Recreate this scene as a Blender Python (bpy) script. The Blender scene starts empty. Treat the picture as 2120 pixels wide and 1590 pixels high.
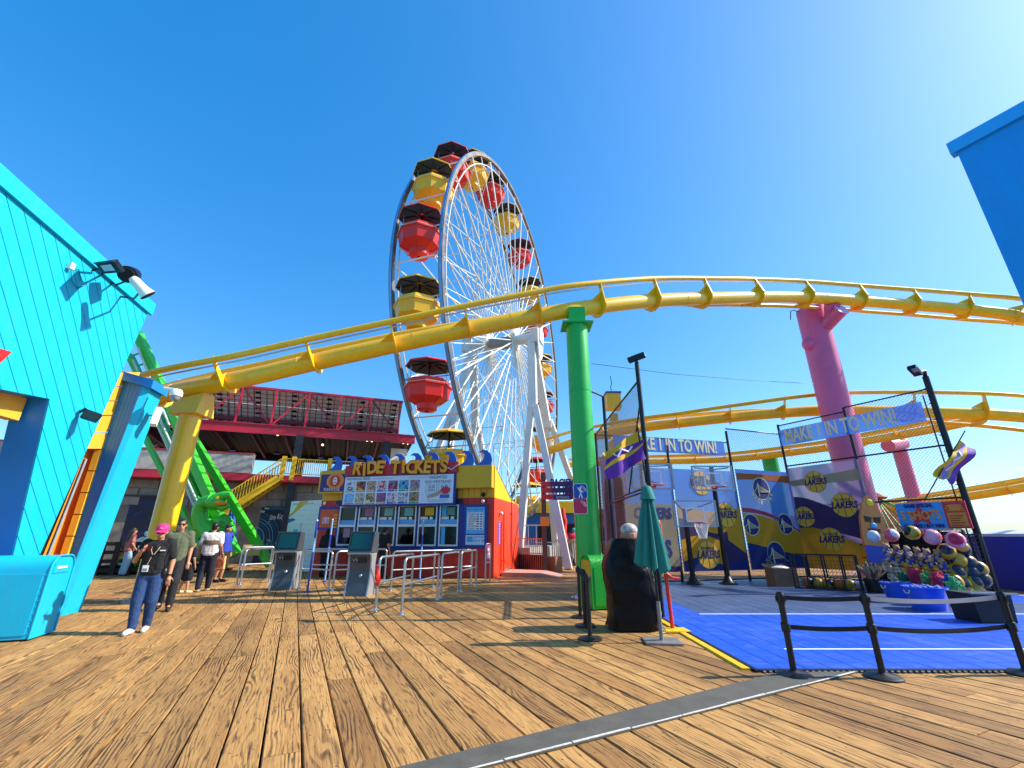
import bpy, math, random
from mathutils import Vector as V, Matrix, noise
random.seed(7)
sc = bpy.context.scene
# ---------------------------------------------------------------- camera, sky, sun, exposure
F_PX, TILT, EYE = 901.0, math.atan(313/901.0), 1.5
cam = bpy.data.cameras.new('camera'); cam_o = bpy.data.objects.new('camera', cam); sc.collection.objects.link(cam_o)
cam.sensor_width = 36.0; cam.lens = F_PX/2120*36; cam.clip_start = 0.05; cam.clip_end = 20000
cam_o.location = (0, 0, EYE); cam_o.rotation_euler = (math.pi/2+TILT, 0, 0); sc.camera = cam_o
SUN_AZ, SUN_EL = math.radians(87), math.radians(39)      # azimuth measured from +Y towards +X
world = bpy.data.worlds.new('World'); sc.world = world; world.use_nodes = True
wn = world.node_tree; wn.nodes.clear()
sky = wn.nodes.new('ShaderNodeTexSky'); sky.sky_type = 'NISHITA'; sky.sun_disc = False
sky.sun_elevation = SUN_EL; sky.sun_rotation = SUN_AZ
sky.altitude = 0; sky.air_density = 1.0; sky.dust_density = 0.9; sky.ozone_density = 1.0
hs = wn.nodes.new('ShaderNodeHueSaturation'); hs.inputs['Saturation'].default_value = 1.5; hs.inputs['Value'].default_value = 1.0
gm = wn.nodes.new('ShaderNodeGamma'); gm.inputs[1].default_value = 0.68      # soft photographic roll-off of the bright horizon
tn_ = wn.nodes.new('ShaderNodeMix'); tn_.data_type = 'RGBA'; tn_.blend_type = 'MULTIPLY'; tn_.inputs[0].default_value = 1; tn_.inputs[7].default_value = (0.80, 1.17, 1.52, 1)
bg = wn.nodes.new('ShaderNodeBackground'); bg.inputs['Strength'].default_value = 0.15
wo = wn.nodes.new('ShaderNodeOutputWorld')
wn.links.new(sky.outputs[0], hs.inputs['Color']); wn.links.new(hs.outputs[0], gm.inputs[0]); wn.links.new(gm.outputs[0], tn_.inputs[6]); wn.links.new(tn_.outputs[2], bg.inputs[0]); wn.links.new(bg.outputs[0], wo.inputs[0])
sun = bpy.data.lights.new('sun', 'SUN'); sun.energy = 4.0; sun.angle = math.radians(0.5); sun.color = (1, 0.94, 0.84)
sun_o = bpy.data.objects.new('sun', sun); sc.collection.objects.link(sun_o)
sdir = V((math.sin(SUN_AZ)*math.cos(SUN_EL), math.cos(SUN_AZ)*math.cos(SUN_EL), math.sin(SUN_EL)))
sun_o.rotation_euler = sdir.to_track_quat('Z', 'Y').to_euler(); sun_o.location = (30, 0, 40)
vs = sc.view_settings; vs.view_transform = 'Standard'; vs.look = 'None'; vs.exposure = 0.95; vs.gamma = 1
vs.use_curve_mapping = False
sc.cycles.max_bounces = 6; sc.cycles.transparent_max_bounces = 24
# ---------------------------------------------------------------- helpers
CT, ST = math.cos(TILT), math.sin(TILT)
def ray(u, v):
    q = (795-v)/F_PX
    return V(((u-1060)/F_PX, CT-ST*q, ST+CT*q))
def at(u, v, Y):                       # point seen at photo pixel (u,v) standing at distance Y
    r = ray(u, v); r *= Y/r.y; r.z += EYE; return r
def gnd(u, v, z=0.0):                  # point on the deck
    r = ray(u, v); r *= (z-EYE)/r.z; r.z = z; return r
def pix(P):                             # world point -> photo pixel
    z = P[2]-EYE; d = P[1]*CT+z*ST; return (1060+F_PX*P[0]/d, 795-F_PX*(-P[1]*ST+z*CT)/d)
def onplane(u, v, P, N):
    r = ray(u, v); t = (P-V((0, 0, EYE))).dot(N)/r.dot(N); return V((0, 0, EYE))+r*t
def frame(O, X, Y=None):               # X along, Y into, Z up
    X = V(X).normalized(); Z = V((0, 0, 1)); Y = V(Y).normalized() if Y else Z.cross(X)
    m = Matrix.Identity(4)
    for i, a in enumerate((X, Y, X.cross(Y))):
        for k in range(3): m[k][i] = a[k]
    for k in range(3): m[k][3] = O[k]
    return m
WM = {}                                # world matrix of each root
def lin(h):
    h = h.lstrip('#'); c = [int(h[i:i+2], 16)/255 for i in (0, 2, 4)]
    return [x/12.92 if x <= .04045 else ((x+.055)/1.055)**2.4 for x in c]
class MB:
    def __init__(s, M=None): s.v = []; s.f = []; s.M = M; s.uvs = None
    def add(s, vs, fs):
        o = len(s.v)
        s.v += [s.M @ V(p) for p in vs] if s.M else [V(p) for p in vs]
        s.f += [tuple(i+o for i in f) for f in fs]; return s
    def box(s, c, d, R=None):
        x, y, z = d[0]/2, d[1]/2, d[2]/2; c = V(c)
        p = [V((i*x, j*y, k*z)) for k in (-1, 1) for j in (-1, 1) for i in (-1, 1)]
        if R is not None:
            if not isinstance(R, Matrix): R = Matrix.Rotation(R, 3, 'Z')
            p = [R @ a for a in p]
        return s.add([c+a for a in p], [(0, 2, 3, 1), (4, 5, 7, 6), (0, 1, 5, 4), (2, 6, 7, 3), (0, 4, 6, 2), (1, 3, 7, 5)])
    def bx(s, x0, x1, y0, y1, z0, z1):
        return s.box(((x0+x1)/2, (y0+y1)/2, (z0+z1)/2), (abs(x1-x0), abs(y1-y0), abs(z1-z0)))
    def bar(s, a, b, w, h=None, up=(0, 0, 1)):
        a, b = V(a), V(b); h = h or w; z = (b-a); L = z.length
        if L < 1e-6: return s
        z /= L; u = V(up)
        if abs(z.dot(u)) > .98: u = V((0, 1, 0))
        x = u.cross(z).normalized(); y = z.cross(x)
        R = Matrix((x, y, z)).transposed()
        return s.box((a+b)/2, (w, h, L), R)
    def tube(s, pts, r, n=8, caps=True, closed=False):
        pts = [V(p) for p in pts]; N = len(pts)
        rs = r if isinstance(r, (list, tuple)) else [r]*N
        vs = []; fs = []; u = None
        for i in range(N):
            if closed: t = pts[(i+1) % N]-pts[i-1]
            else: t = pts[min(i+1, N-1)]-pts[max(i-1, 0)]
            t = t.normalized() if t.length > 1e-9 else V((0, 0, 1))
            if u is None:
                u = t.cross(V((0, 0, 1)) if abs(t.z) < .9 else V((1, 0, 0))).normalized()
            else:
                u = (u-t*u.dot(t)).normalized()
            w = t.cross(u)
            for k in range(n):
                a = 2*math.pi*k/n; vs.append(pts[i]+(u*math.cos(a)+w*math.sin(a))*rs[i])
        for i in range(N if closed else N-1):
            j = (i+1) % N
            for k in range(n):
                k2 = (k+1) % n; fs.append((i*n+k, i*n+k2, j*n+k2, j*n+k))
        if caps and not closed:
            fs.append(tuple(range(n-1, -1, -1))); fs.append(tuple((N-1)*n+k for k in range(n)))
        return s.add(vs, fs)
    def cyl(s, a, b, r0, r1=None, n=16):
        return s.tube([a, b], [r0, r0 if r1 is None else r1], n)
    def lathe(s, prof, n=24, c=(0, 0, 0), R=None, ph=0.0, cap=True):
        c = V(c); vs = []; fs = []
        for (r, z) in prof:
            for k in range(n):
                a = 2*math.pi*k/n+ph; p = V((r*math.cos(a), r*math.sin(a), z)); vs.append(c+(R @ p if R else p))
        for i in range(len(prof)-1):
            for k in range(n):
                k2 = (k+1) % n; fs.append((i*n+k, i*n+k2, (i+1)*n+k2, (i+1)*n+k))
        if cap: fs.append(tuple(range(n-1, -1, -1))); fs.append(tuple((len(prof)-1)*n+k for k in range(n)))
        return s.add(vs, fs)
    def ball(s, c, r, n=12, m=8, R=None):
        r = (r, r, r) if not hasattr(r, '__len__') else r
        vs = [(0, 0, -r[2])]; fs = []
        for i in range(1, m):
            a = math.pi*i/m-math.pi/2
            for k in range(n):
                b = 2*math.pi*k/n; vs.append((r[0]*math.cos(a)*math.cos(b), r[1]*math.cos(a)*math.sin(b), r[2]*math.sin(a)))
        vs.append((0, 0, r[2])); T = len(vs)-1
        for k in range(n): fs.append((0, 1+(k+1) % n, 1+k))
        for i in range(m-2):
            for k in range(n):
                k2 = (k+1) % n; fs.append((1+i*n+k, 1+i*n+k2, 1+(i+1)*n+k2, 1+(i+1)*n+k))
        for k in range(n): fs.append((T, 1+(m-2)*n+k, 1+(m-2)*n+(k+1) % n))
        c = V(c); return s.add([c+(R @ V(p) if R else V(p)) for p in vs], fs)
    def prism(s, poly, O=(0, 0, 0), U=(1, 0, 0), W=(0, 0, 1), N=(0, 1, 0), t=.02):
        O, U, W, N = V(O), V(U), V(W), V(N); n = len(poly)
        ar = sum(poly[i][0]*poly[(i+1) % n][1]-poly[(i+1) % n][0]*poly[i][1] for i in range(n))
        if (ar > 0) != (U.cross(W).dot(N) < 0): poly = poly[::-1]
        a = [O+U*p[0]+W*p[1] for p in poly]; b = [p+N*t for p in a]
        return s.add(a+b, [tuple(range(n)), tuple(range(2*n-1, n-1, -1))]+[((i+1) % n, i, n+i, n+(i+1) % n) for i in range(n)])
    def build(s, name, mat, parent=None, smooth=None, local=False):
        me = bpy.data.meshes.new(name); vv = s.v
        if parent is not None and not local:
            Mi = WM[parent.name].inverted(); vv = [Mi @ p for p in vv]
        me.from_pydata([tuple(p) for p in vv], [], s.f)
        if s.uvs:
            l = me.uv_layers.new(name='UVMap'); k = 0
            for f in s.uvs:
                for uv in f: l.data[k].uv = uv; k += 1
        me.materials.append(mat)
        if smooth:
            me.polygons.foreach_set('use_smooth', [True]*len(me.polygons)); me.set_sharp_from_angle(angle=math.radians(smooth))
        me.update()
        return link(name, me, parent)
def link(name, me, parent=None):
    o = bpy.data.objects.new(name, me); sc.collection.objects.link(o); o.parent = parent
    if parent is not None: KIDS.setdefault(parent.name, []).append(o)
    WM[o.name] = WM[parent.name].copy() if parent is not None else Matrix.Identity(4)
    return o
def tag(o, label=None, cat=None, group=None, kind=None):
    if label: o['label'] = label
    if cat: o['category'] = cat
    if group: o['group'] = group
    if kind: o['kind'] = kind
    return o
def thing(name, label, cat, loc=(0, 0, 0), rz=0.0, group=None):
    o = bpy.data.objects.new(name, None); sc.collection.objects.link(o)
    o.location = loc; o.rotation_euler = (0, 0, rz); o.empty_display_size = .2
    WM[o.name] = Matrix.Translation(V(loc)) @ Matrix.Rotation(rz, 4, 'Z')
    return tag(o, label, cat, group)
KIDS = {}
def copy_tree(o, parent=None, loc=None, rz=None, label=None):
    c = o.copy(); sc.collection.objects.link(c); c.parent = parent
    if loc is not None: c.location = loc
    if rz is not None: c.rotation_euler = (0, 0, rz)
    if label: c['label'] = label
    KIDS.setdefault(c.name, [])
    if parent is not None: KIDS[parent.name].append(c)
    for ch in list(KIDS.get(o.name, [])): copy_tree(ch, c)
    return c
# ---------------------------------------------------------------- materials
MATS = {}
def nd(nt, t, **kw):
    n = nt.nodes.new(t)
    for k, v_ in kw.items():
        if k in n.inputs: n.inputs[k].default_value = v_
        else: setattr(n, k, v_)
    return n
def mat(name, h, rough=.5, metal=0.0, var=.12, scale=3.0, bump=.0, bscale=60, spec=.5, coat=0.0, dirt=0.0, alpha=1.0, streak=0.0):
    if name in MATS: return MATS[name]
    m = bpy.data.materials.new(name); m.use_nodes = True; nt = m.node_tree; b = nt.nodes['Principled BSDF']
    c = lin(h) if isinstance(h, str) else list(h)
    tc = nd(nt, 'ShaderNodeTexCoord'); nz = nd(nt, 'ShaderNodeTexNoise', Scale=scale, Detail=4.0, Roughness=.6)
    nt.links.new(tc.outputs['Object'], nz.inputs['Vector'])
    rp = nd(nt, 'ShaderNodeValToRGB'); e = rp.color_ramp.elements
    e[0].position = .3; e[1].position = .72
    e[0].color = [x*(1-var) for x in c]+[1]; e[1].color = [min(1, x*(1+var*.6)) for x in c]+[1]
    nt.links.new(nz.outputs['Fac'], rp.inputs[0]); col = rp.outputs[0]
    if dirt:
        n2 = nd(nt, 'ShaderNodeTexNoise', Scale=scale*2.3, Detail=8.0, Roughness=.75); nt.links.new(tc.outputs['Object'], n2.inputs['Vector'])
        r2 = nd(nt, 'ShaderNodeValToRGB'); r2.color_ramp.elements[0].position = .52; r2.color_ramp.elements[1].position = .7
        nt.links.new(n2.outputs['Fac'], r2.inputs[0])
        mu = nd(nt, 'ShaderNodeMath', operation='MULTIPLY'); mu.inputs[1].default_value = dirt; nt.links.new(r2.outputs[0], mu.inputs[0])
        mx = nd(nt, 'ShaderNodeMix', data_type='RGBA'); nt.links.new(mu.outputs[0], mx.inputs['Factor'])
        nt.links.new(col, mx.inputs[6]); mx.inputs[7].default_value = (c[0]*.35+.03, c[1]*.35+.025, c[2]*.35+.02, 1); col = mx.outputs[2]
    if streak:                                   # run-off streaks and sun fading
        mp = nd(nt, 'ShaderNodeMapping'); mp.inputs['Scale'].default_value = (5, 5, .35); nt.links.new(tc.outputs['Object'], mp.inputs[0])
        n4 = nd(nt, 'ShaderNodeTexNoise', Scale=2.2, Detail=7.0, Roughness=.7); nt.links.new(mp.outputs[0], n4.inputs['Vector'])
        r4 = nd(nt, 'ShaderNodeValToRGB'); r4.color_ramp.elements[0].position = .42; r4.color_ramp.elements[1].position = .78
        nt.links.new(n4.outputs['Fac'], r4.inputs[0])
        m4 = nd(nt, 'ShaderNodeMath', operation='MULTIPLY'); m4.inputs[1].default_value = streak; nt.links.new(r4.outputs[0], m4.inputs[0])
        x4 = nd(nt, 'ShaderNodeMix', data_type='RGBA'); nt.links.new(m4.outputs[0], x4.inputs['Factor'])
        nt.links.new(col, x4.inputs[6]); x4.inputs[7].default_value = (c[0]*.5+.06, c[1]*.5+.055, c[2]*.5+.05, 1); col = x4.outputs[2]
    nt.links.new(col, b.inputs['Base Color'])
    rr = nd(nt, 'ShaderNodeMapRange'); rr.inputs[3].default_value = max(.03, rough-.1); rr.inputs[4].default_value = min(1, rough+.12)
    nt.links.new(nz.outputs['Fac'], rr.inputs[0]); nt.links.new(rr.outputs[0], b.inputs['Roughness'])
    b.inputs['Metallic'].default_value = metal; b.inputs['Specular IOR Level'].default_value = spec; b.inputs['Coat Weight'].default_value = coat
    if bump:
        n3 = nd(nt, 'ShaderNodeTexNoise', Scale=bscale, Detail=3.0); nt.links.new(tc.outputs['Object'], n3.inputs['Vector'])
        bp = nd(nt, 'ShaderNodeBump', Strength=bump, Distance=.02); nt.links.new(n3.outputs['Fac'], bp.inputs['Height'])
        nt.links.new(bp.outputs[0], b.inputs['Normal'])
    if alpha < 1: b.inputs['Alpha'].default_value = alpha
    MATS[name] = m; return m
def emit(name, h, s):
    m = bpy.data.materials.new(name); m.use_nodes = True; b = m.node_tree.nodes['Principled BSDF']
    b.inputs['Base Color'].default_value = lin(h)+[1]; b.inputs['Emission Color'].default_value = lin(h)+[1]; b.inputs['Emission Strength'].default_value = s
    MATS[name] = m; return m
CYAN = mat('cyan_paint', '#00b2d4', .45, var=.05, scale=1.5, dirt=.10, bump=.06, bscale=40, streak=.28)
SHADEBLUE = mat('shade_blue_paint', '#0a7fd0', .5, var=.06, scale=1.5, dirt=.08, bump=.06, bscale=40, streak=.28)  # cyan paint darkened to blue, shade of the tower front and reveals in the colour
ORANGE = mat('orange_paint', '#f08a12', .5, var=.08, scale=2, dirt=.1)
ORANGEY = mat('yellow_orange_paint', '#f2ac30', .5, var=.06, scale=2, dirt=.08)
YEL = mat('yellow_track_paint', '#fcc000', .36, var=.1, scale=1.2, dirt=.22, coat=.25, streak=.4)
YELD = mat('yellow_wall_paint', '#dcae0e', .5, var=.08, scale=2, dirt=.08, streak=.4)
GREEN = mat('green_post_paint', '#10b43a', .35, var=.12, scale=1.2, dirt=.22, coat=.25, streak=.4)
GRIDE = mat('green_ride_paint', '#3fbf2a', .35, var=.15, scale=2, dirt=.15, coat=.2)
PINK = mat('pink_post_paint', '#d8588c', .42, var=.14, scale=.8, dirt=.18, coat=.2, streak=.4)
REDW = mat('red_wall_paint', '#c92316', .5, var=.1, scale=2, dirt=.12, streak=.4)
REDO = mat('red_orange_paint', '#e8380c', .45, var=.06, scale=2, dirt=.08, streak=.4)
REDS = mat('red_steel_paint', '#c01830', .4, var=.15, scale=1.5, dirt=.2, streak=.4)
MAROON = mat('maroon_paint', '#7a1426', .5, var=.2, scale=2, dirt=.2)
NAVY = mat('navy_paint', '#1c2f8c', .45, var=.1, scale=3)
WHITE = mat('white_paint', '#e6e5e0', .4, var=.06, scale=2, dirt=.14)
WHEELW = mat('white_wheel_paint', '#dfded6', .4, var=.08, scale=1.2, dirt=.2, streak=.4)
BLACK = mat('black_plastic', '#0c0c0e', .45, var=.3, scale=8, bump=.05)
BLKM = mat('black_metal', '#101216', .4, var=.3, scale=6, metal=.2)
STEEL = mat('stainless_steel', '#b9bbbd', .3, metal=.85, var=.12, scale=6, dirt=.12)
RIMST = mat('weathered_rim_steel', '#7f7468', .38, metal=.6, var=.3, scale=1.5, dirt=.25)
RIMBL = mat('blue_rim_light_strip', '#6fa0cf', .3, metal=.3, var=.2, scale=2)
GREYM = mat('grey_kiosk_metal', '#55585c', .38, metal=.4, var=.12, scale=3, dirt=.1)
SILV = mat('silver_trim', '#a6a8aa', .4, metal=.4, var=.08, scale=4)
SCREEN = mat('dark_screen_glass', '#0b0d10', .08, var=.3, scale=2, spec=.8)
CONC = mat('grey_rubber_strip', '#57534b', .9, var=.25, scale=5, dirt=.3, bump=.3, bscale=120)
RED = mat('red_gloss', '#d61c10', .3, var=.08, scale=3, coat=.3, dirt=.08)
GYEL = mat('yellow_gondola', '#fab800', .45, var=.08, scale=3, coat=.08, dirt=.1, streak=.4)
GRED = mat('red_gondola', '#e61000', .45, var=.08, scale=3, coat=.08, dirt=.08, streak=.4)
GDARK = mat('dark_canopy_fibreglass', '#26272b', .6, var=.2, scale=3)
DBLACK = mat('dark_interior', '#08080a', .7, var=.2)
FABBLK = mat('black_vinyl_cover', '#05060a', .38, spec=.22, var=.4, scale=4, bump=.5, bscale=9)
TEAL = mat('teal_canvas', '#1f7d70', .8, var=.15, scale=5, bump=.15, bscale=150)
SKIN = mat('skin', '#b9805e', .5, var=.08, scale=8)
def text(body, size=1.0, ext=.01, sx=1.0, ax='CENTER', offset=0.0, shear=0.0, space=1.0):
    c = bpy.data.curves.new('t', 'FONT'); c.body = body; c.size = size; c.extrude = ext; c.align_x = ax; c.align_y = 'CENTER'
    c.offset = offset; c.shear = shear; c.space_character = space; c.resolution_u = 3
    o = bpy.data.objects.new('t', c); sc.collection.objects.link(o)
    dg = bpy.context.evaluated_depsgraph_get(); me = o.evaluated_get(dg).to_mesh()
    vs = [V((p.co.x*sx, p.co.y, p.co.z)) for p in me.vertices]; fs = [tuple(p.vertices) for p in me.polygons]
    o.evaluated_get(dg).to_mesh_clear(); bpy.data.objects.remove(o); bpy.data.curves.remove(c)
    return vs, fs
def put_text(mb, body, O, U, W, size, ext=.006, sx=1.0, **k):
    vs, fs = text(body, size, ext, sx, **k); U, W, O = V(U), V(W), V(O); N = U.cross(W)
    return mb.add([O+U*p.x+W*p.y+N*p.z for p in vs], fs)
def arc(c, r, a0, a1, n, U=(1, 0, 0), W=(0, 0, 1)):
    U, W, c = V(U), V(W), V(c)
    return [c+U*(r*math.cos(a0+(a1-a0)*i/n))+W*(r*math.sin(a0+(a1-a0)*i/n)) for i in range(n+1)]
def clip(poly, a, b, c):               # keep a*x+b*y<=c
    out = []
    for i in range(len(poly)):
        p, q = poly[i], poly[(i+1) % len(poly)]; dp, dq = a*p[0]+b*p[1]-c, a*q[0]+b*q[1]-c
        if dp <= 0: out.append(p)
        if (dp < 0 < dq) or (dq < 0 < dp):
            t = dp/(dp-dq); out.append((p[0]+(q[0]-p[0])*t, p[1]+(q[1]-p[1])*t))
    return out
def spline(P, n):                      # Catmull-Rom through points
    P = [V(p) for p in P]; Q = [P[0]*2-P[1]]+P+[P[-1]*2-P[-2]]; out = []
    for i in range(1, len(Q)-2):
        for k in range(n):
            t = k/n; a, b, c, d = Q[i-1:i+3]
            out.append(.5*((2*b)+(c-a)*t+(2*a-5*b+4*c-d)*t*t+(3*b-a-3*c+d)*t**3))
    out.append(P[-1].copy()); return out
# ================================================================ SETTING
def wood_material(name, light, mid, dark, tint=.35):
    m = bpy.data.materials.new(name); m.use_nodes = True; nt = m.node_tree; L = nt.links.new; b = nt.nodes['Principled BSDF']
    uv = nd(nt, 'ShaderNodeUVMap', uv_map='UVMap')
    def noise(sx, sy, sc_, det=4.0, ro=.6, dist=0.0):
        mp = nd(nt, 'ShaderNodeMapping'); mp.inputs['Scale'].default_value = (sx, sy, 1); L(uv.outputs[0], mp.inputs[0])
        n = nd(nt, 'ShaderNodeTexNoise', Scale=sc_, Detail=det, Roughness=ro, Distortion=dist); L(mp.outputs[0], n.inputs['Vector']); return n.outputs['Fac'], mp
    def ramp(f, stops):
        r = nd(nt, 'ShaderNodeValToRGB'); e = r.color_ramp.elements
        while len(e) < len(stops): e.new(.5)
        for k, (p, c) in enumerate(stops): e[k].position = p; e[k].color = list(c)+[1] if len(c) == 3 else c
        L(f, r.inputs[0]); return r.outputs[0]
    def mix(f, a, c, bt='MIX'):
        x = nd(nt, 'ShaderNodeMix', data_type='RGBA', blend_type=bt)
        if hasattr(f, 'links'): L(f, x.inputs['Factor'])
        else: x.inputs['Factor'].default_value = f
        for k, s_ in ((6, a), (7, c)):
            if hasattr(s_, 'links'): L(s_, x.inputs[k])
            else: x.inputs[k].default_value = list(s_)+[1]
        return x.outputs[2]
    def math_(op, a, c=0.0):
        x = nd(nt, 'ShaderNodeMath', operation=op)
        for k, s_ in enumerate((a, c)):
            if hasattr(s_, 'links'): L(s_, x.inputs[k])
            else: x.inputs[k].default_value = s_
        return x.outputs[0]
    fine, _ = noise(1.3, 26, 3.0, 6.0, .7)             # long fibre
    warp, mp = noise(.55, 3.2, 1.0, 2.0, .5)
    sep = nd(nt, 'ShaderNodeSeparateXYZ'); L(uv.outputs[0], sep.inputs[0])
    fr = math_('SUBTRACT', sep.outputs[1], math_('FLOOR', math_('ADD', sep.outputs[1], .5)))    # -0.13..0.13 across the plank
    idp = math_('FLOOR', math_('ADD', sep.outputs[1], .5))
    wn_ = nd(nt, 'ShaderNodeTexWhiteNoise', noise_dimensions='1D'); L(idp, wn_.inputs['W'])
    # growth rings: bands across the plank bent by a low frequency warp
    ring = math_('ADD', math_('MULTIPLY', fr, 150.0), math_('MULTIPLY', warp, 70.0))
    ring = math_('SINE', ring)
    ringc = ramp(math_('MULTIPLY_ADD', ring, .5), [(0, (0, 0, 0)), (1, (1, 1, 1))])
    r01 = math_('ADD', math_('MULTIPLY', ring, .5), .5)
    base = mix(ramp(fine, [(.34, (0, 0, 0)), (.66, (1, 1, 1))]), mid, light)
    pat, _ = noise(.25, 1.6, 1.3, 3.0, .6)            # bleached and orange patches
    base = mix(math_('MULTIPLY', ramp(pat, [(.45, (0, 0, 0)), (.65, (1, 1, 1))]), .55), base, (.36, .16, .045))
    wear, _ = noise(.45, 5.0, 1.4, 4.0, .65)          # where the grain is raised and dark
    wearf = ramp(wear, [(.46, (0, 0, 0)), (.62, (1, 1, 1))])
    gr = math_('MULTIPLY', ramp(r01, [(.35, (0, 0, 0)), (.95, (1, 1, 1))]), math_('ADD', math_('MULTIPLY', wearf, .74), .12))
    base = mix(gr, base, dark)
    spl, _ = noise(2.2, 30, 1.6, 3.0, .55)           # splinters and checks
    base = mix(math_('MULTIPLY', ramp(spl, [(.56, (0, 0, 0)), (.66, (1, 1, 1))]), .75), base, [x*.55 for x in dark])
    tn = ramp(wn_.outputs['Value'], [(0, (1-tint, 1-tint*1.1, 1-tint*1.15)), (.5, (1, .98, .95)), (1, (1+tint*.3, 1+tint*.28, 1+tint*.3))])
    base = mix(1.0, base, tn, 'MULTIPLY')
    st, _ = noise(.35, .5, 1.0, 5.0, .7)              # foot traffic stains
    base = mix(math_('MULTIPLY', ramp(st, [(.48, (0, 0, 0)), (.72, (1, 1, 1))]), .5), base, [x*.8 for x in dark])
    gm_ = nd(nt, 'ShaderNodeTexNoise', Scale=9.0, Detail=2.0, Roughness=.5); L(uv.outputs[0], gm_.inputs['Vector'])     # gum and drip spots
    base = mix(math_('MULTIPLY', ramp(gm_.outputs['Fac'], [(.70, (0, 0, 0)), (.74, (1, 1, 1))]), .6), base, (.05, .04, .032))
    # nail heads in rows
    fu = math_('ABSOLUTE', math_('SUBTRACT', math_('FRACT', math_('MULTIPLY', sep.outputs[0], 1/.61)), .5))
    du = math_('MULTIPLY', fu, .61); dv = math_('SUBTRACT', math_('ABSOLUTE', fr), .075)
    dd = math_('ADD', math_('MULTIPLY', du, du), math_('MULTIPLY', dv, dv))
    nail = math_('LESS_THAN', dd, .000075)
    base = mix(math_('MULTIPLY', nail, .85), base, (.02, .016, .014))
    L(base, b.inputs['Base Color']); b.inputs['Roughness'].default_value = .68; b.inputs['Specular IOR Level'].default_value = .35
    h = math_('ADD', math_('MULTIPLY', gr, -1.0), math_('MULTIPLY', fine, .5))
    bp = nd(nt, 'ShaderNodeBump', Strength=.55, Distance=.012); L(h, bp.inputs['Height']); L(bp.outputs[0], b.inputs['Normal'])
    MATS[name] = m; return m
WOOD = wood_material('weathered_deck_wood', (.60, .34, .108), (.39, .19, .052), (.07, .034, .014), .30)
PDIR = V((-.426, .905, 0)).normalized(); QDIR = V((PDIR.y, -PDIR.x, 0))
def plank_geo(mb, s0, s1, w0, pw, zt, rnd):
    """one deck board: bevelled top edges, UV in metres (u along, v across + plank number)"""
    g = .005+rnd.random()*.004; a, b_ = w0+g, w0+pw-g; bv = .007; zb = zt-.075; wc = w0+pw/2
    sec = [(a, zb), (a, zt-bv), (a+bv, zt), (b_-bv, zt), (b_, zt-bv), (b_, zb)]
    o = len(mb.v); uo = rnd.random()*60; vid = rnd.randint(0, 900); tl = (rnd.random()-.5)*.004
    for s_ in (s0+.003, s1-.003):
        for (w, z) in sec: mb.v.append(PDIR*s_+QDIR*w+V((0, 0, z+tl*(1 if s_ > (s0+s1)/2 else -1))))
    fs = [(5, 4, 3, 2, 1, 0), (6, 7, 8, 9, 10, 11)]+[(k, k+1, k+7, k+6) for k in range(5)]
    mb.f += [tuple(i+o for i in f) for f in fs]
    if mb.uvs is None: mb.uvs = []
    sw = [x[0]-wc for x in sec]
    for f in fs: mb.uvs.append([((s0 if i < 6 else s1)+uo, sw[i % 6]+vid) for i in f])
rnd = random.Random(3); PW = .268; planks = []
STRIP_A, STRIP_B = gnd(900, 1574), gnd(1009, 1590)
for i in range(-190, 190):
    w0 = i*PW; s = -22+rnd.random()*5
    while s < 72:
        l = rnd.choice((3.6, 4.3, 4.9, 5.5, 6.1)); s1 = s+l; c = PDIR*((s+s1)/2)+QDIR*(w0+PW/2)
        if -40 < c.x < 46 and -4 < c.y < 50:
            d = c.y*CT-EYE*ST; vis = 0
            if c.y > 2.5:
                u = abs(c.x)/max(d, .3); vis = (1 if u < 1.45 else .02)/(d*d)
            planks.append((vis, s, s1, w0))
        s = s1
planks.sort(key=lambda p: -p[0])
deck = MB(); deck.add([(-42, -5, -.09), (48, -5, -.09), (48, 52, -.09), (-42, 52, -.09), (-42, -5, -.6), (48, -5, -.6), (48, 52, -.6), (-42, 52, -.6)],
                     [(0, 1, 2, 3), (7, 6, 5, 4), (0, 4, 5, 1), (1, 5, 6, 2), (2, 6, 7, 3), (3, 7, 4, 0)])
deck_o = tag(deck.build('pier_deck', mat('dark_underdeck', '#120c08', .9)), 'weathered brown plank deck of the pier', kind='structure')
for k, (vis, s, s1, w0) in enumerate(planks[:300]):
    mb = MB(); plank_geo(mb, s, s1, w0, PW, rnd.uniform(-.003, .002), rnd); mb.build('plank', WOOD, deck_o)
mb = MB()
for (vis, s, s1, w0) in planks[300:]: plank_geo(mb, s, s1, w0, PW, rnd.uniform(-.003, .002), rnd)
tag(mb.build('far_planks', WOOD, deck_o), kind='stuff')
# grey rubber strip across the boards with a white edge line
U0, U1, L0_, L1_ = gnd(900, 1574), gnd(1608, 1396), gnd(1009, 1590), gnd(1786, 1391)
Ue, Le = U0+(U0-U1)*1.6, L0_+(L0_-L1_)*1.6; sp = L0_; sd = (L1_-L0_).normalized(); Lst = (L1_-L0_).length
mb = MB(); mb.prism([(q_.x, q_.y) for q_ in (Le, L1_, U1, Ue)], (0, 0, .002), (1, 0, 0), (0, 1, 0), (0, 0, 1), .013)
strip = tag(mb.build('grey_strip', CONC), 'grey rubber cover strip crossing the deck boards', kind='structure')
mb = MB(frame(sp, sd))
for k in range(12):
    mb.box((-1.9+k*.58, .012+.006*math.sin(k*1.7), .0175), (.565, .016+.012*((k*7) % 3)/3, .004))
mb.build('white_edge_line', mat('worn_white_line', '#cfcabd', .7, var=.3, scale=20, dirt=.5), strip)
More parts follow.
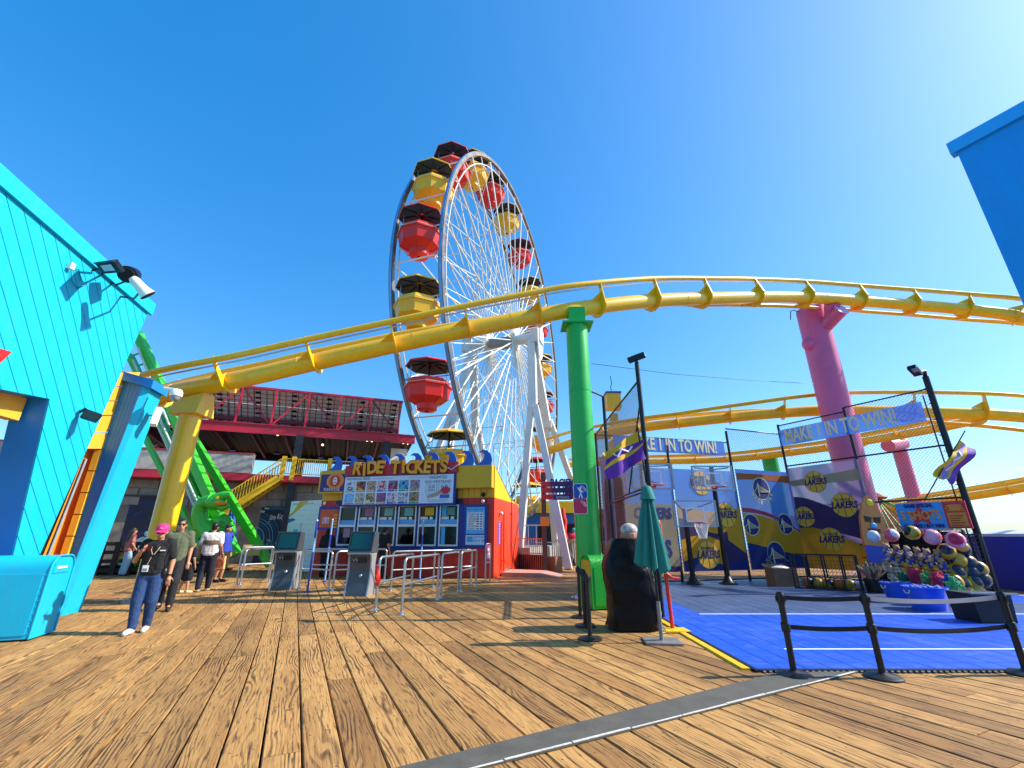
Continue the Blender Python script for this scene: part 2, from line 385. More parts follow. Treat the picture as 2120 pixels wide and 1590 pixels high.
# sea beyond the pier
mb = MB(); mb.add([(-6000, -200, -5), (6000, -200, -5), (6000, 9000, -5), (-6000, 9000, -5)], [(0, 1, 2, 3)])
SEA = mat('sea_water', '#1f8fa8', .12, var=.2, scale=.02, bump=.6, bscale=.5)
tag(mb.build('sea', SEA), 'calm teal ocean out to the horizon', kind='structure')
# ---- blue sport court
CX0, CX1, CY0, CY1, TS = 2.86, 13.5, 5.9, 17.0, .3048
SNOW = mat('court_base', '#3f86dc', .7, var=.1)
mb = MB(); mb.bx(CX0, CX1, CY0, CY1, -.002, .006)
court = tag(mb.build('sport_court', SNOW), 'blue modular tile basketball court', kind='structure')
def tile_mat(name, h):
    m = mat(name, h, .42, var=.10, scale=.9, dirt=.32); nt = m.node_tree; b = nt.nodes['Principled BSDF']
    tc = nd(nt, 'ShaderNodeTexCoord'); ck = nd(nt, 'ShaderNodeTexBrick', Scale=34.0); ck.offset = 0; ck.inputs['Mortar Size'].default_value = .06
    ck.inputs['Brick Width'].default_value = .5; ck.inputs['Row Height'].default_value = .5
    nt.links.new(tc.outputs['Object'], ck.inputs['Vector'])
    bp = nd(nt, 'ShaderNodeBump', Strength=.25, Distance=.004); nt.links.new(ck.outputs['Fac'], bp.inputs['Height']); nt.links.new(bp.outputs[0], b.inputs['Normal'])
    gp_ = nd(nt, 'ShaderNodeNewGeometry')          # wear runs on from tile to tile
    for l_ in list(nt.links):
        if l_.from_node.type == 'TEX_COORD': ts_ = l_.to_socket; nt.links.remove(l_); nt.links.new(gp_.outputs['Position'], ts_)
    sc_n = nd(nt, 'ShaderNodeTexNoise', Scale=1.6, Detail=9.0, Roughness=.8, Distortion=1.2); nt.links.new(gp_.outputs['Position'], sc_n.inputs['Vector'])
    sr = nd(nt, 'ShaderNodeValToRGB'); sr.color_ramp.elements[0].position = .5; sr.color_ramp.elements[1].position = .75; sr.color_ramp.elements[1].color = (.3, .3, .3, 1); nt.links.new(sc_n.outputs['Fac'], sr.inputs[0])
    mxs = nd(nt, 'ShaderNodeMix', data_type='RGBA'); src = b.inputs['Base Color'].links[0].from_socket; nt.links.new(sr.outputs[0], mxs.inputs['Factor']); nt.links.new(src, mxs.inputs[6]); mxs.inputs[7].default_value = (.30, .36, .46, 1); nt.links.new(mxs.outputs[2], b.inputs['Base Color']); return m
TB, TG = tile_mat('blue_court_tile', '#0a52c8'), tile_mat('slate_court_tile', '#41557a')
nx, ny = int((CX1-CX0)/TS), int((CY1-CY0)/TS); tiles = []
tm = {}
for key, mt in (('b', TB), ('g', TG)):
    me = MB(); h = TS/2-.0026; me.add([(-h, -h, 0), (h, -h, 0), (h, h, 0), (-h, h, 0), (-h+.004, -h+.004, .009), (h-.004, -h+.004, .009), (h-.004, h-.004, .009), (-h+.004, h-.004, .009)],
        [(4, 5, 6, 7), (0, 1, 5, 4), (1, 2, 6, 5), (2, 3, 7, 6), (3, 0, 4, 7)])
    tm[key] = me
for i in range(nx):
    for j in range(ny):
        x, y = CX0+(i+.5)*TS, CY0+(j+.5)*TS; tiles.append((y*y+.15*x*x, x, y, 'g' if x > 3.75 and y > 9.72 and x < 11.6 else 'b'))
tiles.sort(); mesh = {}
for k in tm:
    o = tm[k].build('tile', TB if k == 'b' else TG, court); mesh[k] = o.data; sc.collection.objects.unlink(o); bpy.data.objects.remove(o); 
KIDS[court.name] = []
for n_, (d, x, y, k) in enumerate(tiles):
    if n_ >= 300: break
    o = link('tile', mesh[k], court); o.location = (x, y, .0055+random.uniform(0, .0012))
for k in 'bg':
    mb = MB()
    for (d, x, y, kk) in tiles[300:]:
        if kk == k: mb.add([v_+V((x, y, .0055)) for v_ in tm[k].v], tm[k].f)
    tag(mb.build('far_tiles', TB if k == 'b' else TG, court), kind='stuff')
LINEW = mat('white_court_line', '#e9eef2', .5, var=.08)
mb = MB(); mb.bx(3.73, 11.5, 9.66, 9.72, .016, .0195); mb.build('court_line', LINEW, court)
mb = MB(); mb.bx(3.75, 9.2, 6.84, 6.89, .016, .0195); mb.build('court_line', LINEW, court)
mb = MB(); mb.bx(CX0-.05, CX0-.005, CY0-.04, 13, .0, .03); mb.build('edge_ramp', BLACK, court)
mb = MB(); mb.bx(CX0-.05, CX1, CY0-.07, CY0-.003, .0, .028); mb.build('edge_ramp', BLACK, court)
mb = MB()
for k in range(90):                       # pegs of the tile edge
    mb.box((CX0+.05+k*.07, CY0-.082, .016), (.03, .018, .012))
mb.build('edge_peg', mat('grey_peg', '#9aa0a6', .6), court)
mb = MB(); mb.prism([(0, 0), (.11, 0), (.10, .025), (.01, .025)], (CX0-.165, CY0+.02, 0), (1, 0, 0), (0, 0, 1), (0, 1, 0), 3.3)
tag(mb.build('yellow_kerb_strip', mat('yellow_floor_paint', '#f0b90c', .5, dirt=.25, scale=4)), 'narrow yellow strip along the left edge of the blue court', 'strip')
# ================================================================ LEFT BLUE BUILDING
WP, WD = V((-8.4, 8.0, 0)), V((-.2, .98, 0)).normalized()
WNRM = V((WD.y, -WD.x, 0))                       # faces right, towards the sun
def wpx(u, v):                                   # photo pixel -> wall coordinates (along, height)
    p = onplane(u, v, WP, WNRM); return ((p-WP).dot(WD), p.z)
bl = thing('blue_arcade_building', 'leaning bright cyan clapboard building at the left edge with orange doorway', 'building', tuple(WP))
wallpoly = [wpx(-420, 4), wpx(310, 640), wpx(75, 1165), (wpx(75, 1165)[0]-.75, 0.0), (wpx(22, 1173)[0]-.55, 0.0), wpx(22, 1173), wpx(103, 826), wpx(-420, 722)]
wr = wallpoly[3]; 
d0, d1 = wpx(82, 458), wpx(178, 850); dl = math.hypot(d1[0]-d0[0], d1[1]-d0[1]); ux, uz = (d1[0]-d0[0])/dl, (d1[1]-d0[1])/dl
nxn, nzn = -uz, ux
if nxn < 0: nxn, nzn = -nxn, -nzn
proj_ = [p[0]*nxn+p[1]*nzn for p in wallpoly]; c0, c1 = min(proj_), max(proj_); BW = .245
L7, L6 = wallpoly[7], wallpoly[6]; la_, lb_ = -(L6[1]-L7[1]), (L6[0]-L7[0]); lc_ = la_*L7[0]+lb_*L7[1]     # line along the lintel
eR = [p for p in clip([wallpoly[1], wallpoly[2], (wallpoly[2][0]-.01, wallpoly[2][1])], la_, lb_, lc_)]
up_poly = clip([wallpoly[0], wallpoly[1], wallpoly[2], (wallpoly[6][0]-3, wallpoly[2][1])], -la_, -lb_, -lc_); up_poly = clip(up_poly, -1, 0, -L7[0])
low_poly = clip(clip(wallpoly[1:7], la_, lb_, lc_), 1, 0, 1e9)
k = c0
while k < c1:
  for base_ in (up_poly, low_poly):
    poly = clip(clip(base_, nxn, nzn, k+BW-.007), -nxn, -nzn, -(k+.007)) if len(base_) > 2 else []
    if len(poly) > 2:
        MB().prism(poly, WP, WD, (0, 0, 1), -WNRM, .03).build('siding_board', CYAN, bl)
  k += BW
back = MB().prism([(p[0], p[1]) for p in wallpoly], WP-WNRM*.032, WD, (0, 0, 1), -WNRM, .5).build('wall', SHADEBLUE, bl)
# roof fascia board following the top edge
a, b_ = wpx(-420, 4), wpx(310, 640); f0, f1 = WP+WD*a[0]+V((0, 0, a[1])), WP+WD*(b_[0]+.06)+V((0, 0, b_[1]))
mb = MB(); mb.bar(f0+WNRM*.03+V((0, 0, .02)), f1+WNRM*.03+V((0, 0, .02)), .30, .07, up=WNRM); mb.build('fascia_board', CYAN, bl)
MB().prism([(a[0], a[1]), (b_[0], b_[1]), (b_[0], b_[1]+.12), (a[0], a[1]+.12)], WP-WNRM*.1, WD, (0, 0, 1), -WNRM, 6).build('roof', SHADEBLUE, bl)
# recessed left opening : shaded jamb facing the viewer, orange lintel box, dark soffit
jx0, jx1 = wpx(22, 1173), wpx(103, 826); JW = 1.9
def W3(s_, z, dep=0.0): return WP+WD*s_+V((0, 0, z))-WNRM*dep
lt = wpx(0, 806); zt = lt[1]
mb = MB(); mb.M = frame(W3(jx1[0], 0, .42), -WD); mb.bx(.02, 5.0, -.1, .1, jx1[1]-.42, jx1[1]-.02); mb.build('lintel', ORANGEY, bl)
mb = MB(); mb.M = frame(W3(jx1[0], 0, .75), -WD); mb.bx(.05, 5.0, -2.5, .65, jx1[1]+.0, jx1[1]+.08); mb.build('soffit', ORANGE, bl)
mb = MB(); mb.M = frame(W3(jx1[0], 0, .75), -WD); mb.bx(.05, 5.0, -.9, -.8, jx1[1]-1.0, jx1[1]-.42); mb.build('dark_interior_band', DBLACK, bl)  # near-black band painting the dark interior below the lintel
mb = MB(); mb.M = frame(W3(jx0[0]-.6, 0, 1.0), -WD); mb.bx(0, 4, 0, .12, 0, 1.05); mb.build('counter', NAVY, bl)
# red sign corner high on the wall
r0, r1, r2 = wpx(-30, 715), wpx(15, 728), wpx(-28, 768)
mb = MB().prism([r0, r1, r2, (r2[0]-.6, r2[1]), (r0[0]-.6, r0[1]+.1)], WP+WNRM*.005, WD, (0, 0, 1), WNRM, .06); mb.build('red_sign', RED, bl)
# orange recessed doorway between the wall and the tower (parallel to the sunlit wall, set back)
TY = 9.55
def tpx(u, v, Y=TY): p = at(u, v, Y); return (p.x, p.z)
def sheet(mb, pts, Y, t): return mb.prism(pts, (0, Y, 0), (1, 0, 0), (0, 0, 1), (0, 1, 0), t)
def rpx(u, v, off): p = onplane(u, v, WP-WNRM*off, WNRM); return ((p-WP).dot(WD), p.z)
def le(v): return 75+(1165-v)*.4476-30
def re_(v): return 140+(1165-v)*.325
RC = .3
for v0_, v1_ in zip([770, 800, 830, 860, 895, 930, 975, 1020, 1065, 1110, 1160, 1215], [800, 830, 860, 895, 930, 975, 1020, 1065, 1110, 1160, 1215, 1275]):
    up_ = v1_ <= 935; la = (lambda v: le(v)) if up_ else (lambda v: re_(v)-7)
    pg = [rpx(la(v1_-1.2), v1_-1.2, RC), rpx(re_(v1_)+22, v1_-1.2, RC), rpx(re_(v0_)+22, v0_+1.2, RC), rpx(la(v0_+1.2), v0_+1.2, RC)]
    MB().prism(pg, WP-WNRM*RC, WD, (0, 0, 1), -WNRM, .12).build('door_case_block', ORANGEY, bl)
pg = [rpx(re_(925)-60, 925, RC+.25), rpx(re_(925)+12, 925, RC+.25), rpx(re_(1290)+4, 1290, RC+.25), rpx(re_(1290)-70, 1290, RC+.25)]
MB().prism(pg, WP-WNRM*(RC+.25), WD, (0, 0, 1), -WNRM, .06).build('door_panel', ORANGE, bl)
pg = [rpx(le(925)-20, 925, RC+.2), rpx(le(925)+30, 925, RC+.2), rpx(le(1290)+42, 1290, RC+.2), rpx(le(1290)-20, 1290, RC+.2)]
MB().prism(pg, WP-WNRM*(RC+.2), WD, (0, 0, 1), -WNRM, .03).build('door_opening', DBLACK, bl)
MB().bar(onplane(le(950)+36, 950, WP-WNRM*.4, WNRM), onplane(le(1200)+50, 1200, WP-WNRM*.4, WNRM), .045, .045).build('door_handrail', SILV, bl)
# ---- leaning blue tower to the right of the doorway: siding front coloured in shade blue, sunlit end in cyan
ft = [tpx(262, 780), tpx(306, 795), (tpx(118, 1283)[0], 0), (tpx(98, 1283)[0], 0)]
A0, A1, B0, B1 = V((ft[3][0], TY, 0)), V((ft[0][0], TY, ft[0][1])), V((ft[2][0]-.04, TY, 0)), V((ft[1][0]-.06, TY, ft[1][1]))
for k in range(5):
    f_, g_ = k/5+.006, (k+1)/5-.006
    pa = [A0.lerp(B0, f_), A0.lerp(B0, g_), A1.lerp(B1, g_), A1.lerp(B1, f_)]
    sheet(MB(), [(p_.x, p_.z) for p_ in pa], TY-.02, .05).build('tower_board', SHADEBLUE, bl)
mb = MB(); EN = V((-.13, .52, 0)); R0, R1 = V((ft[2][0]+.03, TY+.05, 0)), V((ft[1][0]+.05, TY+.05, ft[1][1]))
q = [B0-V((0, .045, 0)), R0, R0+EN, B0+EN*.9, B1-V((0, .045, 0)), R1, R1+EN, B1+EN*.9]
mb.add(q, [(3, 2, 1, 0), (4, 5, 6, 7), (0, 1, 5, 4), (1, 2, 6, 5), (2, 3, 7, 6), (3, 0, 4, 7)]); mb.build('tower_corner', CYAN, bl)
mb = MB(); q = [A0+V((.02, .04, 0)), B0+V((0, .04, 0)), B0+EN*.9, A0+EN*.9, A1+V((.02, .04, 0)), B1+V((0, .04, 0)), B1+EN*.9, A1+EN*.9]
mb.add(q, [(3, 2, 1, 0), (4, 5, 6, 7), (0, 1, 5, 4), (1, 2, 6, 5), (2, 3, 7, 6), (3, 0, 4, 7)]); mb.build('tower_body', SHADEBLUE, bl)
mb = MB(); q = [A1+V((-.06, -.12, -.1)), R1+V((.12, -.12, -.12)), R1+V((.1, 0, -.12))+EN*1.1, A1+EN*1.1+V((0, 0, -.1))]
mb.add(q+[x+V((0, 0, .2)) for x in q], [(3, 2, 1, 0), (4, 5, 6, 7), (0, 1, 5, 4), (1, 2, 6, 5), (2, 3, 7, 6), (3, 0, 4, 7)]); mb.build('tower_cap', SHADEBLUE, bl)
# fittings on the wall: flood lights, outlet, black wash light, cameras
def wallpt(u, v, off): p = onplane(u, v, WP+WNRM*off, WNRM); return p
t = thing('flood_light', 'flat square black flood light on a yoke at the roof edge of the cyan building', 'light', tuple(wallpt(195, 555, .02)), group='lights on the cyan building')
c = [onplane(*p_, WP+WNRM*d_, WNRM) for p_, d_ in (((196, 545), .25), ((236, 540), .75), ((253, 564), .8), ((212, 567), .3))]
n_ = (c[1]-c[0]).cross(c[3]-c[0]).normalized()
mb = MB(); mb.add([x for x in c]+[x+n_*.07 for x in c], [(0, 1, 2, 3), (7, 6, 5, 4), (0, 4, 5, 1), (1, 5, 6, 2), (2, 6, 7, 3), (3, 7, 4, 0)]); mb.build('housing', BLKM, t)
cc = sum(c, V())/4; sgn = -1 if n_.z > 0 else 1
mb = MB(); g_ = [cc+(x-cc)*.55+n_*(-.012 if n_.z > 0 else .082) for x in c]; mb.add(g_, [(0, 1, 2, 3)]); mb.build('lens', mat('lamp_glass', '#aebccb', .2, var=.1), t)
mb = MB(); w_ = wallpt(190, 560, .0); mb.tube([w_, w_+WNRM*.2+V((0, 0, .12)), c[0], c[1]], .018, 6); mb.tube([wallpt(205, 572, .0), wallpt(205, 572, .15), c[3]], .018, 6); mb.build('yoke', BLKM, t)
t = thing('flood_light', 'round black spot lamp beside the square flood light on the cyan building', 'light', tuple(wallpt(238, 590, .02)), group='lights on the cyan building')
ct = wallpt(267, 568, .55); ax = V((.35, -.75, -.5)).normalized(); Rm = ax.to_track_quat('Z', 'Y').to_matrix()
MB().lathe([(.06, -.22), (.14, -.2), (.16, -.05), (.17, .08), (.15, .09), (.05, .085)], 20, ct, Rm).build('lamp_head', BLKM, t, 40)
MB().lathe([(.13, .092), (.12, .1)], 20, ct, Rm).build('lens', DBLACK, t)
MB().tube([wallpt(232, 588, 0), wallpt(240, 590, .3), ct-V((0, 0, .15)), ct], .02, 6).build('bracket', BLKM, t)
t = thing('flood_light', 'white cylinder spot lamp tilted outward at the tip of the cyan building roof', 'light', tuple(wallpt(255, 616, .02)), group='lights on the cyan building')
p0, p1 = wallpt(278, 580, .75), wallpt(306, 611, .95)
dv = (p1-p0).normalized(); MB().tube([p0-dv*.06, p0, p0.lerp(p1, .55), p0.lerp(p1, .9), p1], [.06, .09, .1, .13, .15], 18).build('lamp_head', WHITE, t, 40)
MB().cyl(p1+dv*.004, p1+dv*.02, .145, .13, 18).build('lens', DBLACK, t)
MB().tube([wallpt(250, 614, 0), wallpt(278, 618, .4), p0.lerp(p1, .5)-V((0, 0, .1))], .02, 6).build('bracket', BLKM, t)
t = thing('wall_outlet', 'small white cable outlet with a loose black cord on the cyan wall', 'outlet', tuple(wallpt(147, 551, .02)))
MB().box(wallpt(147, 551, .05), (.08, .08, .12)).build('outlet_box', WHITE, t)
MB().tube([wallpt(*p_, .03) for p_ in ((150, 556), (163, 558), (168, 580), (180, 588), (160, 598), (148, 580), (147, 560))], .008, 5).build('cord', mat('cable', '#0a5a78', .6), t)
t = thing('wall_wash_light', 'black square wall light low on the cyan wall above the doorway', 'light', tuple(wallpt(170, 860, .02)), group='lights on the cyan building')
c = [wallpt(178, 846, .12), wallpt(210, 857, .42), wallpt(196, 872, .42), wallpt(165, 862, .12)]
mb = MB(); n_ = (c[1]-c[0]).cross(c[3]-c[0]).normalized(); mb.add(c+[x+n_*.06 for x in c], [(0, 1, 2, 3), (7, 6, 5, 4), (0, 4, 5, 1), (1, 5, 6, 2), (2, 6, 7, 3), (3, 7, 4, 0)]); mb.build('housing', BLKM, t)
MB().tube([wallpt(166, 852, -.01), wallpt(172, 850, .1), c[0]], .03, 8).build('bracket', BLKM, t)
t = thing('security_camera', 'white bullet camera hanging on the sunlit side of the blue tower', 'camera', tuple(at(322, 880, TY+.4)), group='security cameras')
p0, p1 = at(330, 846, TY+.35), at(317, 880, TY+.2); mb = MB(); mb.bar(p0, p1, .12, .13); mb.build('camera_body', WHITE, t)
MB().tube([at(300, 865, TY+.3), at(310, 860, TY+.3), p0.lerp(p1, .4)], .02, 6).build('bracket', SILV, t)
t = thing('security_camera', 'white dome camera on the cap of the blue tower by the yellow track', 'camera', tuple(at(345, 800, TY+.1)), group='security cameras')
c = at(364, 818, TY+.1); MB().lathe([(.0, .14), (.10, .13), (.125, .08), (.13, 0), (.12, -.03)], 18, c).build('camera_housing', WHITE, t, 40)
MB().ball(c-V((0, 0, .04)), (.1, .1, .11), 16, 10).build('dome', mat('smoked_dome', '#8a8d90', .12), t, 60)
MB().tube([at(340, 803, TY+.1), at(352, 805, TY+.1), c+V((0, 0, .13))], .03, 8).build('arm', WHITE, t)
# ---- cyan trash bin in front
bq = V((-7.26, 7.41, 0)); bs = V((-.34, .94, 0)).normalized(); bf = V((bs.y, -bs.x, 0))
def trash_bin(name, label, O, X, wid, dep, hgt, m, m2, slot=True):
    """O: front right bottom corner; X: unit vector to the right along the front"""
    fr_ = frame(O, X); t = thing(name, label, 'trash bin', tuple(O)); R_ = .2
    prof = [(0, 0), (dep, 0), (dep, hgt-R_)]+[(dep-R_+R_*math.cos(a), hgt-R_+R_*math.sin(a)) for a in [math.pi/2*i/6 for i in range(7)]]+[(R_+R_*math.cos(a), hgt-R_+R_*math.sin(a)) for a in [math.pi/2+math.pi/2*i/6 for i in range(7)]]
    mb = MB(fr_); mb.prism(prof, (-wid, 0, .03), (0, 1, 0), (0, 0, 1), (1, 0, 0), wid); mb.build('bin_body', m, t, 30)
    for sx_, nm in ((0.0, 1), (-wid, -1)):                      # raised arch rim on each end
        MB(fr_).tube([V((sx_+.012*nm, p_[0], p_[1]+.03)) for p_ in prof], .014, 6, closed=True).build('end_rim', m, t, 40)
    mb = MB(fr_); mb.bx(.001, .012, dep*.15, dep*.85, hgt*.80, hgt*.93); mb.build('flap_door', m, t)
    if slot: mb = MB(fr_); mb.bx(.012, .017, dep*.27, dep*.68, hgt*.855, hgt*.885); mb.build('white_plate', WHITE, t)
    mb = MB(fr_); mb.bx(-wid+.05, -.05, -.012, 0, .08, hgt*.80); mb.build('front_panel', m, t)
    mb = MB(fr_)
    for k in range(10):
        for xx in (-wid+.025, -.025): mb.ball((xx, -.004, .1+k*hgt*.078), .008, 6, 4)
    for k in range(9): mb.ball((.004, .03, .1+k*hgt*.078), .008, 6, 4)
    mb.build('rivet', m2, t); mb = MB(fr_); mb.bx(-wid+.03, -.03, .03, dep-.03, 0, .03); mb.build('plinth', BLACK, t)
    return t
trash_bin('trash_bin', 'cyan painted metal trash bin with rounded top against the left building', bq, bf, 1.0, .66, 1.16, CYAN, CYAN)
# ---- big blue building corner at the right edge, high above
C_ = V((4.25, 3.2, 0)); bdv = V((.5, -.857, 0)).normalized(); zt = at(1975, 290, 3.2).z
t = thing('blue_corner_building', 'shaded plain blue building corner jutting in at the upper right edge', 'building', tuple(C_))
mb = MB(); bdw = bdv; mb.M = Matrix.Translation(C_); mb.prism([(0, 0), (2.5, -4.285), (6, -4.285), (6, -.05)], (0, 0, 0), (1, 0, 0), (0, 1, 0), (0, 0, 1), zt-.16); mb.build('wall', mat('deep_blue_stucco', '#06a2f4', .75, var=.06, scale=2, bump=.35, bscale=90, dirt=.12, streak=.25), t)
mb = MB(frame(C_, bdv))
for k in range(5): mb.bx(-.02+k*1.1-(.02 if k == 0 else 0), k*1.1+1.075, -.035, .06, zt-.16, zt-(.03 if k == 0 else 0))
mb.build('coping', mat('blue_coping', '#28aef8', .5, var=.06), t)
# ================================================================ ROLLER COASTER TRACK
def track(root, route, bank, part, spr=.245, m_=.75, n_=.42, tie=1.5, cable=True, flip=1, rail=.088, world=False, at_u=None):
    P = [V(p) for p in route] if world else [at(u, v, Y) for (u, v, Y) in route]
    C = spline(P, 8); N = len(C)
    bks = []
    for i in range(N):
        f = i/(N-1)*(len(bank)-1); k = min(int(f), len(bank)-2); bks.append(math.radians(bank[k]+(bank[k+1]-bank[k])*(f-k)))
    fr = []
    for i in range(N):
        T = (C[min(i+1, N-1)]-C[max(i-1, 0)]).normalized(); Lh = V((0, 0, 1)).cross(T).normalized()*flip; U = T.cross(Lh)*flip
        if U.z < 0: U = -U
        b_ = bks[i]; fr.append((T, U*math.cos(b_)+Lh*math.sin(b_), -Lh*math.cos(b_)+U*math.sin(b_)))
    MB().tube(C, spr, 18).build(part+'spine_tube', YEL, root, 50)
    for sg in (1, -1):
        MB().tube([C[i]+fr[i][1]*n_+fr[i][2]*m_*sg for i in range(N)], rail, 10).build(part+'rail', YEL, root, 50)
    for i in range(6, N-4, 11): MB().tube([C[i]-fr[i][0]*.02, C[i]+fr[i][0]*.02], [spr+.006]*2, 18).build(part+'weld_band', YEL, root, 50)
    if cable: MB().tube([C[i]+fr[i][1]*(n_-.14)+fr[i][2]*(m_-.06) for i in range(N)], .022, 6).build(part+'cable_pipe', STEEL, root, 50)
    acc = tie*.4; yoke = [(.83, .36), (.80, .50), (.70, .50), (.62, .34), (.30, .12), (.16, .20), (-.16, .20), (-.30, .12), (-.62, .34), (-.70, .50), (-.80, .50), (-.83, .36), (-.74, .26), (-.36, -.2), (-.2, -.31), (0, -.34), (.2, -.31), (.36, -.2), (.74, .26)]
    k_ = m_/.75; kn = n_/.42; ks = spr/.245
    for i in range(1, N):
        d = (C[i]-C[i-1]).length; acc += d
        if at_u:
            ua, ub = pix(C[i-1])[0], pix(C[i])[0]; hit = [x for x in at_u if ua <= x < ub]; go = bool(hit)
            f0 = (hit[0]-ua)/(ub-ua) if hit else 0
        else:
            go = acc >= tie
            if go: acc -= tie
            f0 = 1-acc/d if d else 0
        if go:
            f = f0; p = C[i-1].lerp(C[i], max(0, min(1, f))); T, n3, m3 = fr[i]
            mb = MB(); mb.prism([(a*(k_ if abs(a) > .4 else ks), b*(kn if abs(a) > .4 else ks)) for a, b in yoke], p-T*.02, m3, n3, T, .04)
            # gusset web along the spine
            for sg in (1, -1): mb.prism([(0, .0), (-.42*ks, .0), (0, .3)], p+m3*sg*.24*ks+n3*.06, T, (m3*sg*.8+n3*.45).normalized(), m3.cross(T).normalized(), .015)
            mb.build(part+'tie', YEL, root)
    return C
coaster = thing('roller_coaster_track', 'yellow tubular roller coaster track arching across the whole scene overhead', 'roller coaster', (-8.9, 11.6, 0))
upper = [(130, 868, 13.6), (250, 840, 12.4), (350, 815, 11.8), (420, 800, 11.5), (530, 778, 11.4), (637, 753, 11.4), (820, 713, 11.5), (960, 684, 11.7), (1110, 655, 12.0), (1210, 638, 12.3), (1360, 622, 13.6), (1500, 617, 15.0), (1600, 615, 16.1), (1690, 617, 16.8), (1830, 627, 17.2), (2000, 641, 17.0), (2110, 656, 16.4), (2230, 690, 15.2), (2330, 740, 14)]
track(coaster, upper, [-10, -10, -10, -10, -10, -10, -8, -2, 5, 13, 24, 33, 39, 42, 43, 43, 43, 43, 43], '', m_=.58, n_=.49, at_u=[215, 330, 475, 655, 820, 968, 1115, 1238, 1352, 1458, 1566, 1672, 1783, 1893, 2003, 2108, 2225])
lower = thing('roller_coaster_track', 'second yellow coaster track running behind the basketball fence at mid height', 'roller coaster', tuple(at(1337, 1160, 22)))
track(lower, [(1130, 935, 27), (1200, 912, 25.5), (1262, 897, 24), (1337, 884, 22.5), (1409, 875.5, 21.5), (1565, 859, 20.3), (1682, 851, 19.6), (1772, 851, 19), (1968, 855, 17.8), (2110, 862, 17.2), (2260, 880, 16.8)], [10, 0, -8, -10, -10, 0, 15, 30, 45, 50, 50], '', cable=False, at_u=[1200, 1262, 1330, 1405, 1510, 1620, 1755, 1890, 2035, 2170])
third = thing('roller_coaster_track', 'thin far yellow coaster track behind the fence below the second track', 'roller coaster', tuple(at(1500, 1150, 32)))
track(third, [(1180, 962, 38), (1260, 958, 37), (1340, 956, 36), (1507, 951, 34), (1678, 932, 31), (1771, 917, 29), (1927, 889, 25), (2030, 868, 23)], [-5]*8, '', cable=False, tie=2.2, m_=.6)
fourth = thing('roller_coaster_track', 'lowest yellow coaster track climbing to the right edge behind the flag', 'roller coaster', tuple(at(1900, 1140, 30)))
track(fourth, [(1640, 1085, 36), (1740, 1070, 34), (1820, 1055, 32), (2005, 1028, 28), (2130, 1008, 26), (2260, 985, 24)], [-12]*6, '', cable=False, tie=2.2, m_=.6)
# support columns
def column(name, label, x, y, z, r, m, capf=None):
    t = thing(name, label, 'column', (x, y, 0)); MB().cyl((x, y, .02), (x, y, z), r, r, 28).build('shaft', m, t, 40)
    for zz in ([z*.36, z*.72] if z > 4 else []): MB().tube([(x, y, zz-.012), (x, y, zz+.012)], [r+.007]*2, 28).build('weld_band', m, t, 50)
    for kk in range(8): MB().cyl((x+(r+.1)*math.cos(kk*.785), y+(r+.1)*math.sin(kk*.785), .03), (x+(r+.1)*math.cos(kk*.785), y+(r+.1)*math.sin(kk*.785), .075), .022, .022, 6).build('anchor_bolt', STEEL, t)
    MB().cyl((x, y, 0), (x, y, .035), r+.17, r+.17, 24).build('base_plate', STEEL, t); return t
yp = at(398, 812, 11.6); cy = column('coaster_column', 'thick yellow coaster support column behind the woman in the pink cap', -8.84, 11.6, 4.62, .275, YEL)
mb = MB(); dx = (at(520, 778, 11.5)-at(400, 802, 11.6)).normalized(); hz = V((dx.x, dx.y, 0)).normalized()
c = V((-8.84, 11.6, 4.6)); mb.M = frame(c, hz)
mb.add([(-.40, -.34, 0), (.40, -.34, 0), (.40, .34, 0), (-.40, .34, 0), (-.40, -.2, .42), (.40, -.2, .62), (.40, .2, .62), (-.40, .2, .42)], [(3, 2, 1, 0), (4, 5, 6, 7), (0, 1, 5, 4), (1, 2, 6, 5), (2, 3, 7, 6), (3, 0, 4, 7)]); mb.build('saddle', YEL, cy)
gp = at(1204, 655, 12.05); GX, GY = 1.98, 12.05
cg = column('coaster_column', 'tall bright green coaster support column in the centre right', GX, GY, 7.55, .325, GREEN)
mb = MB(); mb.box((GX, GY, 7.56), (.92, .72, .05)); mb.build('flange', GREEN, cg)
mb = MB(); mb.box((GX, GY, 7.85), (.5, .44, .54)); mb.box((GX, GY-.1, 7.53), (.04, .62, .04)); mb.build('saddle', GREEN, cg)
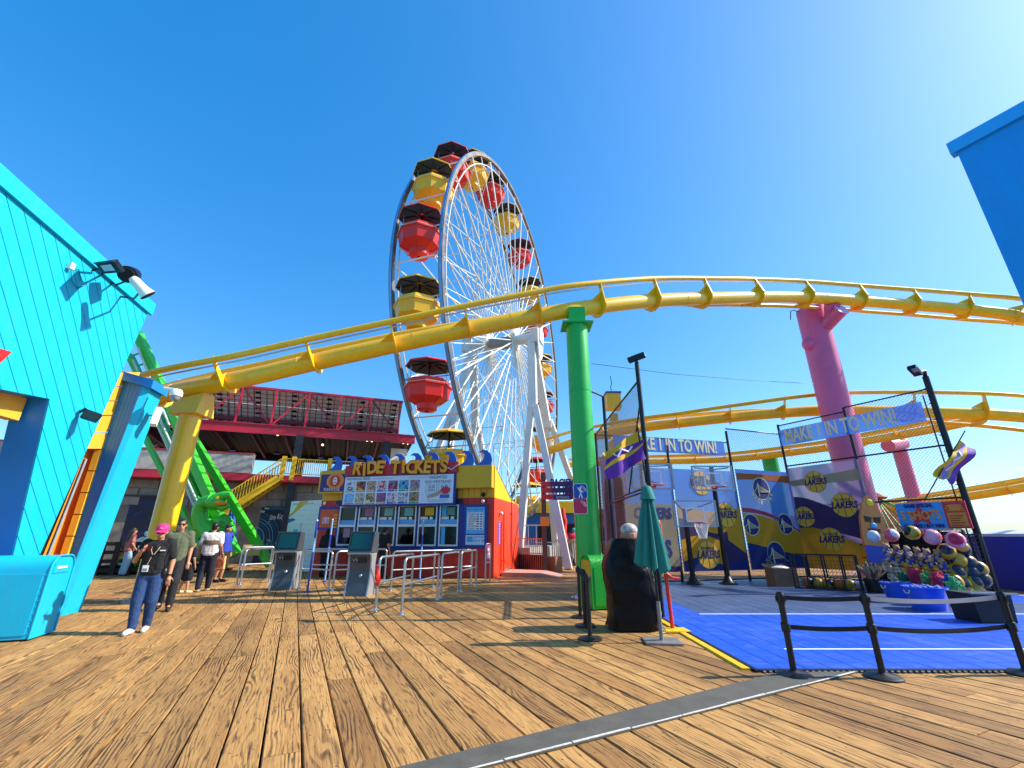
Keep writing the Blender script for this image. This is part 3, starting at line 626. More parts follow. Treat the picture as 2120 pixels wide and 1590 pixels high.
for k, (cl, v0) in enumerate((('#1b4fa8', 1017), ('#cf2a52', 1022))):
    pc = at(1201.5, 1017 if k == 0 else 1048, GY-.36); mb = MB(); w_, h_ = .17, .185
    pl = [(x*w_+sx*(w_-.05)*0, 0) for x, sx in ()] ; rr = .05
    pl = []
    for (sx, sz, a0) in ((1, 1, 0), (-1, 1, 90), (-1, -1, 180), (1, -1, 270)):
        for i in range(4):
            a = math.radians(a0+30*i); pl.append((sx*(w_-rr)+rr*math.cos(a), sz*(h_-rr)+rr*math.sin(a)))
    mb.prism(pl, pc, (1, 0, 0), (0, 0, 1), (0, -1, 0), .012); o = mb.build('emblem_plate', mat('emblem'+str(k), cl, .4, var=.06), cg)
    mb = MB(); mb.prism([(x*1.09, z*1.07) for x, z in pl], pc+V((0, .003, 0)), (1, 0, 0), (0, 0, 1), (0, -1, 0), .010); mb.build('emblem_edge', WHITE, o)
    mb = MB(); pc2 = pc+V((0, -.013, 0))
    if k == 0: mb.prism([(-.06, -.17), (-.01, -.05), (-.05, .03), (-.09, .10), (-.03, .08), (0, .13), (.03, .10), (.02, .03), (.08, -.02), (.05, -.04), (.01, -.02), (.06, -.17), (.02, -.17), (0, -.09), (-.03, -.17)], pc2, (1, 0, 0), (0, 0, 1), (0, -1, 0), .004)
    for q in range(3): mb.tube(arc(pc2+V((-.02, 0, -.02)), .12+.025*q, math.radians(5), math.radians(75), 6), .004, 4)
    mb.build('emblem_mark', WHITE, o)
PX, PY = 14.05, 18.2
cp = column('coaster_column', 'huge pink coaster support column rising behind the basketball fence', PX, PY, 11.5, .6, PINK)
a0 = V((PX+.1, PY-.2, 10.35)); a1 = at(1742, 640, 16.9)
MB().cyl(a0, a1, .30, .30, 22).build('side_arm', PINK, cp, 40)
MB().cyl(a1-(a0-a1).normalized()*.004, a1-(a0-a1).normalized()*.02, .32, .32, 22).build('arm_cap', mat('pale_pink', '#d09ad0', .4), cp)
q0 = at(1722, 628, 17.0); mb = MB(); mb.bar(a0.lerp(a1, .55), q0, .5, .35); mb.build('track_bracket', PINK, cp)
mb = MB(); mb.tube([(PX-.6, PY, 11.4), (PX-.8, PY, 11.5), (PX-.95, PY, 11.45), (PX-1.05, PY, 11.0)], .02, 5); mb.build('loose_cable', BLKM, cp)
MB().ball((PX-.55, PY-.1, 9.7), (.28, .28, .34), 12, 8).build('junction_dome', PINK, cp, 60)
c2 = at(1900, 1060, 30); cp2 = column('coaster_column', 'far slim pink coaster column seen through the right fence', c2.x, 30, at(1862, 925, 30).z, .42, PINK)
b0, b1 = at(1838, 923, 29.2), at(1868, 918, 30); MB().cyl(b0, b1, .42, .42, 16).build('side_arm', PINK, cp2, 40)
c3 = at(1615, 1060, 34); column('coaster_column', 'far green coaster column behind the warriors banner', c3.x, 34, at(1600, 948, 34).z, .55, GREEN)
c4 = at(1283, 1000, 27); column('coaster_column', 'far yellow column behind the left end of the basketball fence', c4.x, 27, at(1275, 915, 27).z, .5, YEL)
c5 = at(1268, 830, 30); t = thing('yellow_tower', 'small yellow boxed tower top with antenna behind the chain link fence', 'tower', (c5.x, 30, 0))
mb = MB(); mb.box((c5.x, 30, c5.z-.1), (1.0, 1.0, 1.1)); mb.box((c5.x, 30, (c5.z-1)/2), (.5, .5, c5.z-1)); mb.build('cabin', YELD, t)
mb = MB(); mb.box((c5.x, 30, c5.z+.5), (1.1, 1.1, .12)); mb.build('cap', NAVY, t); mb = MB(); mb.tube([(c5.x, 30, c5.z+.5), (c5.x-.05, 30, c5.z+1.1), (c5.x+.05, 30, c5.z+1.3), (c5.x-.02, 30, c5.z+1.9)], .03, 5); mb.build('antenna', BLKM, t)
# guy wire from the green column to the pink one
MB().tube([at(1226, 753, 12.05), at(1400, 775, 13.6), at(1550, 787, 16), at(1690, 795, 17.6)], .009, 5).build('guy_wire', BLKM)
tag(sc.objects['guy_wire'], 'thin sagging dark wire strung between green and pink columns', 'wire')
# ================================================================ FERRIS WHEEL
WC, WR, WY, WWID = V((-.72, 28.35, 14.5)), 12.0, .318, 2.57
wh, wnv = V((math.sin(WY), math.cos(WY), 0)), V((math.cos(WY), -math.sin(WY), 0))
def wp(a, r, side): return WC+wh*(-math.cos(a)*r)+V((0, 0, math.sin(a)*r))+wnv*side
fw = thing('ferris_wheel', 'giant white ferris wheel standing behind the ticket booth', 'ferris wheel', (WC.x, WC.y, 0))
PH = math.radians(4.5); HW = WWID/2
for sd in (1, -1):
    for (r0, r1, th, nm, mt) in ((WR-.20, WR, .20, 'rim', RIMST), (WR+.003, WR+.03, .12, 'rim_light_strip', RIMBL)):
        mb = MB(); n = 100; vs = []; fs = []
        for k in range(n):
            a = 2*math.pi*k/n
            for (r, s_) in ((r0, -th/2), (r1, -th/2), (r1, th/2), (r0, th/2)): vs.append(wp(a, r, sd*HW+s_))
        for k in range(n):
            k2 = (k+1) % n
            for j in range(4): fs.append((k*4+j, k*4+(j+1) % 4, k2*4+(j+1) % 4, k2*4+j))
        mb.add(vs, fs); mb.build(nm, mt, fw)
    mb = MB()
    for k in range(40):                                   # stiffener ring between rim and spokes
        pass
    for k in range(40):
        a = PH+2*math.pi*k/40; e = WR-.12
        MB().tube([wp(a, .55, sd*1.02), wp(a, e, sd*HW)], .048 if k % 2 == 0 else .034, 6).build('spoke', WHEELW, fw)
    MB().tube([wp(2*math.pi*k/40, WR-.75, sd*HW) for k in range(60)] if False else [wp(2*math.pi*k/60, WR-.62, sd*(HW-.02)) for k in range(60)], .035, 6, closed=True).build('spoke_ring', WHEELW, fw)
    MB().cyl(wp(0, 0, sd*.95), wp(0, 0, sd*1.14), .72, .72, 28).build('hub_flange', WHEELW, fw, 40)
for k in range(20):
    a = PH+math.pi/20+2*math.pi*k/20; a2 = PH+2*math.pi*k/20
    MB().tube([wp(a, WR-.12, -HW), wp(a, WR-.12, HW)], .04, 6).build('cross_tube', WHEELW, fw)
    mb = MB(); r1, r2 = WR*.62, WR-.62
    mb.tube([wp(a2, r1, -1.17), wp(a2, r2, HW)], .026, 5); mb.tube([wp(a2, r1, 1.17), wp(a2, r2, -HW)], .026, 5); mb.tube([wp(a2, r1, -1.17), wp(a2, r1, 1.17)], .03, 5); mb.build('sway_brace', WHEELW, fw)
    mb = MB(); mb.tube([wp(a2, 3.2, -1.06), wp(a2, r1, 1.17)], .024, 5); mb.tube([wp(a2, 3.2, 1.06), wp(a2, r1, -1.17)], .024, 5); mb.build('sway_brace', WHEELW, fw)
MB().cyl(wp(0, 0, -2.45), wp(0, 0, 2.45), .38, .38, 24).build('axle', WHEELW, fw, 40)
mb = MB(frame(WC, wnv)); mb.box((0, 0, -.1), (1.7, .9, .55)); mb.build('drive_box', mat('grey_drive', '#8a8680', .5, dirt=.2), fw)
for sd in (1, -1):
    T_ = wp(0, 0, sd*2.2); 
    for hd in (-1, 1):
        F_ = V((WC.x, WC.y, 0))+wnv*sd*2.2+wh*hd*(4.3 if hd < 0 else 5.0); kn = T_.lerp(F_+wnv*sd*1.2, .40)
        MB().bar(T_+V((0, 0, .2)), kn, .40, .52, up=wnv).build('support_leg', WHEELW, fw)
        for fo in (-1.0, 1.35):
            MB().bar(kn+V((0, 0, .35))+wnv*fo*.12, F_+wnv*sd*1.4+wh*hd*(.2+fo*.55)+wnv*fo*1.2, .32, .36, up=wnv).build('support_foot', WHEELW, fw)
        mb = MB(); mb.box(kn, (.62, .5, .42), WY*-1); mb.build('leg_joint', WHEELW, fw)
    mb = MB(frame(T_+wnv*sd*.4, wnv)); mb.box((0, 0, 0), (.7, .9, .95)); mb.build('bearing_housing', WHEELW, fw)
# white oval badge on the hub
MB().lathe([(.0, 0), (1.25, .0), (1.3, .05), (1.25, .1), (0, .1)], 32, wp(0, 0, 2.75), Matrix((V((0, 0, 1.35)), wh*.55, wnv)).transposed()).build('hub_badge', WHITE, fw)
mb = MB(); b0 = wp(0, 0, 2.87)
for (x0, z0, x1, z1) in ((-.3, -.7, -.3, .7), (.3, -.7, .3, .7), (-.35, .25, .35, .25), (-.35, -.3, .35, -.3)): mb.bar(b0+wh*x0+V((0, 0, z0)), b0+wh*x1+V((0, 0, z1)), .16, .03, up=wnv)
mb.build('badge_mark', mat('badge_blue', '#4a9ad8', .4), fw)
# ---- gondolas
def gondola(m, m2, name):
    t = thing('gondola', '', 'gondola', (0, 0, 0), 0, 'gondolas of the ferris wheel'); q = math.pi/8
    tub_o = MB().lathe([(1.0, .16), (1.03, .16), (1.05, -.08), (1.17, -.10), (1.17, -.16), (1.10, -.2), (.98, -.72), (.50, -.98), (.46, -1.0)], 8, ph=q).build('tub', m, t, local=True)
    MB().lathe([(.50, -.96), (.47, -1.22), (.40, -1.27), (.12, -1.28)], 16).build('base_drum', m, t, 40, local=True)
    MB().cyl((0, 0, -1.30), (0, 0, -1.275), .10, .10, 10).build('drain', DBLACK, tub_o, local=True)
    MB().lathe([(1.15, -.095), (1.18, -.085), (1.18, -.07), (1.06, -.06)], 8, ph=q, cap=False).build('trim_band', mat('gondola_trim', '#f2d7b0', .4), tub_o, local=True)
    mb = MB()
    for k in range(8):
        a = q+k*math.pi/4; p = V((math.cos(a), math.sin(a), 0)); mb.bar(p*1.0+V((0, 0, -.68)), p*.55+V((0, 0, -.95)), .05, .06)
    mb.build('floor_rib', m, tub_o, local=True)
    MB().lathe([(1.13, .98), (1.10, .95), (.5, 1.12), (.18, 1.20)], 8, ph=q, cap=False).build('canopy_underside', GDARK, t, local=True)
    can_o = MB().lathe([(1.17, .96), (1.19, 1.0), (1.15, 1.06), (.55, 1.26), (.05, 1.36)], 8, ph=q, cap=False).build('canopy_top', m2, t, local=True)
    mb = MB()
    for k in range(8):
        a = q+k*math.pi/4; p = V((math.cos(a), math.sin(a), 0)); mb.bar(p*1.08+V((0, 0, .95)), p*.3+V((0, 0, 1.13)), .05, .06)
    mb.build('canopy_rib', GDARK, can_o, local=True)
    MB().cyl((0, 0, -.3), (0, 0, 1.2), .05, .05, 8).build('centre_pole', BLKM, t, local=True)
    for k in (1, 5): MB().cyl((.9*math.cos(k*.785), .9*math.sin(k*.785), .1), (.9*math.cos(k*.785), .9*math.sin(k*.785), 1.05), .02, .02, 6).build('side_pole', STEEL, t, local=True)
    MB().cyl((-1.25, 0, .42), (1.25, 0, .42), .035, .035, 8).build('pivot_bar', STEEL, t, local=True)
    mb = MB(); mb.lathe([(.98, -.2), (.96, -.25), (.6, -.3)], 8, ph=q); mb.build('seat', DBLACK, tub_o, local=True)
    return t
gr_, gy_ = gondola(GRED, GRED, 'r'), gondola(GYEL, GYEL, 'y')
where = {0: 'third up on the near left side of the wheel', 1: 'at the upper left of the wheel', 2: 'just left of the very top of the wheel', 3: 'just right of the very top of the wheel', 4: 'upper right, second right of the top', 5: 'right side, third below the top', 6: 'right side, fourth below the top', 7: 'right side just above the yellow track', 8: 'right side beside the wheel hub', 9: 'right side just below hub height', 10: 'far right, level with the small lamps', 11: 'low on the far right behind the white legs', 12: 'lower right between the white legs', 13: 'near the bottom right behind the entrance sign', 14: 'at the bottom behind the entrance fence', 15: 'at the very bottom behind the ticket booth', 16: 'hidden low behind the ticket booth roof', 17: 'low left with only its canopy above the ticket booth', 18: 'lowest in full view above the ticket booth', 19: 'second up, left, crossed by the yellow track'}
first = {0: True, 1: True}
for k in range(20):
    if k in (14, 15, 16): continue
    a = PH+k*2*math.pi/20; p = wp(a, WR-.32, 0)-V((0, 0, .42)); odd = k % 2
    src = gy_ if odd else gr_; lab = ('yellow' if odd else 'red')+' gondola '+where[k]
    if first[odd]: o = src; o.location = p; o.scale = (.95,)*3; o.rotation_euler = (0, 0, -WY); o['label'] = lab; first[odd] = False; WM[o.name] = Matrix.Translation(p)
    else: o = copy_tree(src, None, p, -WY, lab); o.scale = (.95,)*3
for o, hh in ((sc.objects['gondola'], 0),):
    pass
# ================================================================ TICKET BOOTH
BF = V((-.74, 17.35, 0)); bX = V((.973, -.232, 0)).normalized(); BRZ = math.atan2(bX.y, bX.x); bY = V((-bX.y, bX.x, 0)); BWD = 7.55
booth = thing('ticket_booth', 'red and yellow ticket booth with a row of six windows', 'booth', tuple(BF), BRZ)
FB = frame(BF, bX)
def bpx(u, v, off=0.0):                       # photo pixel on the booth front -> (x, z)
    p = onplane(u, v, BF-bY*off, bY); d = p-BF; return (d.dot(bX), p.z)
def B(): return MB(FB)
RZT, YB = 4.1, bpx(1016, 1030)[1]
for k in range(30):                           # tongue and groove front boards (red below, ochre above)
    x0 = -BWD+k*BWD/30
    B().bx(x0+.006, x0+BWD/30-.006, .0, .03, 0, YB).build('front_board', REDW, booth)
    B().bx(x0+.006, x0+BWD/30-.006, -.002, .03, YB+.004, YB+.36).build('front_board', YELD, booth)
B().bx(-BWD, -.001, .031, .12, 0, RZT).build('front_wall', MAROON, booth)
B().bx(-BWD-.02, .02, -.28, .1, YB+.36, RZT).build('parapet', YELD, booth)
# right end: sunlit, sloping roof
sp = [(0, 0), (4.2, 0), (4.2, 2.75), (2.6, 3.05), (.0, 3.9)]
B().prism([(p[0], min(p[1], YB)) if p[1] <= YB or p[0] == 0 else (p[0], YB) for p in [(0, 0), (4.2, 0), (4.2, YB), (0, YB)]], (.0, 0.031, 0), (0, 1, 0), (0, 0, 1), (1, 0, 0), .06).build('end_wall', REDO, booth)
B().prism([(0, YB), (4.2, YB), (4.2, 2.78), (2.5, 3.05), (0.0, RZT)], (.0, .031, 0), (0, 1, 0), (0, 0, 1), (1, 0, 0), .062).build('end_gable', mat('bright_yellow_wall', '#f4c20a', .5, var=.05, dirt=.06), booth)
B().add([(-BWD, .1, RZT-.05), (.08, .1, RZT-.05), (.08, 2.5, 3.08), (-BWD, 2.5, 3.08), (.08, 4.25, 2.8), (-BWD, 4.25, 2.8)], [(0, 1, 2, 3), (3, 2, 4, 5)]).build('roof', mat('roof_felt', '#5a5550', .9), booth)
B().bx(-BWD, -BWD+.1, .13, 4.2, 0, 2.8).build('end_wall', REDW, booth); B().bx(-BWD, .0, 4.1, 4.2, 0, 2.8).build('back_wall', REDW, booth)
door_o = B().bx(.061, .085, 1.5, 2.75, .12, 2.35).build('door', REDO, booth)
B().bx(.086, .094, 1.55, 2.7, .13, .22).build('kick_plate', STEEL, door_o)
B().ball((.12, 2.62, 1.1), .045, 10, 6).build('door_knob', STEEL, door_o); 
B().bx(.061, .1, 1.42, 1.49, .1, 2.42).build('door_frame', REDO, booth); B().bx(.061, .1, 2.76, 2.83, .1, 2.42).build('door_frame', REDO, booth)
B().bx(.062, .075, .62, .86, 1.15, 2.0).build('neon_plate', mat('blue_plate', '#2f66e8', .4), booth)
mb = B()
for k in range(9): mb.bx(.0755, .080, .67+.03*(k % 2), .80, 1.2+k*.086, 1.2+k*.086+.05)
mb.build('neon_lettering', mat('pink_letters', '#f59ad0', .4), booth)
mb = B(); mb.tube([(.11, .9, 2.0), (.11, .9, .2)], .03, 6); mb.tube([(.11, .9, .55), (.25, .95, .6), (.27, .95, .45)], .03, 6); mb.build('conduit', REDO, booth)
B().ball((.14, .8, 2.32), .075, 10, 8).build('globe_lamp', WHITE, booth, 60)
# blue breaking waves along the roof line
WAVE = mat('wave_blue', '#2560c0', .45, var=.1); wave = [(0, 0), (.62, 0), (.66, .22), (.60, .42), (.47, .54), (.30, .56), (.16, .48), (.30, .47), (.38, .40), (.36, .27), (.26, .15), (.12, .06)]
wx = [-7.45, -6.72, -5.9, -5.1, -4.35, -3.6, -2.95, -2.3, -1.65, -.72]
for k in range(10):
    x0 = -7.4+k*.74; B().prism([(x*1.12, z*1.15) for x, z in wave], (x0, -.2, RZT-.03), (1, 0, 0), (0, 0, 1), (0, 1, 0), .06).build('wave_cutout', WAVE, booth)
# red name board with big yellow letters
nb0, nb1 = bpx(716, 979, .3), bpx(949, 958, .3)
nbz0, nbz1 = bpx(716, 992, .3)[1], bpx(716, 978, .3)[1]
B().bx(nb0[0], bpx(949, 965, .3)[0], -.36, -.29, 3.84, 4.26).build('name_board', mat('sign_red', '#b8283a', .5), booth)
mb = B(); sx0, sx1 = bpx(735, 970, .4)[0], bpx(920, 970, .4)[0]
LET = mat('letter_gold', '#f2a90a', .35, coat=.3); LETD = mat('letter_edge', '#8a4a08', .5)
word = 'RIDE TICKETS'; stp = (sx1-sx0)/11.4
for i, ch in enumerate(word):
    if ch == ' ': continue
    xx = sx0+(i+.35)*stp*1.0; tilt = math.radians(random.uniform(-7, 7)); zz = 4.07+random.uniform(-.03, .05)
    U = V((math.cos(tilt), 0, math.sin(tilt))); Wv = V((-math.sin(tilt), 0, math.cos(tilt)))
    lo_ = put_text(B(), ch, (xx, -.40, zz), U, Wv, .70, .045, .92, offset=.045).build('sign_letter', LETD, booth)
    m_ = B(); put_text(m_, ch, (xx, -.452, zz), U, Wv, .70, .008, .90, offset=.024); m_.build('sign_letter_face', LET, lo_)
mb = B(); mb.tube([(sx1+.1, -.385, 4.05), (sx1+.3, -.385, 3.95), (sx1+.55, -.385, 4.12), (sx1+.62, -.385, 4.2)], .02, 5); mb.build('neon_tube', WHITE, booth)
# menu board
m0, m1 = bpx(710, 1044, .33), bpx(938, 981, .33); X0, X1, Z0, Z1 = bpx(711, 1030, .33)[0], bpx(938, 1030, .33)[0], bpx(820, 1042, .33)[1], bpx(820, 986, .33)[1]
B().bx(X0-.04, X1+.08, -.34, .0, Z0-.1, Z1+.06).build('menu_frame', NAVY, booth)
MENU = mat('menu_white', '#cfe2f2', .35, var=.04)
menu_o = B().bx(X0, X1, -.352, -.341, Z0-.02, Z1+.02).build('menu_panel', MENU, booth)
BTP = menu_o
def photo_mat(i, cols):
    n = 'ride_photo_%d' % i; m = bpy.data.materials.new(n); m.use_nodes = True; nt = m.node_tree; b = nt.nodes['Principled BSDF']
    tc = nd(nt, 'ShaderNodeTexCoord'); nz = nd(nt, 'ShaderNodeTexNoise', Scale=6.5+i % 3, Detail=3.0, Roughness=.7, Distortion=.6); nt.links.new(tc.outputs['Object'], nz.inputs['Vector'])
    r = nd(nt, 'ShaderNodeValToRGB'); e = r.color_ramp.elements; r.color_ramp.interpolation = 'LINEAR'
    while len(e) < len(cols): e.new(.5)
    for k, c in enumerate(cols): e[k].position = .40+.18*k/(len(cols)-1); e[k].color = lin(c)+[1]
    nt.links.new(nz.outputs['Fac'], r.inputs[0]); nt.links.new(r.outputs[0], b.inputs['Base Color']); b.inputs['Roughness'].default_value = .35
    MATS[n] = m; return m
PC = [('#7fa8c8', '#f0f4f8', '#1a2a44'), ('#d8a030', '#b02020', '#302018'), ('#b02030', '#e0d0b0', '#2a2028'), ('#1a4fa0', '#e8e0e0', '#b02030'), ('#3a80c8', '#c82818', '#2a1a18'), ('#4aa0d8', '#5ab0e0', '#101820'), ('#5aa0d8', '#b88078', '#786058'),
      ('#3aa0e0', '#a0d8f0', '#2880c0'), ('#383028', '#e0dcc8', '#706040'), ('#a08858', '#382820', '#e0c890'), ('#2a60b8', '#c83838', '#304888'), ('#8a7ab8', '#f0f0f4', '#a02838'), ('#1c2c48', '#e8e8e8', '#3a5a88'), ('#1f4fa0', '#c89858', '#304020')]
CP = ['#e0b020', '#e0b020', '#e0a020', '#2a50b0', '#2a50b0', '#2a9a48', '#2a9a48', '#e07830', '#d8b030', '#d8b030', '#d8b030', '#2a50b0', '#2a50b0', '#2a9a48']
pw = (X1-X0)*.70/7; ph = (Z1-Z0)*.43
for i in range(14):
    c, r = i % 7, i//7; x = X0+.08+c*pw; z1 = Z1-.17-r*(ph+.02)
    B().bx(x, x+pw*.86, -.3575, -.3525, z1-ph*.78, z1).build('ride_photo', photo_mat(i, PC[i]), menu_o)
    B().bx(x, x+pw*.6, -.3575, -.3525, z1-ph*.93, z1-ph*.81).build('price_tag', mat('tag'+CP[i], CP[i], .4), menu_o)
    m_ = B(); put_text(m_, '10', (x+pw*.74, -.354, z1-ph*.87), (1, 0, 0), (0, 0, 1), .1, .002) if False else m_.bx(x+pw*.66, x+pw*.84, -.3575, -.3525, z1-ph*.92, z1-ph*.83); m_.build('price_mark', mat('mark_dark', '#3a4658', .5), menu_o)
INK = mat('sign_ink', '#1c2740', .5); xr = X0+(X1-X0)*.865
def btext(s, x, z, size, m=INK, sx=1.0, y=-.354, nm='lettering', **k): return put_text(B(), s, (x, y, z), (1, 0, 0), (0, 0, 1), size, .003, sx, **k).build(nm, m, BTP)
btext('INDIVIDUAL RIDES', X0+.62, Z1-.07, .13); btext('UNLIMITED', xr, Z1-.10, .15); btext('RIDE WRISTBAND', xr, Z1-.27, .145, sx=.95)
btext('30.00', xr-.27, Z1-.47, .19, sx=.7); btext('45.00', xr+.27, Z1-.47, .19, sx=.7)
for dx_ in (-.27, .27):
    m_ = B(); x0, x1, z0, z1 = xr+dx_-.23, xr+dx_+.23, Z1-.66, Z1-.36
    for (a, b_) in (((x0, z0), (x1, z0)), ((x1, z0), (x1, z1)), ((x1, z1), (x0, z1)), ((x0, z1), (x0, z0))): m_.bar((a[0], -.354, a[1]), (b_[0], -.354, b_[1]), .012, .006)
    m_.build('price_box', INK, menu_o)
    B().bx(x0+.08, x1-.08, -.3560, -.3525, z0+.06, z0+.09).build('small_print', INK, menu_o)
for (z_, w_) in ((Z1-.74, .5), (Z0+.1, .45), (Z0+.05, .4)): B().bx(xr-w_, xr+w_, -.356, -.3525, z_-.012, z_+.012).build('small_print', mat('faint_ink', '#8fa6bd', .5), menu_o)
B().bx(X0+1.3, X0+2.2, -.356, -.3525, Z1-.085, Z1-.065).build('small_print', mat('faint_ink', '#8fa6bd', .5), menu_o); B().bx(X0+2.9, X0+4.0, -.356, -.3525, Z1-.085, Z1-.07).build('small_print', mat('faint_ink', '#8fa6bd', .5), menu_o)
m_ = B(); m_.prism([(-.45, -.1), (-.1, .02), (.12, .12), (.15, .02), (0, -.12), (-.4, -.2)], (xr, -.353, Z0+.36), (1, 0, 0), (0, 0, 1), (0, -1, 0), .006); m_.build('wristband_picture', mat('arm_tone', '#b09a86', .5), menu_o)
m_ = B(); m_.prism([((.17 if k % 2 else .24)*math.cos(k*math.pi/12), (.12 if k % 2 else .17)*math.sin(k*math.pi/12)) for k in range(24)], (xr+.33, -.36, Z0+.46), (1, 0, 0), (0, 0, 1), (0, -1, 0), .006); m_.build('starburst', mat('burst_red', '#d02038', .4), menu_o)
B().bx(xr+.1, xr+.5, -.358, -.3525, Z0+.16, Z0+.3).build('ticket_picture', mat('ticket_blue', '#2a60c0', .4), menu_o)
# funhouse sign at left
s0, s1, t0, t1 = bpx(664, 1000, .3)[0], bpx(714, 1000, .3)[0], bpx(690, 1018, .3)[1], bpx(690, 982, .3)[1]
B().bx(s0-.08, s1+.06, -.30, -.282, t0-.06, t1+.1).build('sign_back', YELD, booth)
BTP = fun_o = B().bx(s0, s1, -.315, -.301, t0, t1).build('funhouse_panel', mat('funhouse_purple', '#34266e', .45), booth)
sc_, sz_ = (s0+s1)/2+.12, (t0+t1)/2+.08
B().lathe([(.36, 0), (.34, .012), (0, .014)], 28, (sc_, -.316, sz_), Matrix(((1.15, 0, 0), (0, 0, -1), (0, .9, 0)))).build('sun_disc', mat('sun_orange', '#f08a2a', .4), fun_o)
m_ = B(); m_.prism([((.30 if k % 2 == 0 else .2)*math.cos(k*math.pi/14), (.28 if k % 2 == 0 else .18)*math.sin(k*math.pi/14)) for k in range(28)], (sc_, -.331, sz_), (1, 0, 0), (0, 0, 1), (0, -1, 0), .006); m_.build('sun_rays', mat('ray_red', '#b8202a', .4), fun_o)
B().lathe([(.13, 0), (.12, .01), (0, .012)], 20, (sc_, -.338, sz_), Matrix(((.85, 0, 0), (0, 0, -1), (0, 1.25, 0)))).build('face_disc', mat('face_cream', '#f0dcc8', .4), fun_o)
m_ = B()
for dx_ in (-.04, .04): m_.ball((sc_+dx_, -.352, sz_+.05), (.018, .006, .028), 8, 6)
m_.tube([(sc_-.06, -.352, sz_-.05), (sc_, -.352, sz_-.09), (sc_+.06, -.352, sz_-.05)], .012, 5); m_.build('face_mark', INK, fun_o)
btext('FUNHOUSE', (s0+s1)/2, t0+.09, .19, WHITE, .78, -.317)
# poster under the funhouse sign
q0, q1, u0, u1 = bpx(663, 1080)[0], bpx(702, 1080)[0], bpx(680, 1092)[1], bpx(680, 1055)[1]
B().bx(q0-.1, q1+.1, -.04, -.006, u0-.1, u1+.12).build('poster_frame', NAVY, booth); post_o = B().bx(q0, q1, -.05, -.041, u0, u1).build('poster_sheet', mat('poster_orange', '#d8581c', .5, var=.2, scale=9), booth)
B().bx(q0+.12, q0+.45, -.056, -.051, u0+.15, u1-.3).build('poster_picture', photo_mat(20, ('#3aa0d8', '#f0b0b8', '#c02838', '#f0e8e8')), post_o)
for k in range(5): B().bx(q1-.25, q1-.05, -.056, -.051, u1-.25-k*.12, u1-.2-k*.12).build('poster_line', ORANGEY, post_o)
# six windows
wz0, wz1, wm = bpx(800, 1130)[1], bpx(800, 1047)[1], bpx(800, 1088)[1]
xs = [(703, 738), (742, 778), (783, 820), (826, 861), (868, 905), (911, 952)]
fx0, fx1 = bpx(700, 1090)[0]-.08, bpx(954, 1090)[0]+.08
B().bx(fx0, fx1, -.05, -.006, wz0-.16, wz1+.12).build('window_wall', NAVY, booth)
GLS = mat('booth_glass', '#0a0c10', .06, var=.3, scale=1.5, spec=.4)
AL = mat('window_aluminium', '#cfd4d8', .35, metal=.3, var=.05)
wx_ = [(fx0+.1+k*(fx1-fx0-.2)/6+.05, fx0+.1+(k+1)*(fx1-fx0-.2)/6-.05) for k in range(6)]
NOTE = ['#3a2830', '#a06a90', '#7ab0a0', '#6ab0a8', '#d8b010', '#5a8a80']
for k, (x0, x1) in enumerate(wx_):
    w_ = B().bx(x0, x1, -.058, -.051, wz0, wz1).build('window', GLS, booth)
    def wb(*a): m_ = B(); m_.bx(*a); return m_
    for (a0, a1, c0, c1) in ((x0, x0+.05, wz0, wz1), (x1-.05, x1, wz0, wz1), (x0+.05, x1-.05, wz1-.05, wz1), (x0+.05, x1-.05, wz0, wz0+.06), (x0+.05, x1-.05, wm-.05, wm+.04)):
        wb(a0, a1, -.12, -.0585, c0, c1).build('frame', AL, w_)
    zz = wm+.05
    wb(x0+.06, x1-.06, -.064, -.0585, zz, zz+.16).build('notice', mat('notice_blue', '#5aa8e0', .4, var=.2, scale=14), w_)
    if k: wb(x0+.06, x0+.06+(x1-x0)*.4, -.064, -.0585, zz+.17, zz+.27).build('notice', mat('notice_cream', '#e8dcc8', .5), w_); wb(x1-.33, x1-.2, -.064, -.0585, zz+.17, zz+.27).build('notice', WHITE, w_)
    if k: wb(x0+.25, x0+.62, -.064, -.0585, wz1-.40, wz1-.1).build('notice', mat('note%d' % k, NOTE[k], .6), w_)
    if k == 0: wb(x0+.25, x0+.55, -.064, -.0585, wm-.45, wm-.1).build('notice', mat('note0', '#a08090', .6), w_)
    if k == 5: wb(x0+.08, x0+.3, -.064, -.0585, wm+.34, wz1-.06).build('notice', mat('notice_sky', '#3ab0e8', .5), w_); wb(x0+.08, x0+.24, -.064, -.0585, wz0+.07, wm-.06).build('notice', mat('notice_sky', '#3ab0e8', .5), w_)
B().bx(fx0-.9, fx1+.1, -.42, -.051, wz0-.2, wz0-.14).build('counter', mat('counter_dark', '#33363c', .4), booth)
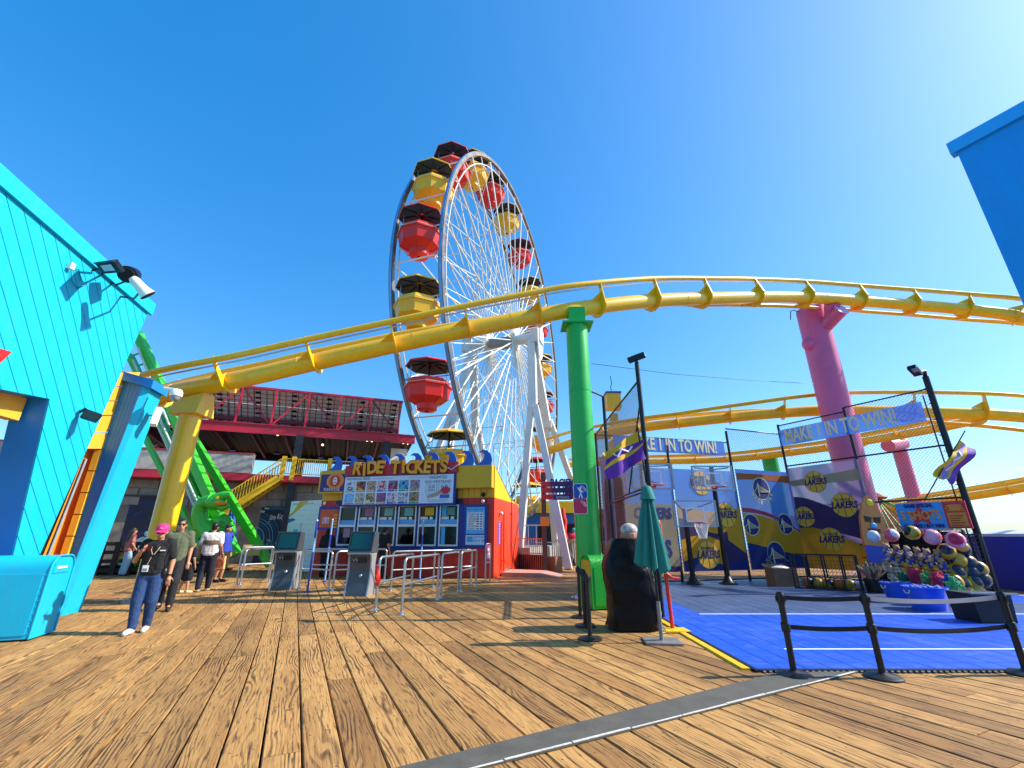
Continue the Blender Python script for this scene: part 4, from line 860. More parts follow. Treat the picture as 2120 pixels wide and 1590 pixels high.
# hours board
h0, h1, v0, v1 = bpx(966, 1080)[0], bpx(1004, 1080)[0], bpx(985, 1128)[1], bpx(985, 1050)[1]
B().bx(h0-.14, h1+.12, -.045, -.006, v0-.12, v1+.1).build('hours_frame', NAVY, booth)
zsp = v0+(v1-v0)*.27
BTP = hr_o = B().bx(h0, h1, -.053, -.046, zsp+.03, v1).build('hours_panel', mat('hours_blue', '#5ab6ee', .4), booth)
B().bx(h0+.05, h1-.05, -.058, -.0535, zsp+.17, v1-.2).build('hours_sheet', WHITE, hr_o)
pass_o = B().bx(h0, h1, -.053, -.046, v0, zsp-.02).build('pass_panel', mat('pass_blue', '#bcdcf2', .4), booth)
btext('PACIFIC PARK HOURS', (h0+h1)/2, v1-.09, .10, mat('cyan_ink', '#1c84c8', .5), .75, -.054)
for k, dname in enumerate(('MONDAY', 'TUESDAY', 'WEDNESDAY', 'THURSDAY', 'FRIDAY', 'SATURDAY', 'SUNDAY')):
    z_ = v1-.27-k*(v1-.2-zsp-.17)/7.3; btext(dname, h0+.09, z_, .085, NAVY, .8, -.059, ax='LEFT')
    for dx_ in (.26, .12): B().bx(h1-dx_-.06, h1-dx_+.03, -.062, -.0585, z_-.02, z_+.02).build('hours_mark', NAVY, hr_o)
BTP = pass_o; btext('GET YOUR', (h0+h1)/2+.15, (v0+zsp)/2+.08, .11, NAVY, .75, -.054); btext('YEAR OF FUN', (h0+h1)/2+.15, (v0+zsp)/2-.04, .11, NAVY, .72, -.054)
B().bx(h0+.05, h0+.28, -.058, -.0535, v0+.1, v0+.3).build('ticket_picture', mat('ticket_sky', '#4aa0d8', .4), booth)
# lamps and cameras on the booth
for (u, v, r) in ((1001, 1024, .09), (674, 1042, .08)): x, z = bpx(u, v); B().ball((x, -.05, z), (r, .06, r), 12, 8).build('dome_camera', WHITE if u < 700 else BLACK, booth, 60)
x, z = bpx(1001, 1038); B().ball((x, -.06, z), .075, 12, 8).build('globe_lamp', WHITE, booth, 60)
for u, v in ((705, 1040), (950, 1038)): x, z = bpx(u, v); B().bx(x-.13, x+.13, -.12, -.01, z-.07, z+.07).build('speaker', BLACK, booth)
mb = B(); mb.bx(.35, 1.6, .55, 2.9, 0, .02); mb.prism([(0, 0), (2.3, 0), (1.7, .14), (0, .16)], (.08, .7, 0), (1, 0, 0), (0, 0, 1), (0, 1, 0), 2.0)
tag(MB(FB).prism([(0, 0), (2.2, 0), (1.5, .13), (0, .15)], (.12, .9, .002), (1, 0, 0), (0, 0, 1), (0, 1, 0), 1.7).build('door_ramp', mat('ramp_ply', '#b98a78', .7, var=.15, scale=3, dirt=.2)), 'low plywood ramp at the red end door of the booth', 'ramp')
# ================================================================ QUEUE RAILS, KIOSKS, POLES
def rail_frame(label, a, b, h=1.05, mid=.55, group='stainless queue rails at the booth', posts=2, plate=True):
    a, b = V((a.x, a.y, 0)), V((b.x, b.y, 0)); d = (b-a).normalized(); up = V((0, 0, 1)); r = .028; c = .09
    t = thing('queue_rail', label, 'railing', tuple(a), 0, group)
    pts = [a+up*.02, a+up*(h-c)]+[a+d*(c-c*math.cos(q))+up*(h-c+c*math.sin(q)) for q in (.4, .8, 1.2)]+[a+d*c+up*h, b-d*c+up*h]+[b-d*(c-c*math.sin(q))+up*(h-c+c*math.cos(q)) for q in (.4, .8, 1.2)]+[b+up*(h-c), b+up*.02]
    MB().tube(pts, r, 10).build('top_loop', STEEL, t, 50)
    MB().cyl(a+up*mid, b+up*mid, r*.8, r*.8, 8).build('middle_bar', STEEL, t, 50)
    for p in (a, b): MB().lathe([(.075, 0), (.075, .012), (.045, .02), (.04, .06), (r, .065)], 14, p).build('foot', STEEL, t, 40)
    n_ = posts-2
    for k in range(n_):
        p = a.lerp(b, (k+1)/(n_+1)); MB().cyl(p, p+up*h, r*.9, r*.9, 8).build('post', STEEL, t, 50); MB().lathe([(.075, 0), (.075, .012), (.04, .05), (r, .055)], 14, p).build('foot', STEEL, t, 40)
    return t
def g2(u, v): return gnd(u, v)
rail_frame('queue rail nearest the camera with a red ribbon on its front post', g2(777, 1266), g2(850, 1240))
rail_frame('queue rail second nearest, with its front post beside the red ribbon rail', g2(831, 1273), g2(905, 1243))
rail_frame('queue rail end to end behind the two nearest rails, right of the second kiosk', g2(912, 1240), g2(948, 1226))
rail_frame('queue rail slanting just left of the pink sign frame', g2(953, 1226), g2(985, 1213))
rail_frame('long queue rail running along the booth front behind the second kiosk', g2(808, 1224), g2(975, 1211), posts=3)
rail_frame('queue rail between the two grey kiosks, right half', g2(688, 1224), g2(740, 1219))
rail_frame('queue rail between the two grey kiosks, left half', g2(618, 1219), g2(679, 1223))
rail_frame('queue rail left of the first kiosk beside the man with the backpack', g2(497, 1211), g2(553, 1201))
rail_frame('outer queue rail with its post nearest the man with the backpack', g2(489, 1211), g2(556, 1206), h=1.12, mid=.6)
rail_frame('rear queue rail close under the ticket windows on the left', g2(640, 1206), g2(795, 1207), posts=3)
# pink sign in its own frame
t = thing('queue_sign', 'bright pink sign held in a narrow steel frame at the booth corner', 'sign', tuple(g2(1000, 1209)))
a, b = g2(1000, 1208), g2(1014, 1205); d = (b-a).normalized(); a = b-d*.34; up = V((0, 0, 1))
MB().tube([a, a+up*1.18, a+up*1.22+d*.04, b+up*1.22-d*.04, b+up*1.18, b], .025, 8).build('frame', STEEL, t, 50); MB().cyl(a+up*.62, b+up*.62, .02, .02, 8).build('cross_bar', STEEL, t)
MB().bar(a.lerp(b, .5)+up*.68, a.lerp(b, .5)+up*1.17, .015, .29, up=V((-d.y, d.x, 0)).cross(up)).build('sign_panel', mat('hot_pink', '#e0307a', .5), t)
mb = MB(); nv = V((d.y, -d.x, 0)); c = a.lerp(b, .5)+nv*.012
for (z0, z1, w_) in ((.98, 1.08, .07), (.76, .93, .1)): mb.bar(c+up*z0, c+up*z1, .004, w_*2, up=d)
mb.build('sign_mark', WHITE, t)
# red ribbon tape on a rail post
mb = MB(); p = g2(777, 1266)
for k in range(7): mb.box(p+V((-.015+.02*math.sin(k), -.03, .52+k*.055)), (.075+.02*(k % 2), .06, .06), .3*k)
tag(mb.build('red_ribbon', RED), 'crumpled red tape wound round the front post of the nearest rail', 'tape')
# ticket kiosks
def kiosk(label, L, R, yaw, lit):
    w = .62; c = (L+R)/2; t = thing('ticket_kiosk', label, 'kiosk', tuple(c), yaw, 'self service ticket kiosks')
    fr_ = Matrix.Translation(c) @ Matrix.Rotation(yaw, 4, 'Z')
    def K(): return MB(fr_)
    prof = [(0, 0), (.62, 0), (.60, .1), (.50, .4), (.44, .75), (.47, .95), (.50, 1.05), (.06, 1.05), (.12, .85), (.14, .6), (.09, .3), (.02, .08)]
    K().prism(prof, (-w/2+.04, 0, 0), (0, 1, 0), (0, 0, 1), (1, 0, 0), w-.08).build('pedestal', GREYM, t)
    for sx in (-w/2, w/2-.038): K().prism([(p[0]*1.02-.01, p[1]) for p in prof], (sx, 0, 0), (0, 1, 0), (0, 0, 1), (1, 0, 0), .038).build('side_panel', SILV, t)
    hd = [(-.02, 1.06), (.50, 1.06), (.46, 1.58), (.12, 1.60)]
    hd_o = K().prism(hd, (-w/2-.02, 0, 0), (0, 1, 0), (0, 0, 1), (1, 0, 0), w+.04).build('screen_head', GREYM, t)
    n = V((0, -(1.60-1.06), .14)).normalized(); O = V((0, -.02, 1.06)); U = V((1, 0, 0)); Wv = V((0, .14, .54)).normalized()
    K().prism([(-.27, .08), (.27, .08), (.27, .5), (-.27, .5)], O+n*.001, U, Wv, n, .012).build('screen', SCREEN, hd_o)
    K().prism([(-.3, .05), (.3, .05), (.3, .53), (-.3, .53)], O-n*.005, U, Wv, n, .012).build('bezel', BLACK, hd_o)
    K().prism([(-.05, 1.02), (.12, 1.02), (.12, 1.06), (-.05, 1.06)], (-w/2, -.0, 0), (0, 1, 0), (0, 0, 1), (1, 0, 0), w).build('shelf', SILV, t)
    K().bx(-.06, .16, .08, .13, .80, .93).build('card_slot', BLACK, t); K().bx(-.22, -.1, .09, .12, .82, .92).build('keypad', BLACK, t)
    K().ball((.05, .12, .48), .055, 12, 8).build('lock_knob', STEEL, t, 60); K().bx(-.2, .2, .1, .13, .26, .30).build('ticket_tray', BLACK, t)
    mb = K(); mb.tube([(-.2, .10, .9), (-.16, .08, .84), (-.12, .1, .93), (-.08, .08, .84), (-.04, .1, .92)], .012, 5); mb.build('scribble_mark', WHITE, t)
    return t
kiosk('grey ticket kiosk on the left with a yellowish reflecting screen', g2(557, 1222), g2(600, 1222), math.radians(6), 0)
kiosk('grey ticket kiosk on the right with pale curved side, nearest the booth windows', g2(712, 1234), g2(758, 1236), math.radians(-2), 1)
# slim blue poles
PB, PS = mat('pole_blue', '#2b3fa8', .35, coat=.2), mat('pole_pale_blue', '#8fb8e0', .3, coat=.2)
for (ub, vb, ut, vt, lab, m1) in ((636, 1226, 660, 1078, 'dark blue slim pole standing between the two kiosks', PB), (672, 1205, 690, 1076, 'pale blue slim pole beside the person in black', PS), (869, 1200, 875, 1078, 'blue and white slim pole in front of the fifth ticket window', PS)):
    p = g2(ub, vb); top = at(ut, vt, p.y); t = thing('slim_pole', lab, 'pole', tuple(p), 0, 'slim blue poles in the queue')
    MB().cyl(p+V((0, 0, .03)), (p.x, p.y, top.z), .028, .028, 10).build('shaft', m1, t, 50); MB().lathe([(.07, 0), (.07, .03), (.03, .05)], 14, p).build('base', PB, t)
    MB().cyl((p.x, p.y, top.z*.55), (p.x, p.y, top.z*.75), .032, .032, 10).build('sleeve', PB if m1 is PS else PS, t); MB().ball((p.x, p.y, top.z), .032, 8, 6).build('tip', WHITE, t)
# white poster wall left of the booth
pL = at(585, 1165, 21.5); pR = at(655, 1165, 20.5); pL.z = pR.z = 0
t = thing('poster_wall', 'white slatted hoarding with yellow and blue paint swooshes left of the booth', 'hoarding', tuple(pL))
FP = frame(pL, pR-pL); Lp = (pR-pL).length+.3; hP = at(585, 1038, 21.5).z
for k in range(14): MB(FP).bx(0, Lp, -.05+.004*(k % 2), .05, k*hP/14+.004, (k+1)*hP/14-.004).build('board', WHITE, t)
mb = MB(FP); mb.prism([(0, hP-.75), (.75, hP-.3), (1.2, hP-.02), (.6, hP-.02), (.25, hP-.5), (0, hP-.6)], (0, -.053, 0), (1, 0, 0), (0, 0, 1), (0, -1, 0), .006); mb.build('yellow_swoosh', mat('swoosh_yellow', '#e8a818', .5), t)
mb = MB(FP); mb.prism([(0, hP-1.0), (.5, hP-.85), (.3, hP-.78), (0, hP-.8)], (0, -.053, 0), (1, 0, 0), (0, 0, 1), (0, -1, 0), .006); mb.build('blue_swoosh', mat('swoosh_blue', '#2a50c0', .5), t)
mb = MB(FP); mb.bx(.15, .95, -.075, -.052, .9, hP-.95); mb.build('notice_case', mat('case_white', '#d9dbd6', .4), t)
MB(FP).bx(.5, .78, -.09, -.076, 1.55, 1.75).build('blue_mark', mat('sky_mark', '#3aa8e0', .4), t); MB(FP).bx(.42, .70, -.09, -.076, 1.25, 1.5).build('yellow_note', mat('note_yellow', '#f0d818', .5), t)
mb = MB(FP)
for k in range(9): mb.bx(.15+k*.16, .27+k*.16, -.06, -.053, hP-.16, hP-.11)
mb.build('faint_lettering', mat('faint_grey', '#b5b2a6', .6), t)
# ================================================================ RESTAURANT WITH RED SOLAR CANOPY
cd = (V((-6.85, 29, 0))-V((-17.67, 25, 0))).normalized(); cO = V((-17.67, 25, 0)); CF = frame(cO, cd); cn = V((-cd.y, cd.x, 0))
def cpx(u, v, off=0.0): p = onplane(u, v, cO+cn*off, cn); d = p-cO; return (d.dot(cd), p.z)
rs = thing('restaurant_building', 'two storey restaurant with a red steel solar canopy behind the yellow column', 'building', tuple(cO))
def Cn(): return MB(CF)
bx0, bx1, bz = -4.5, cpx(858, 915)[0], 7.62
Cn().bx(bx0, bx1, -.15, .15, bz-.28, bz+.2).build('front_beam', REDS, rs)
Cn().bx(bx0, bx1, -.22, -.1, bz+.2, bz+.26).build('beam_flange', REDS, rs); Cn().bx(bx0, bx1, -.22, -.1, bz-.34, bz-.28).build('beam_flange', REDS, rs)
DK = mat('dark_metal_deck', '#2a2024', .6, var=.3, scale=2)
nr = 26; mb = Cn(); vs_ = []; fs_ = []; nn = 160
for i in range(nn+1):
    x = bx0+(bx1-bx0)*i/nn; dz = .07 if (i//2) % 2 else 0
    for j in (0, 1): vs_.append((x, .16+j*6.5, bz-.05+dz-j*.55))
for i in range(nn): fs_.append((2*i, 2*i+2, 2*i+3, 2*i+1))
mb.add(vs_, fs_); mb.build('corrugated_roof', DK, rs)
for k in range(9): x = bx0+1+k*(bx1-bx0-1.5)/8; Cn().bar((x, .2, bz-.22), (x, 6.6, bz-.75), .12, .25).build('roof_joist', MAROON, rs)
Cn().bx(bx0, bx1, 6.5, 6.8, bz-.95, bz-.5).build('rear_beam', mat('dark_beam', '#2a1a20', .6), rs)
# tilted solar panels on a red truss above the beam
pz0, pz1, py0, py1 = bz+.35, bz+2.75, 3.6, .9
PX0, PX1 = -1.0, cpx(828, 850)[0]+.2
PV = mat('panel_backsheet', '#f2eee6', .55, var=.06, scale=2, dirt=.12)
nc, nrw = 16, 3
for i in range(nc):
    for j in range(nrw):
        x0 = PX0+(PX1-PX0)*i/nc; x1 = PX0+(PX1-PX0)*(i+1)/nc; f0, f1 = j/nrw, (j+1)/nrw
        A = V(((x0+x1)/2, py1+(py0-py1)*(1-(f0+f1)/2), pz0+(pz1-pz0)*(f0+f1)/2))
        sl = V((0, -(py0-py1), pz1-pz0)); Ls = sl.length/nrw; ang = math.atan2(pz1-pz0, -(py0-py1))
        Cn().box(A, (x1-x0-.03, Ls-.03, .04), Matrix.Rotation(ang, 3, 'X')).build('solar_panel', PV, rs)
def slp(x, f, lift=-.06): return V((x, py1+(py0-py1)*(1-f)+lift*.65, pz0+(pz1-pz0)*f+lift*.75))
for i in range(nc*2+1):
    x = PX0+(PX1-PX0)*i/(nc*2); Cn().bar(slp(x, 0), slp(x, 1), .035, .05).build('panel_purlin', REDS if i % 2 == 0 else MAROON, rs)
for j in range(13): Cn().bar(slp(PX0, j/12, -.1), slp(PX1, j/12, -.1), .022, .022).build('panel_rail', MAROON, rs)
for i in range(6):
    x = PX0+.7+i*(PX1-PX0-1.2)/5; mb = Cn()
    for j in range(9): mb.box(slp(x, (j+.5)/9, -.12), (.30, .12, .03), Matrix.Rotation(math.atan2(pz1-pz0, -(py0-py1)), 3, 'X'))
    tag(mb.build('junction_boxes', BLACK, rs), kind='stuff')
    Cn().bar(slp(x+.5, 0, -.12), slp(x+.5, 1, -.12), .03, .03).build('conduit', STEEL, rs)
tx = [PX0+.2+k*(PX1-PX0-.4)/6 for k in range(7)]
Cn().bar((PX0, .35, pz1-.1), (PX1, .35, pz1-.1), .14, .14).build('truss_chord', REDS, rs); Cn().bar(slp(PX0, .38, -.25), slp(PX1, .38, -.25), .16, .22).build('truss_chord', MAROON, rs)
for k, x in enumerate(tx):
    Cn().bar((x, .05, bz+.2), (x, .35, pz1-.1), .10, .16).build('truss_post', REDS, rs)
    if k < 6:
        a_, b_ = ((x, .05, bz+.22), (tx[k+1], .35, pz1-.12)) if k % 2 == 0 else ((x, .35, pz1-.12), (tx[k+1], .05, bz+.22))
        Cn().bar(a_, b_, .07, .09).build('truss_diagonal', REDS if k % 2 == 0 else MAROON, rs)
Cn().bx(-2.2, -.9, .9, 3, pz1-.5, pz1+.15).build('panel_end_box', MAROON, rs)
# columns
COLM = mat('charcoal_column', '#22242c', .5, var=.2, scale=2)
for (u, v, off, zb) in ((622, 900, -.2, 0), (800, 925, -.2, 0), (435, 935, 6.3, 4.9), (806, 950, 6.0, 4.9), (625, 945, 6.2, 4.9)):
    x, z = cpx(u, v, off); Cn().bx(x-.2, x+.2, off-.2, off+.2, zb, bz-.3-(0 if off < 1 else .6)).build('column', COLM, rs)
# upper terrace, parapet with shingles, red fascia, ground floor
fl, px1 = 4.55, cpx(668, 970)[0]
for k in range(9):
    z0 = fl+.35+k*.125; Cn().prism([(0, z0), (0, z0+.13), (.03, z0+.13), (.05, z0)], (-9, -.35+k*.012, 0), (0, 1, 0), (0, 0, 1), (1, 0, 0), px1+5.2).build('shingle_course', mat('weathered_shingle', '#a9a69e', .85, var=.3, scale=5, bump=.4, bscale=30), rs)
Cn().bx(-9, px1-3.8, -.25, .2, fl+.3, fl+1.45).build('parapet', mat('parapet_grey', '#8d8a84', .8, var=.2), rs); Cn().bx(-9, px1-3.8, -.3, .25, fl+1.46, fl+1.52).build('parapet_cap', REDS, rs)
Cn().bx(-9, px1+.5, -.6, 6.5, fl-.1, fl+.28).build('terrace_slab', REDS, rs)
Cn().bx(-5.0, bx1-.6, .25, .5, 0, fl-.11).build('ground_floor_wall', mat('grey_block_wall', '#7d776c', .85, var=.35, scale=3, bump=.3, bscale=12), rs)
for k in range(10):
    for j in range(3): 
        x = -4.9+k*1.55+(j % 2)*.7; Cn().bx(x, x+1.45, .2, .249, fl-1.5+j*.45, fl-1.5+j*.45+.42).build('wall_block', mat('grey_block', '#8f897c', .85, var=.3, scale=2.0, bump=.3, bscale=20), rs)
# yellow stair and terrace rails
YST = mat('stair_yellow', '#e8b60e', .45, dirt=.12, scale=3)
sA, sB = cpx(420, 1030, -1.0), cpx(575, 958, -1.0); 
def picket_fence(P0, P1, z0, z1, nm, n, root, fr_, h=.95, w=.035, m=None):
    for z in (.1, h): MB(fr_).bar(V(P0)+V((0, 0, z0+z)), V(P1)+V((0, 0, z1+z)), .05, .05).build('handrail', m or YST, root)
    for k in range(n+1):
        f = k/n; p = V(P0).lerp(V(P1), f); z = z0+(z1-z0)*f; MB(fr_).bar(p+V((0, 0, z+.1)), p+V((0, 0, z+h)), w, w).build('picket', m or YST, root)
st0, st1 = cpx(430, 1040, -1.1), cpx(580, 975, -1.1)
for off in (-1.2, -.0):
    picket_fence((st0[0], off, 0), (st1[0], off, 0), 2.0, fl+.2, 's', 24, rs, CF)
    Cn().bar((st0[0], off, 1.85), (st1[0], off, fl+.05), .06, .34).build('stair_stringer', YST, rs)
for k in range(14): f = k/14; Cn().box((st0[0]+(st1[0]-st0[0])*f, -.6, 1.9+(fl-1.8)*f), (.3, 1.2, .05)).build('stair_tread', mat('tread_grey', '#5d5a55', .8), rs)
picket_fence((st1[0], -.5, 0), (px1+.4, -.5, 0), fl+.28, fl+.28, 'r', 22, rs, CF, 1.0)
picket_fence((px1+.4, -.5, 0), (bx1-.5, -.5, 0), fl+.28, fl+.28, 'r', 26, rs, CF, 1.0, .02, mat('pale_rail', '#b9bcc0', .5))
for x in (st1[0]+.05, px1-1.6, px1+.4): Cn().bx(x-.12, x+.12, -.62, -.4, fl, fl+1.4).build('newel_post', YST, rs)
# festoon lamps under the canopy
BULB = emit('warm_bulb', '#ffd890', 2.2)
for (u, v) in ((452, 880), (466, 881), (563, 892), (575, 900), (664, 902), (676, 903), (760, 912), (770, 913), (835, 917), (843, 919), (573, 893), (668, 921)):
    x, z = cpx(u, v, .5); Cn().ball((x, .5, z), .07, 8, 6).build('bulb', BULB, rs, 60)
for (u, v) in ((480, 933), (573, 940), (664, 948), (747, 953)):
    x, z = cpx(u, v, 3.5); Cn().lathe([(.02, .25), (.05, .2), (.22, .05), (.24, 0), (.1, .02)], 14, (x, 3.5, z)).build('pendant_shade', NAVY, rs, 40); Cn().cyl((x, 3.5, z+.2), (x, 3.5, bz-.3), .012, .012, 5).build('pendant_cord', BLACK, rs)
Cn().bx(bx1-1.4, bx1-.3, 1.0, 1.1, fl+.3, bz-.5).build('white_screen', WHITE, rs)
# mural walls at ground level
def mural_mat(name, cols, scale, dist, sx=(1, 1, 1)):
    m = bpy.data.materials.new(name); m.use_nodes = True; nt = m.node_tree; b = nt.nodes['Principled BSDF']
    tc = nd(nt, 'ShaderNodeTexCoord'); mp = nd(nt, 'ShaderNodeMapping'); mp.inputs['Scale'].default_value = sx; nt.links.new(tc.outputs['Object'], mp.inputs[0])
    nz = nd(nt, 'ShaderNodeTexNoise', Scale=scale, Detail=6.0, Roughness=.62, Distortion=dist); nt.links.new(mp.outputs[0], nz.inputs['Vector'])
    r = nd(nt, 'ShaderNodeValToRGB'); e = r.color_ramp.elements
    while len(e) < len(cols): e.new(.5)
    for k, (p_, c) in enumerate(cols): e[k].position = p_; e[k].color = lin(c)+[1]
    nt.links.new(nz.outputs['Fac'], r.inputs[0]); nt.links.new(r.outputs[0], b.inputs['Base Color']); b.inputs['Roughness'].default_value = .5; MATS[name] = m; return m
mw0, mw1 = at(463, 1165, 26.2), at(583, 1165, 26.6); mw0.z = mw1.z = 0; MF = frame(mw0, mw1-mw0); ml = (mw1-mw0).length; mh = at(520, 1048, 26.4).z
t = thing('wave_mural', 'dark mural panel of a curling blue ocean wave behind the backpack man', 'mural', tuple(mw0))
MB(MF).bx(-3.2, ml, 0, .12, 0, mh).build('panel', mural_mat('wave_mural_paint', [(.3, '#020508'), (.5, '#04222e'), (.62, '#0a5a78'), (.75, '#03141c')], .6, 1.5, (1, 1, 1.6)), t)
FOAM = mat('foam_paint', '#9cc4cc', .6, var=.4, scale=4)
for k in range(7):                                            # curling tube strokes of the painted wave
    r_ = .5+k*.16; cx_ = ml*.40; pts = arc((cx_, -.006, mh*.42), r_, math.radians(-50), math.radians(75), 12)
    MB(MF).tube(pts, .03 if k % 2 else .018, 5).build('wave_stroke', mat('stroke%d' % (k % 3), ('#0c7ea8', '#2fa8cc', '#0a4a66')[k % 3], .5), t)
mb = MB(MF)
for k in range(46): mb.ball((-2.6+random.random()*(ml+1.6), -.004, mh-.12-random.random()**2*.45), (.05+.13*random.random(), .012, .03+.05*random.random()), 7, 5)
for k in range(26): mb.ball((ml*.62+random.random()*ml*.35, -.004, .6+random.random()*.7), (.03+.06*random.random(), .012, .03+.05*random.random()), 7, 5)
tag(mb.build('painted_foam', FOAM, t), kind='stuff')
put_text(MB(MF), 'Jim Kay', (ml*.78, -.004, mh-.6), (1, 0, .15), (-.1, 0, 1), .42, .008, .62, shear=.3).build('signature', WHITE, t)
m20, m21 = at(190, 1165, 24.0), at(318, 1165, 24.6); m20.z = m21.z = 0; MF2 = frame(m20, m21-m20); mh2 = at(260, 1028, 24.2).z
t = thing('storm_mural', 'dark purple stormy sky mural panel left of the yellow column', 'mural', tuple(m20))
MB(MF2).bx(-2, (m21-m20).length, 0, .1, 0, mh2).build('panel', mural_mat('storm_mural_paint', [(.28, '#050510'), (.45, '#141238'), (.58, '#34309a'), (.68, '#1a1850'), (.85, '#0a0a20')], .55, 1.0), t)
mb = MB(MF2); L2 = (m21-m20).length
for k in range(34): f = random.random(); mb.ball((L2-.1-f*1.3, -.004, .9+(1-f)*1.2*random.random()), (.08+.12*random.random(), .012, .06+.1*random.random()), 7, 5)
tag(mb.build('painted_foam', FOAM, t), kind='stuff')
MB(MF2).bx(-2, L2, -.1, .1, mh2+.01, mh2+.1).build('cap_rail', mat('cap_brown', '#4a4038', .7), t)
# ---- green dragon swing ride
dr = thing('dragon_swing_ride', 'green dragon headed swinging ship ride with tall lattice arms', 'ride', tuple(gnd(440, 1190)))
DY = 20.0
def dpt(u, v, Y=DY): return at(u, v, Y)
for (a, b_, w_, m_) in (((285, 690), (488, 1150), .42, GRIDE), ((268, 735), (468, 1150), .30, GRIDE), ((300, 905), (400, 1100), .22, GRIDE)):
    MB().bar(dpt(*a), dpt(*b_), w_, w_*.8).build('swing_arm', m_, dr)
LG = mat('arm_light_strip', '#c7d4cc', .4, var=.2)
for (a, b_) in (((275, 745), (445, 1120)), ((322, 872), (440, 1130)), ((285, 720), (350, 880))): MB().bar(dpt(*a, DY-.35), dpt(*b_, DY-.35), .10, .05).build('light_strip', LG, dr)
for k in range(16):
    f = k/16; a = dpt(278, 735).lerp(dpt(455, 1130), f); b_ = dpt(288, 715).lerp(dpt(470, 1120), min(1, f+.04)); MB().bar(a, b_, .06, .06).build('lattice_bar', GRIDE, dr)
MB().bar(dpt(560, 1170, 21), dpt(398, 905, 21), .34, .3).build('support_leg', GRIDE, dr)
hullp = [dpt(u, v, 19.6) for u, v in ((255, 1175), (330, 1148), (400, 1140), (455, 1122), (470, 1090), (452, 1075))]
MB().tube(spline(hullp, 5), [.30+.14*math.sin(min(1, i/20)*math.pi) for i in range(len(spline(hullp, 5)))], 14).build('hull', GRIDE, dr, 50)
SCL = mat('dragon_scale', '#2c9a1c', .4, var=.3, scale=6)
sp5 = spline(hullp, 5)
for i in range(0, len(sp5)-2):
    for j in range(4):
        a = math.radians(200+j*30); p = sp5[i]+V((0, -.40, 0))*(.8)+V((.12*(j % 2), .05*j, -.22+.14*j)); MB().ball(p, (.16, .06, .12), 8, 5).build('scale', SCL, dr, 60)
hn = dpt(447, 1052, 19.3); neck = [dpt(432, 1105, 19.5), dpt(415, 1075, 19.4), dpt(418, 1045, 19.3), dpt(440, 1035, 19.2)]
MB().tube(spline(neck, 5), [.42, .4, .38, .36, .34, .33, .32, .31, .3, .3, .29, .28, .28, .27, .26, .26], 12).build('neck', GRIDE, dr, 60)
hd = MB(); hd.ball(dpt(446, 1040, 19.2), (.45, .3, .32), 14, 10); hd.tube(spline([dpt(445, 1035, 19.2), dpt(462, 1027, 19.15), dpt(478, 1024, 19.1)], 4), [.26, .25, .23, .21, .2, .19, .17, .15, .12], 10); hd.build('head', GRIDE, dr, 60)
MB().tube(spline([dpt(448, 1046, 19.2), dpt(462, 1052, 19.15), dpt(474, 1046, 19.1)], 4), [.15, .15, .14, .13, .12, .11, .1, .09, .06], 8).build('jaw', GRIDE, dr, 60)
MB().ball(dpt(455, 1042, 19.0), (.35, .1, .1), 10, 6).build('mouth', mat('mouth_orange', '#d88a20', .5), dr, 60)
MB().ball(dpt(450, 1031, 18.95), .08, 10, 6).build('eye', mat('eye_yellow', '#f0d020', .3), dr, 60)
for k in range(6): p = dpt(418-k*2, 1040+k*11, 19.2); MB().tube([p, p+V((-.25, 0, .28))], [.11, .01], 6).build('spine_fin', GRIDE, dr)
# crowd-control clutter in front of the swing: dark wooden barrier with green and yellow patches
t = thing('ride_barrier', 'dark brown wooden barrier with boards along the dragon ride', 'barrier', tuple(gnd(215, 1190)))
DW = mat('dark_barrier_wood', '#2e231c', .8, var=.4, scale=4)
b0, b1 = gnd(195, 1192), gnd(420, 1186); BFm = frame(b0, b1-b0); Lb = (b1-b0).length
for k in range(8): MB(BFm).bx(k*Lb/7-.09, k*Lb/7+.09, -.09, .09, 0, 1.25).build('post', DW, t)
for j, z in enumerate((.12, .45, .78, 1.1)): MB(BFm).bx(0, Lb, -.04, .03, z, z+.14).build('board', DW, t)
MB(BFm).bx(0, Lb, .3, .9, 0, .35).build('platform', mat('dark_platform', '#1e1916', .8), t)
for k in range(5): MB(BFm).bx(.4+k*1.5, 1.1+k*1.5, .05, .12, .55+.1*(k % 2), .95+.15*(k % 2)).build('panel', (mat('panel_cream', '#d0b060', .6), GRIDE, mat('panel_cream', '#d0b060', .6))[k % 3], t)
# blue folded parasol near the mural
t = thing('folded_parasol', 'closed bright blue parasol in front of the wave mural', 'parasol', tuple(gnd(470, 1178)))
p = gnd(466, 1180); mb = MB(); n_ = 14; vs_ = []; fs_ = []; top = at(483, 1040, p.y); 
for j in range(7):
    f = j/6; c = p.lerp(V((top.x, p.y, top.z)), .2+.8*f); 
    for k in range(n_): a = 2*math.pi*k/n_; r_ = (.42*(1-f)+.04)*(1 if k % 2 else .62); vs_.append(c+V((r_*math.cos(a), r_*math.sin(a), 0)))
for j in range(6):
    for k in range(n_): fs_.append((j*n_+k, j*n_+(k+1) % n_, (j+1)*n_+(k+1) % n_, (j+1)*n_+k))
mb.add(vs_, fs_); mb.build('canopy', mat('parasol_blue', '#1650c0', .7, var=.2, scale=4), t); MB().cyl(p, V((top.x, p.y, top.z+.1)), .03, .03, 8).build('pole', SILV, t)
MB().lathe([(.3, 0), (.3, .06), (.05, .1)], 14, p).build('base', BLACK, t)
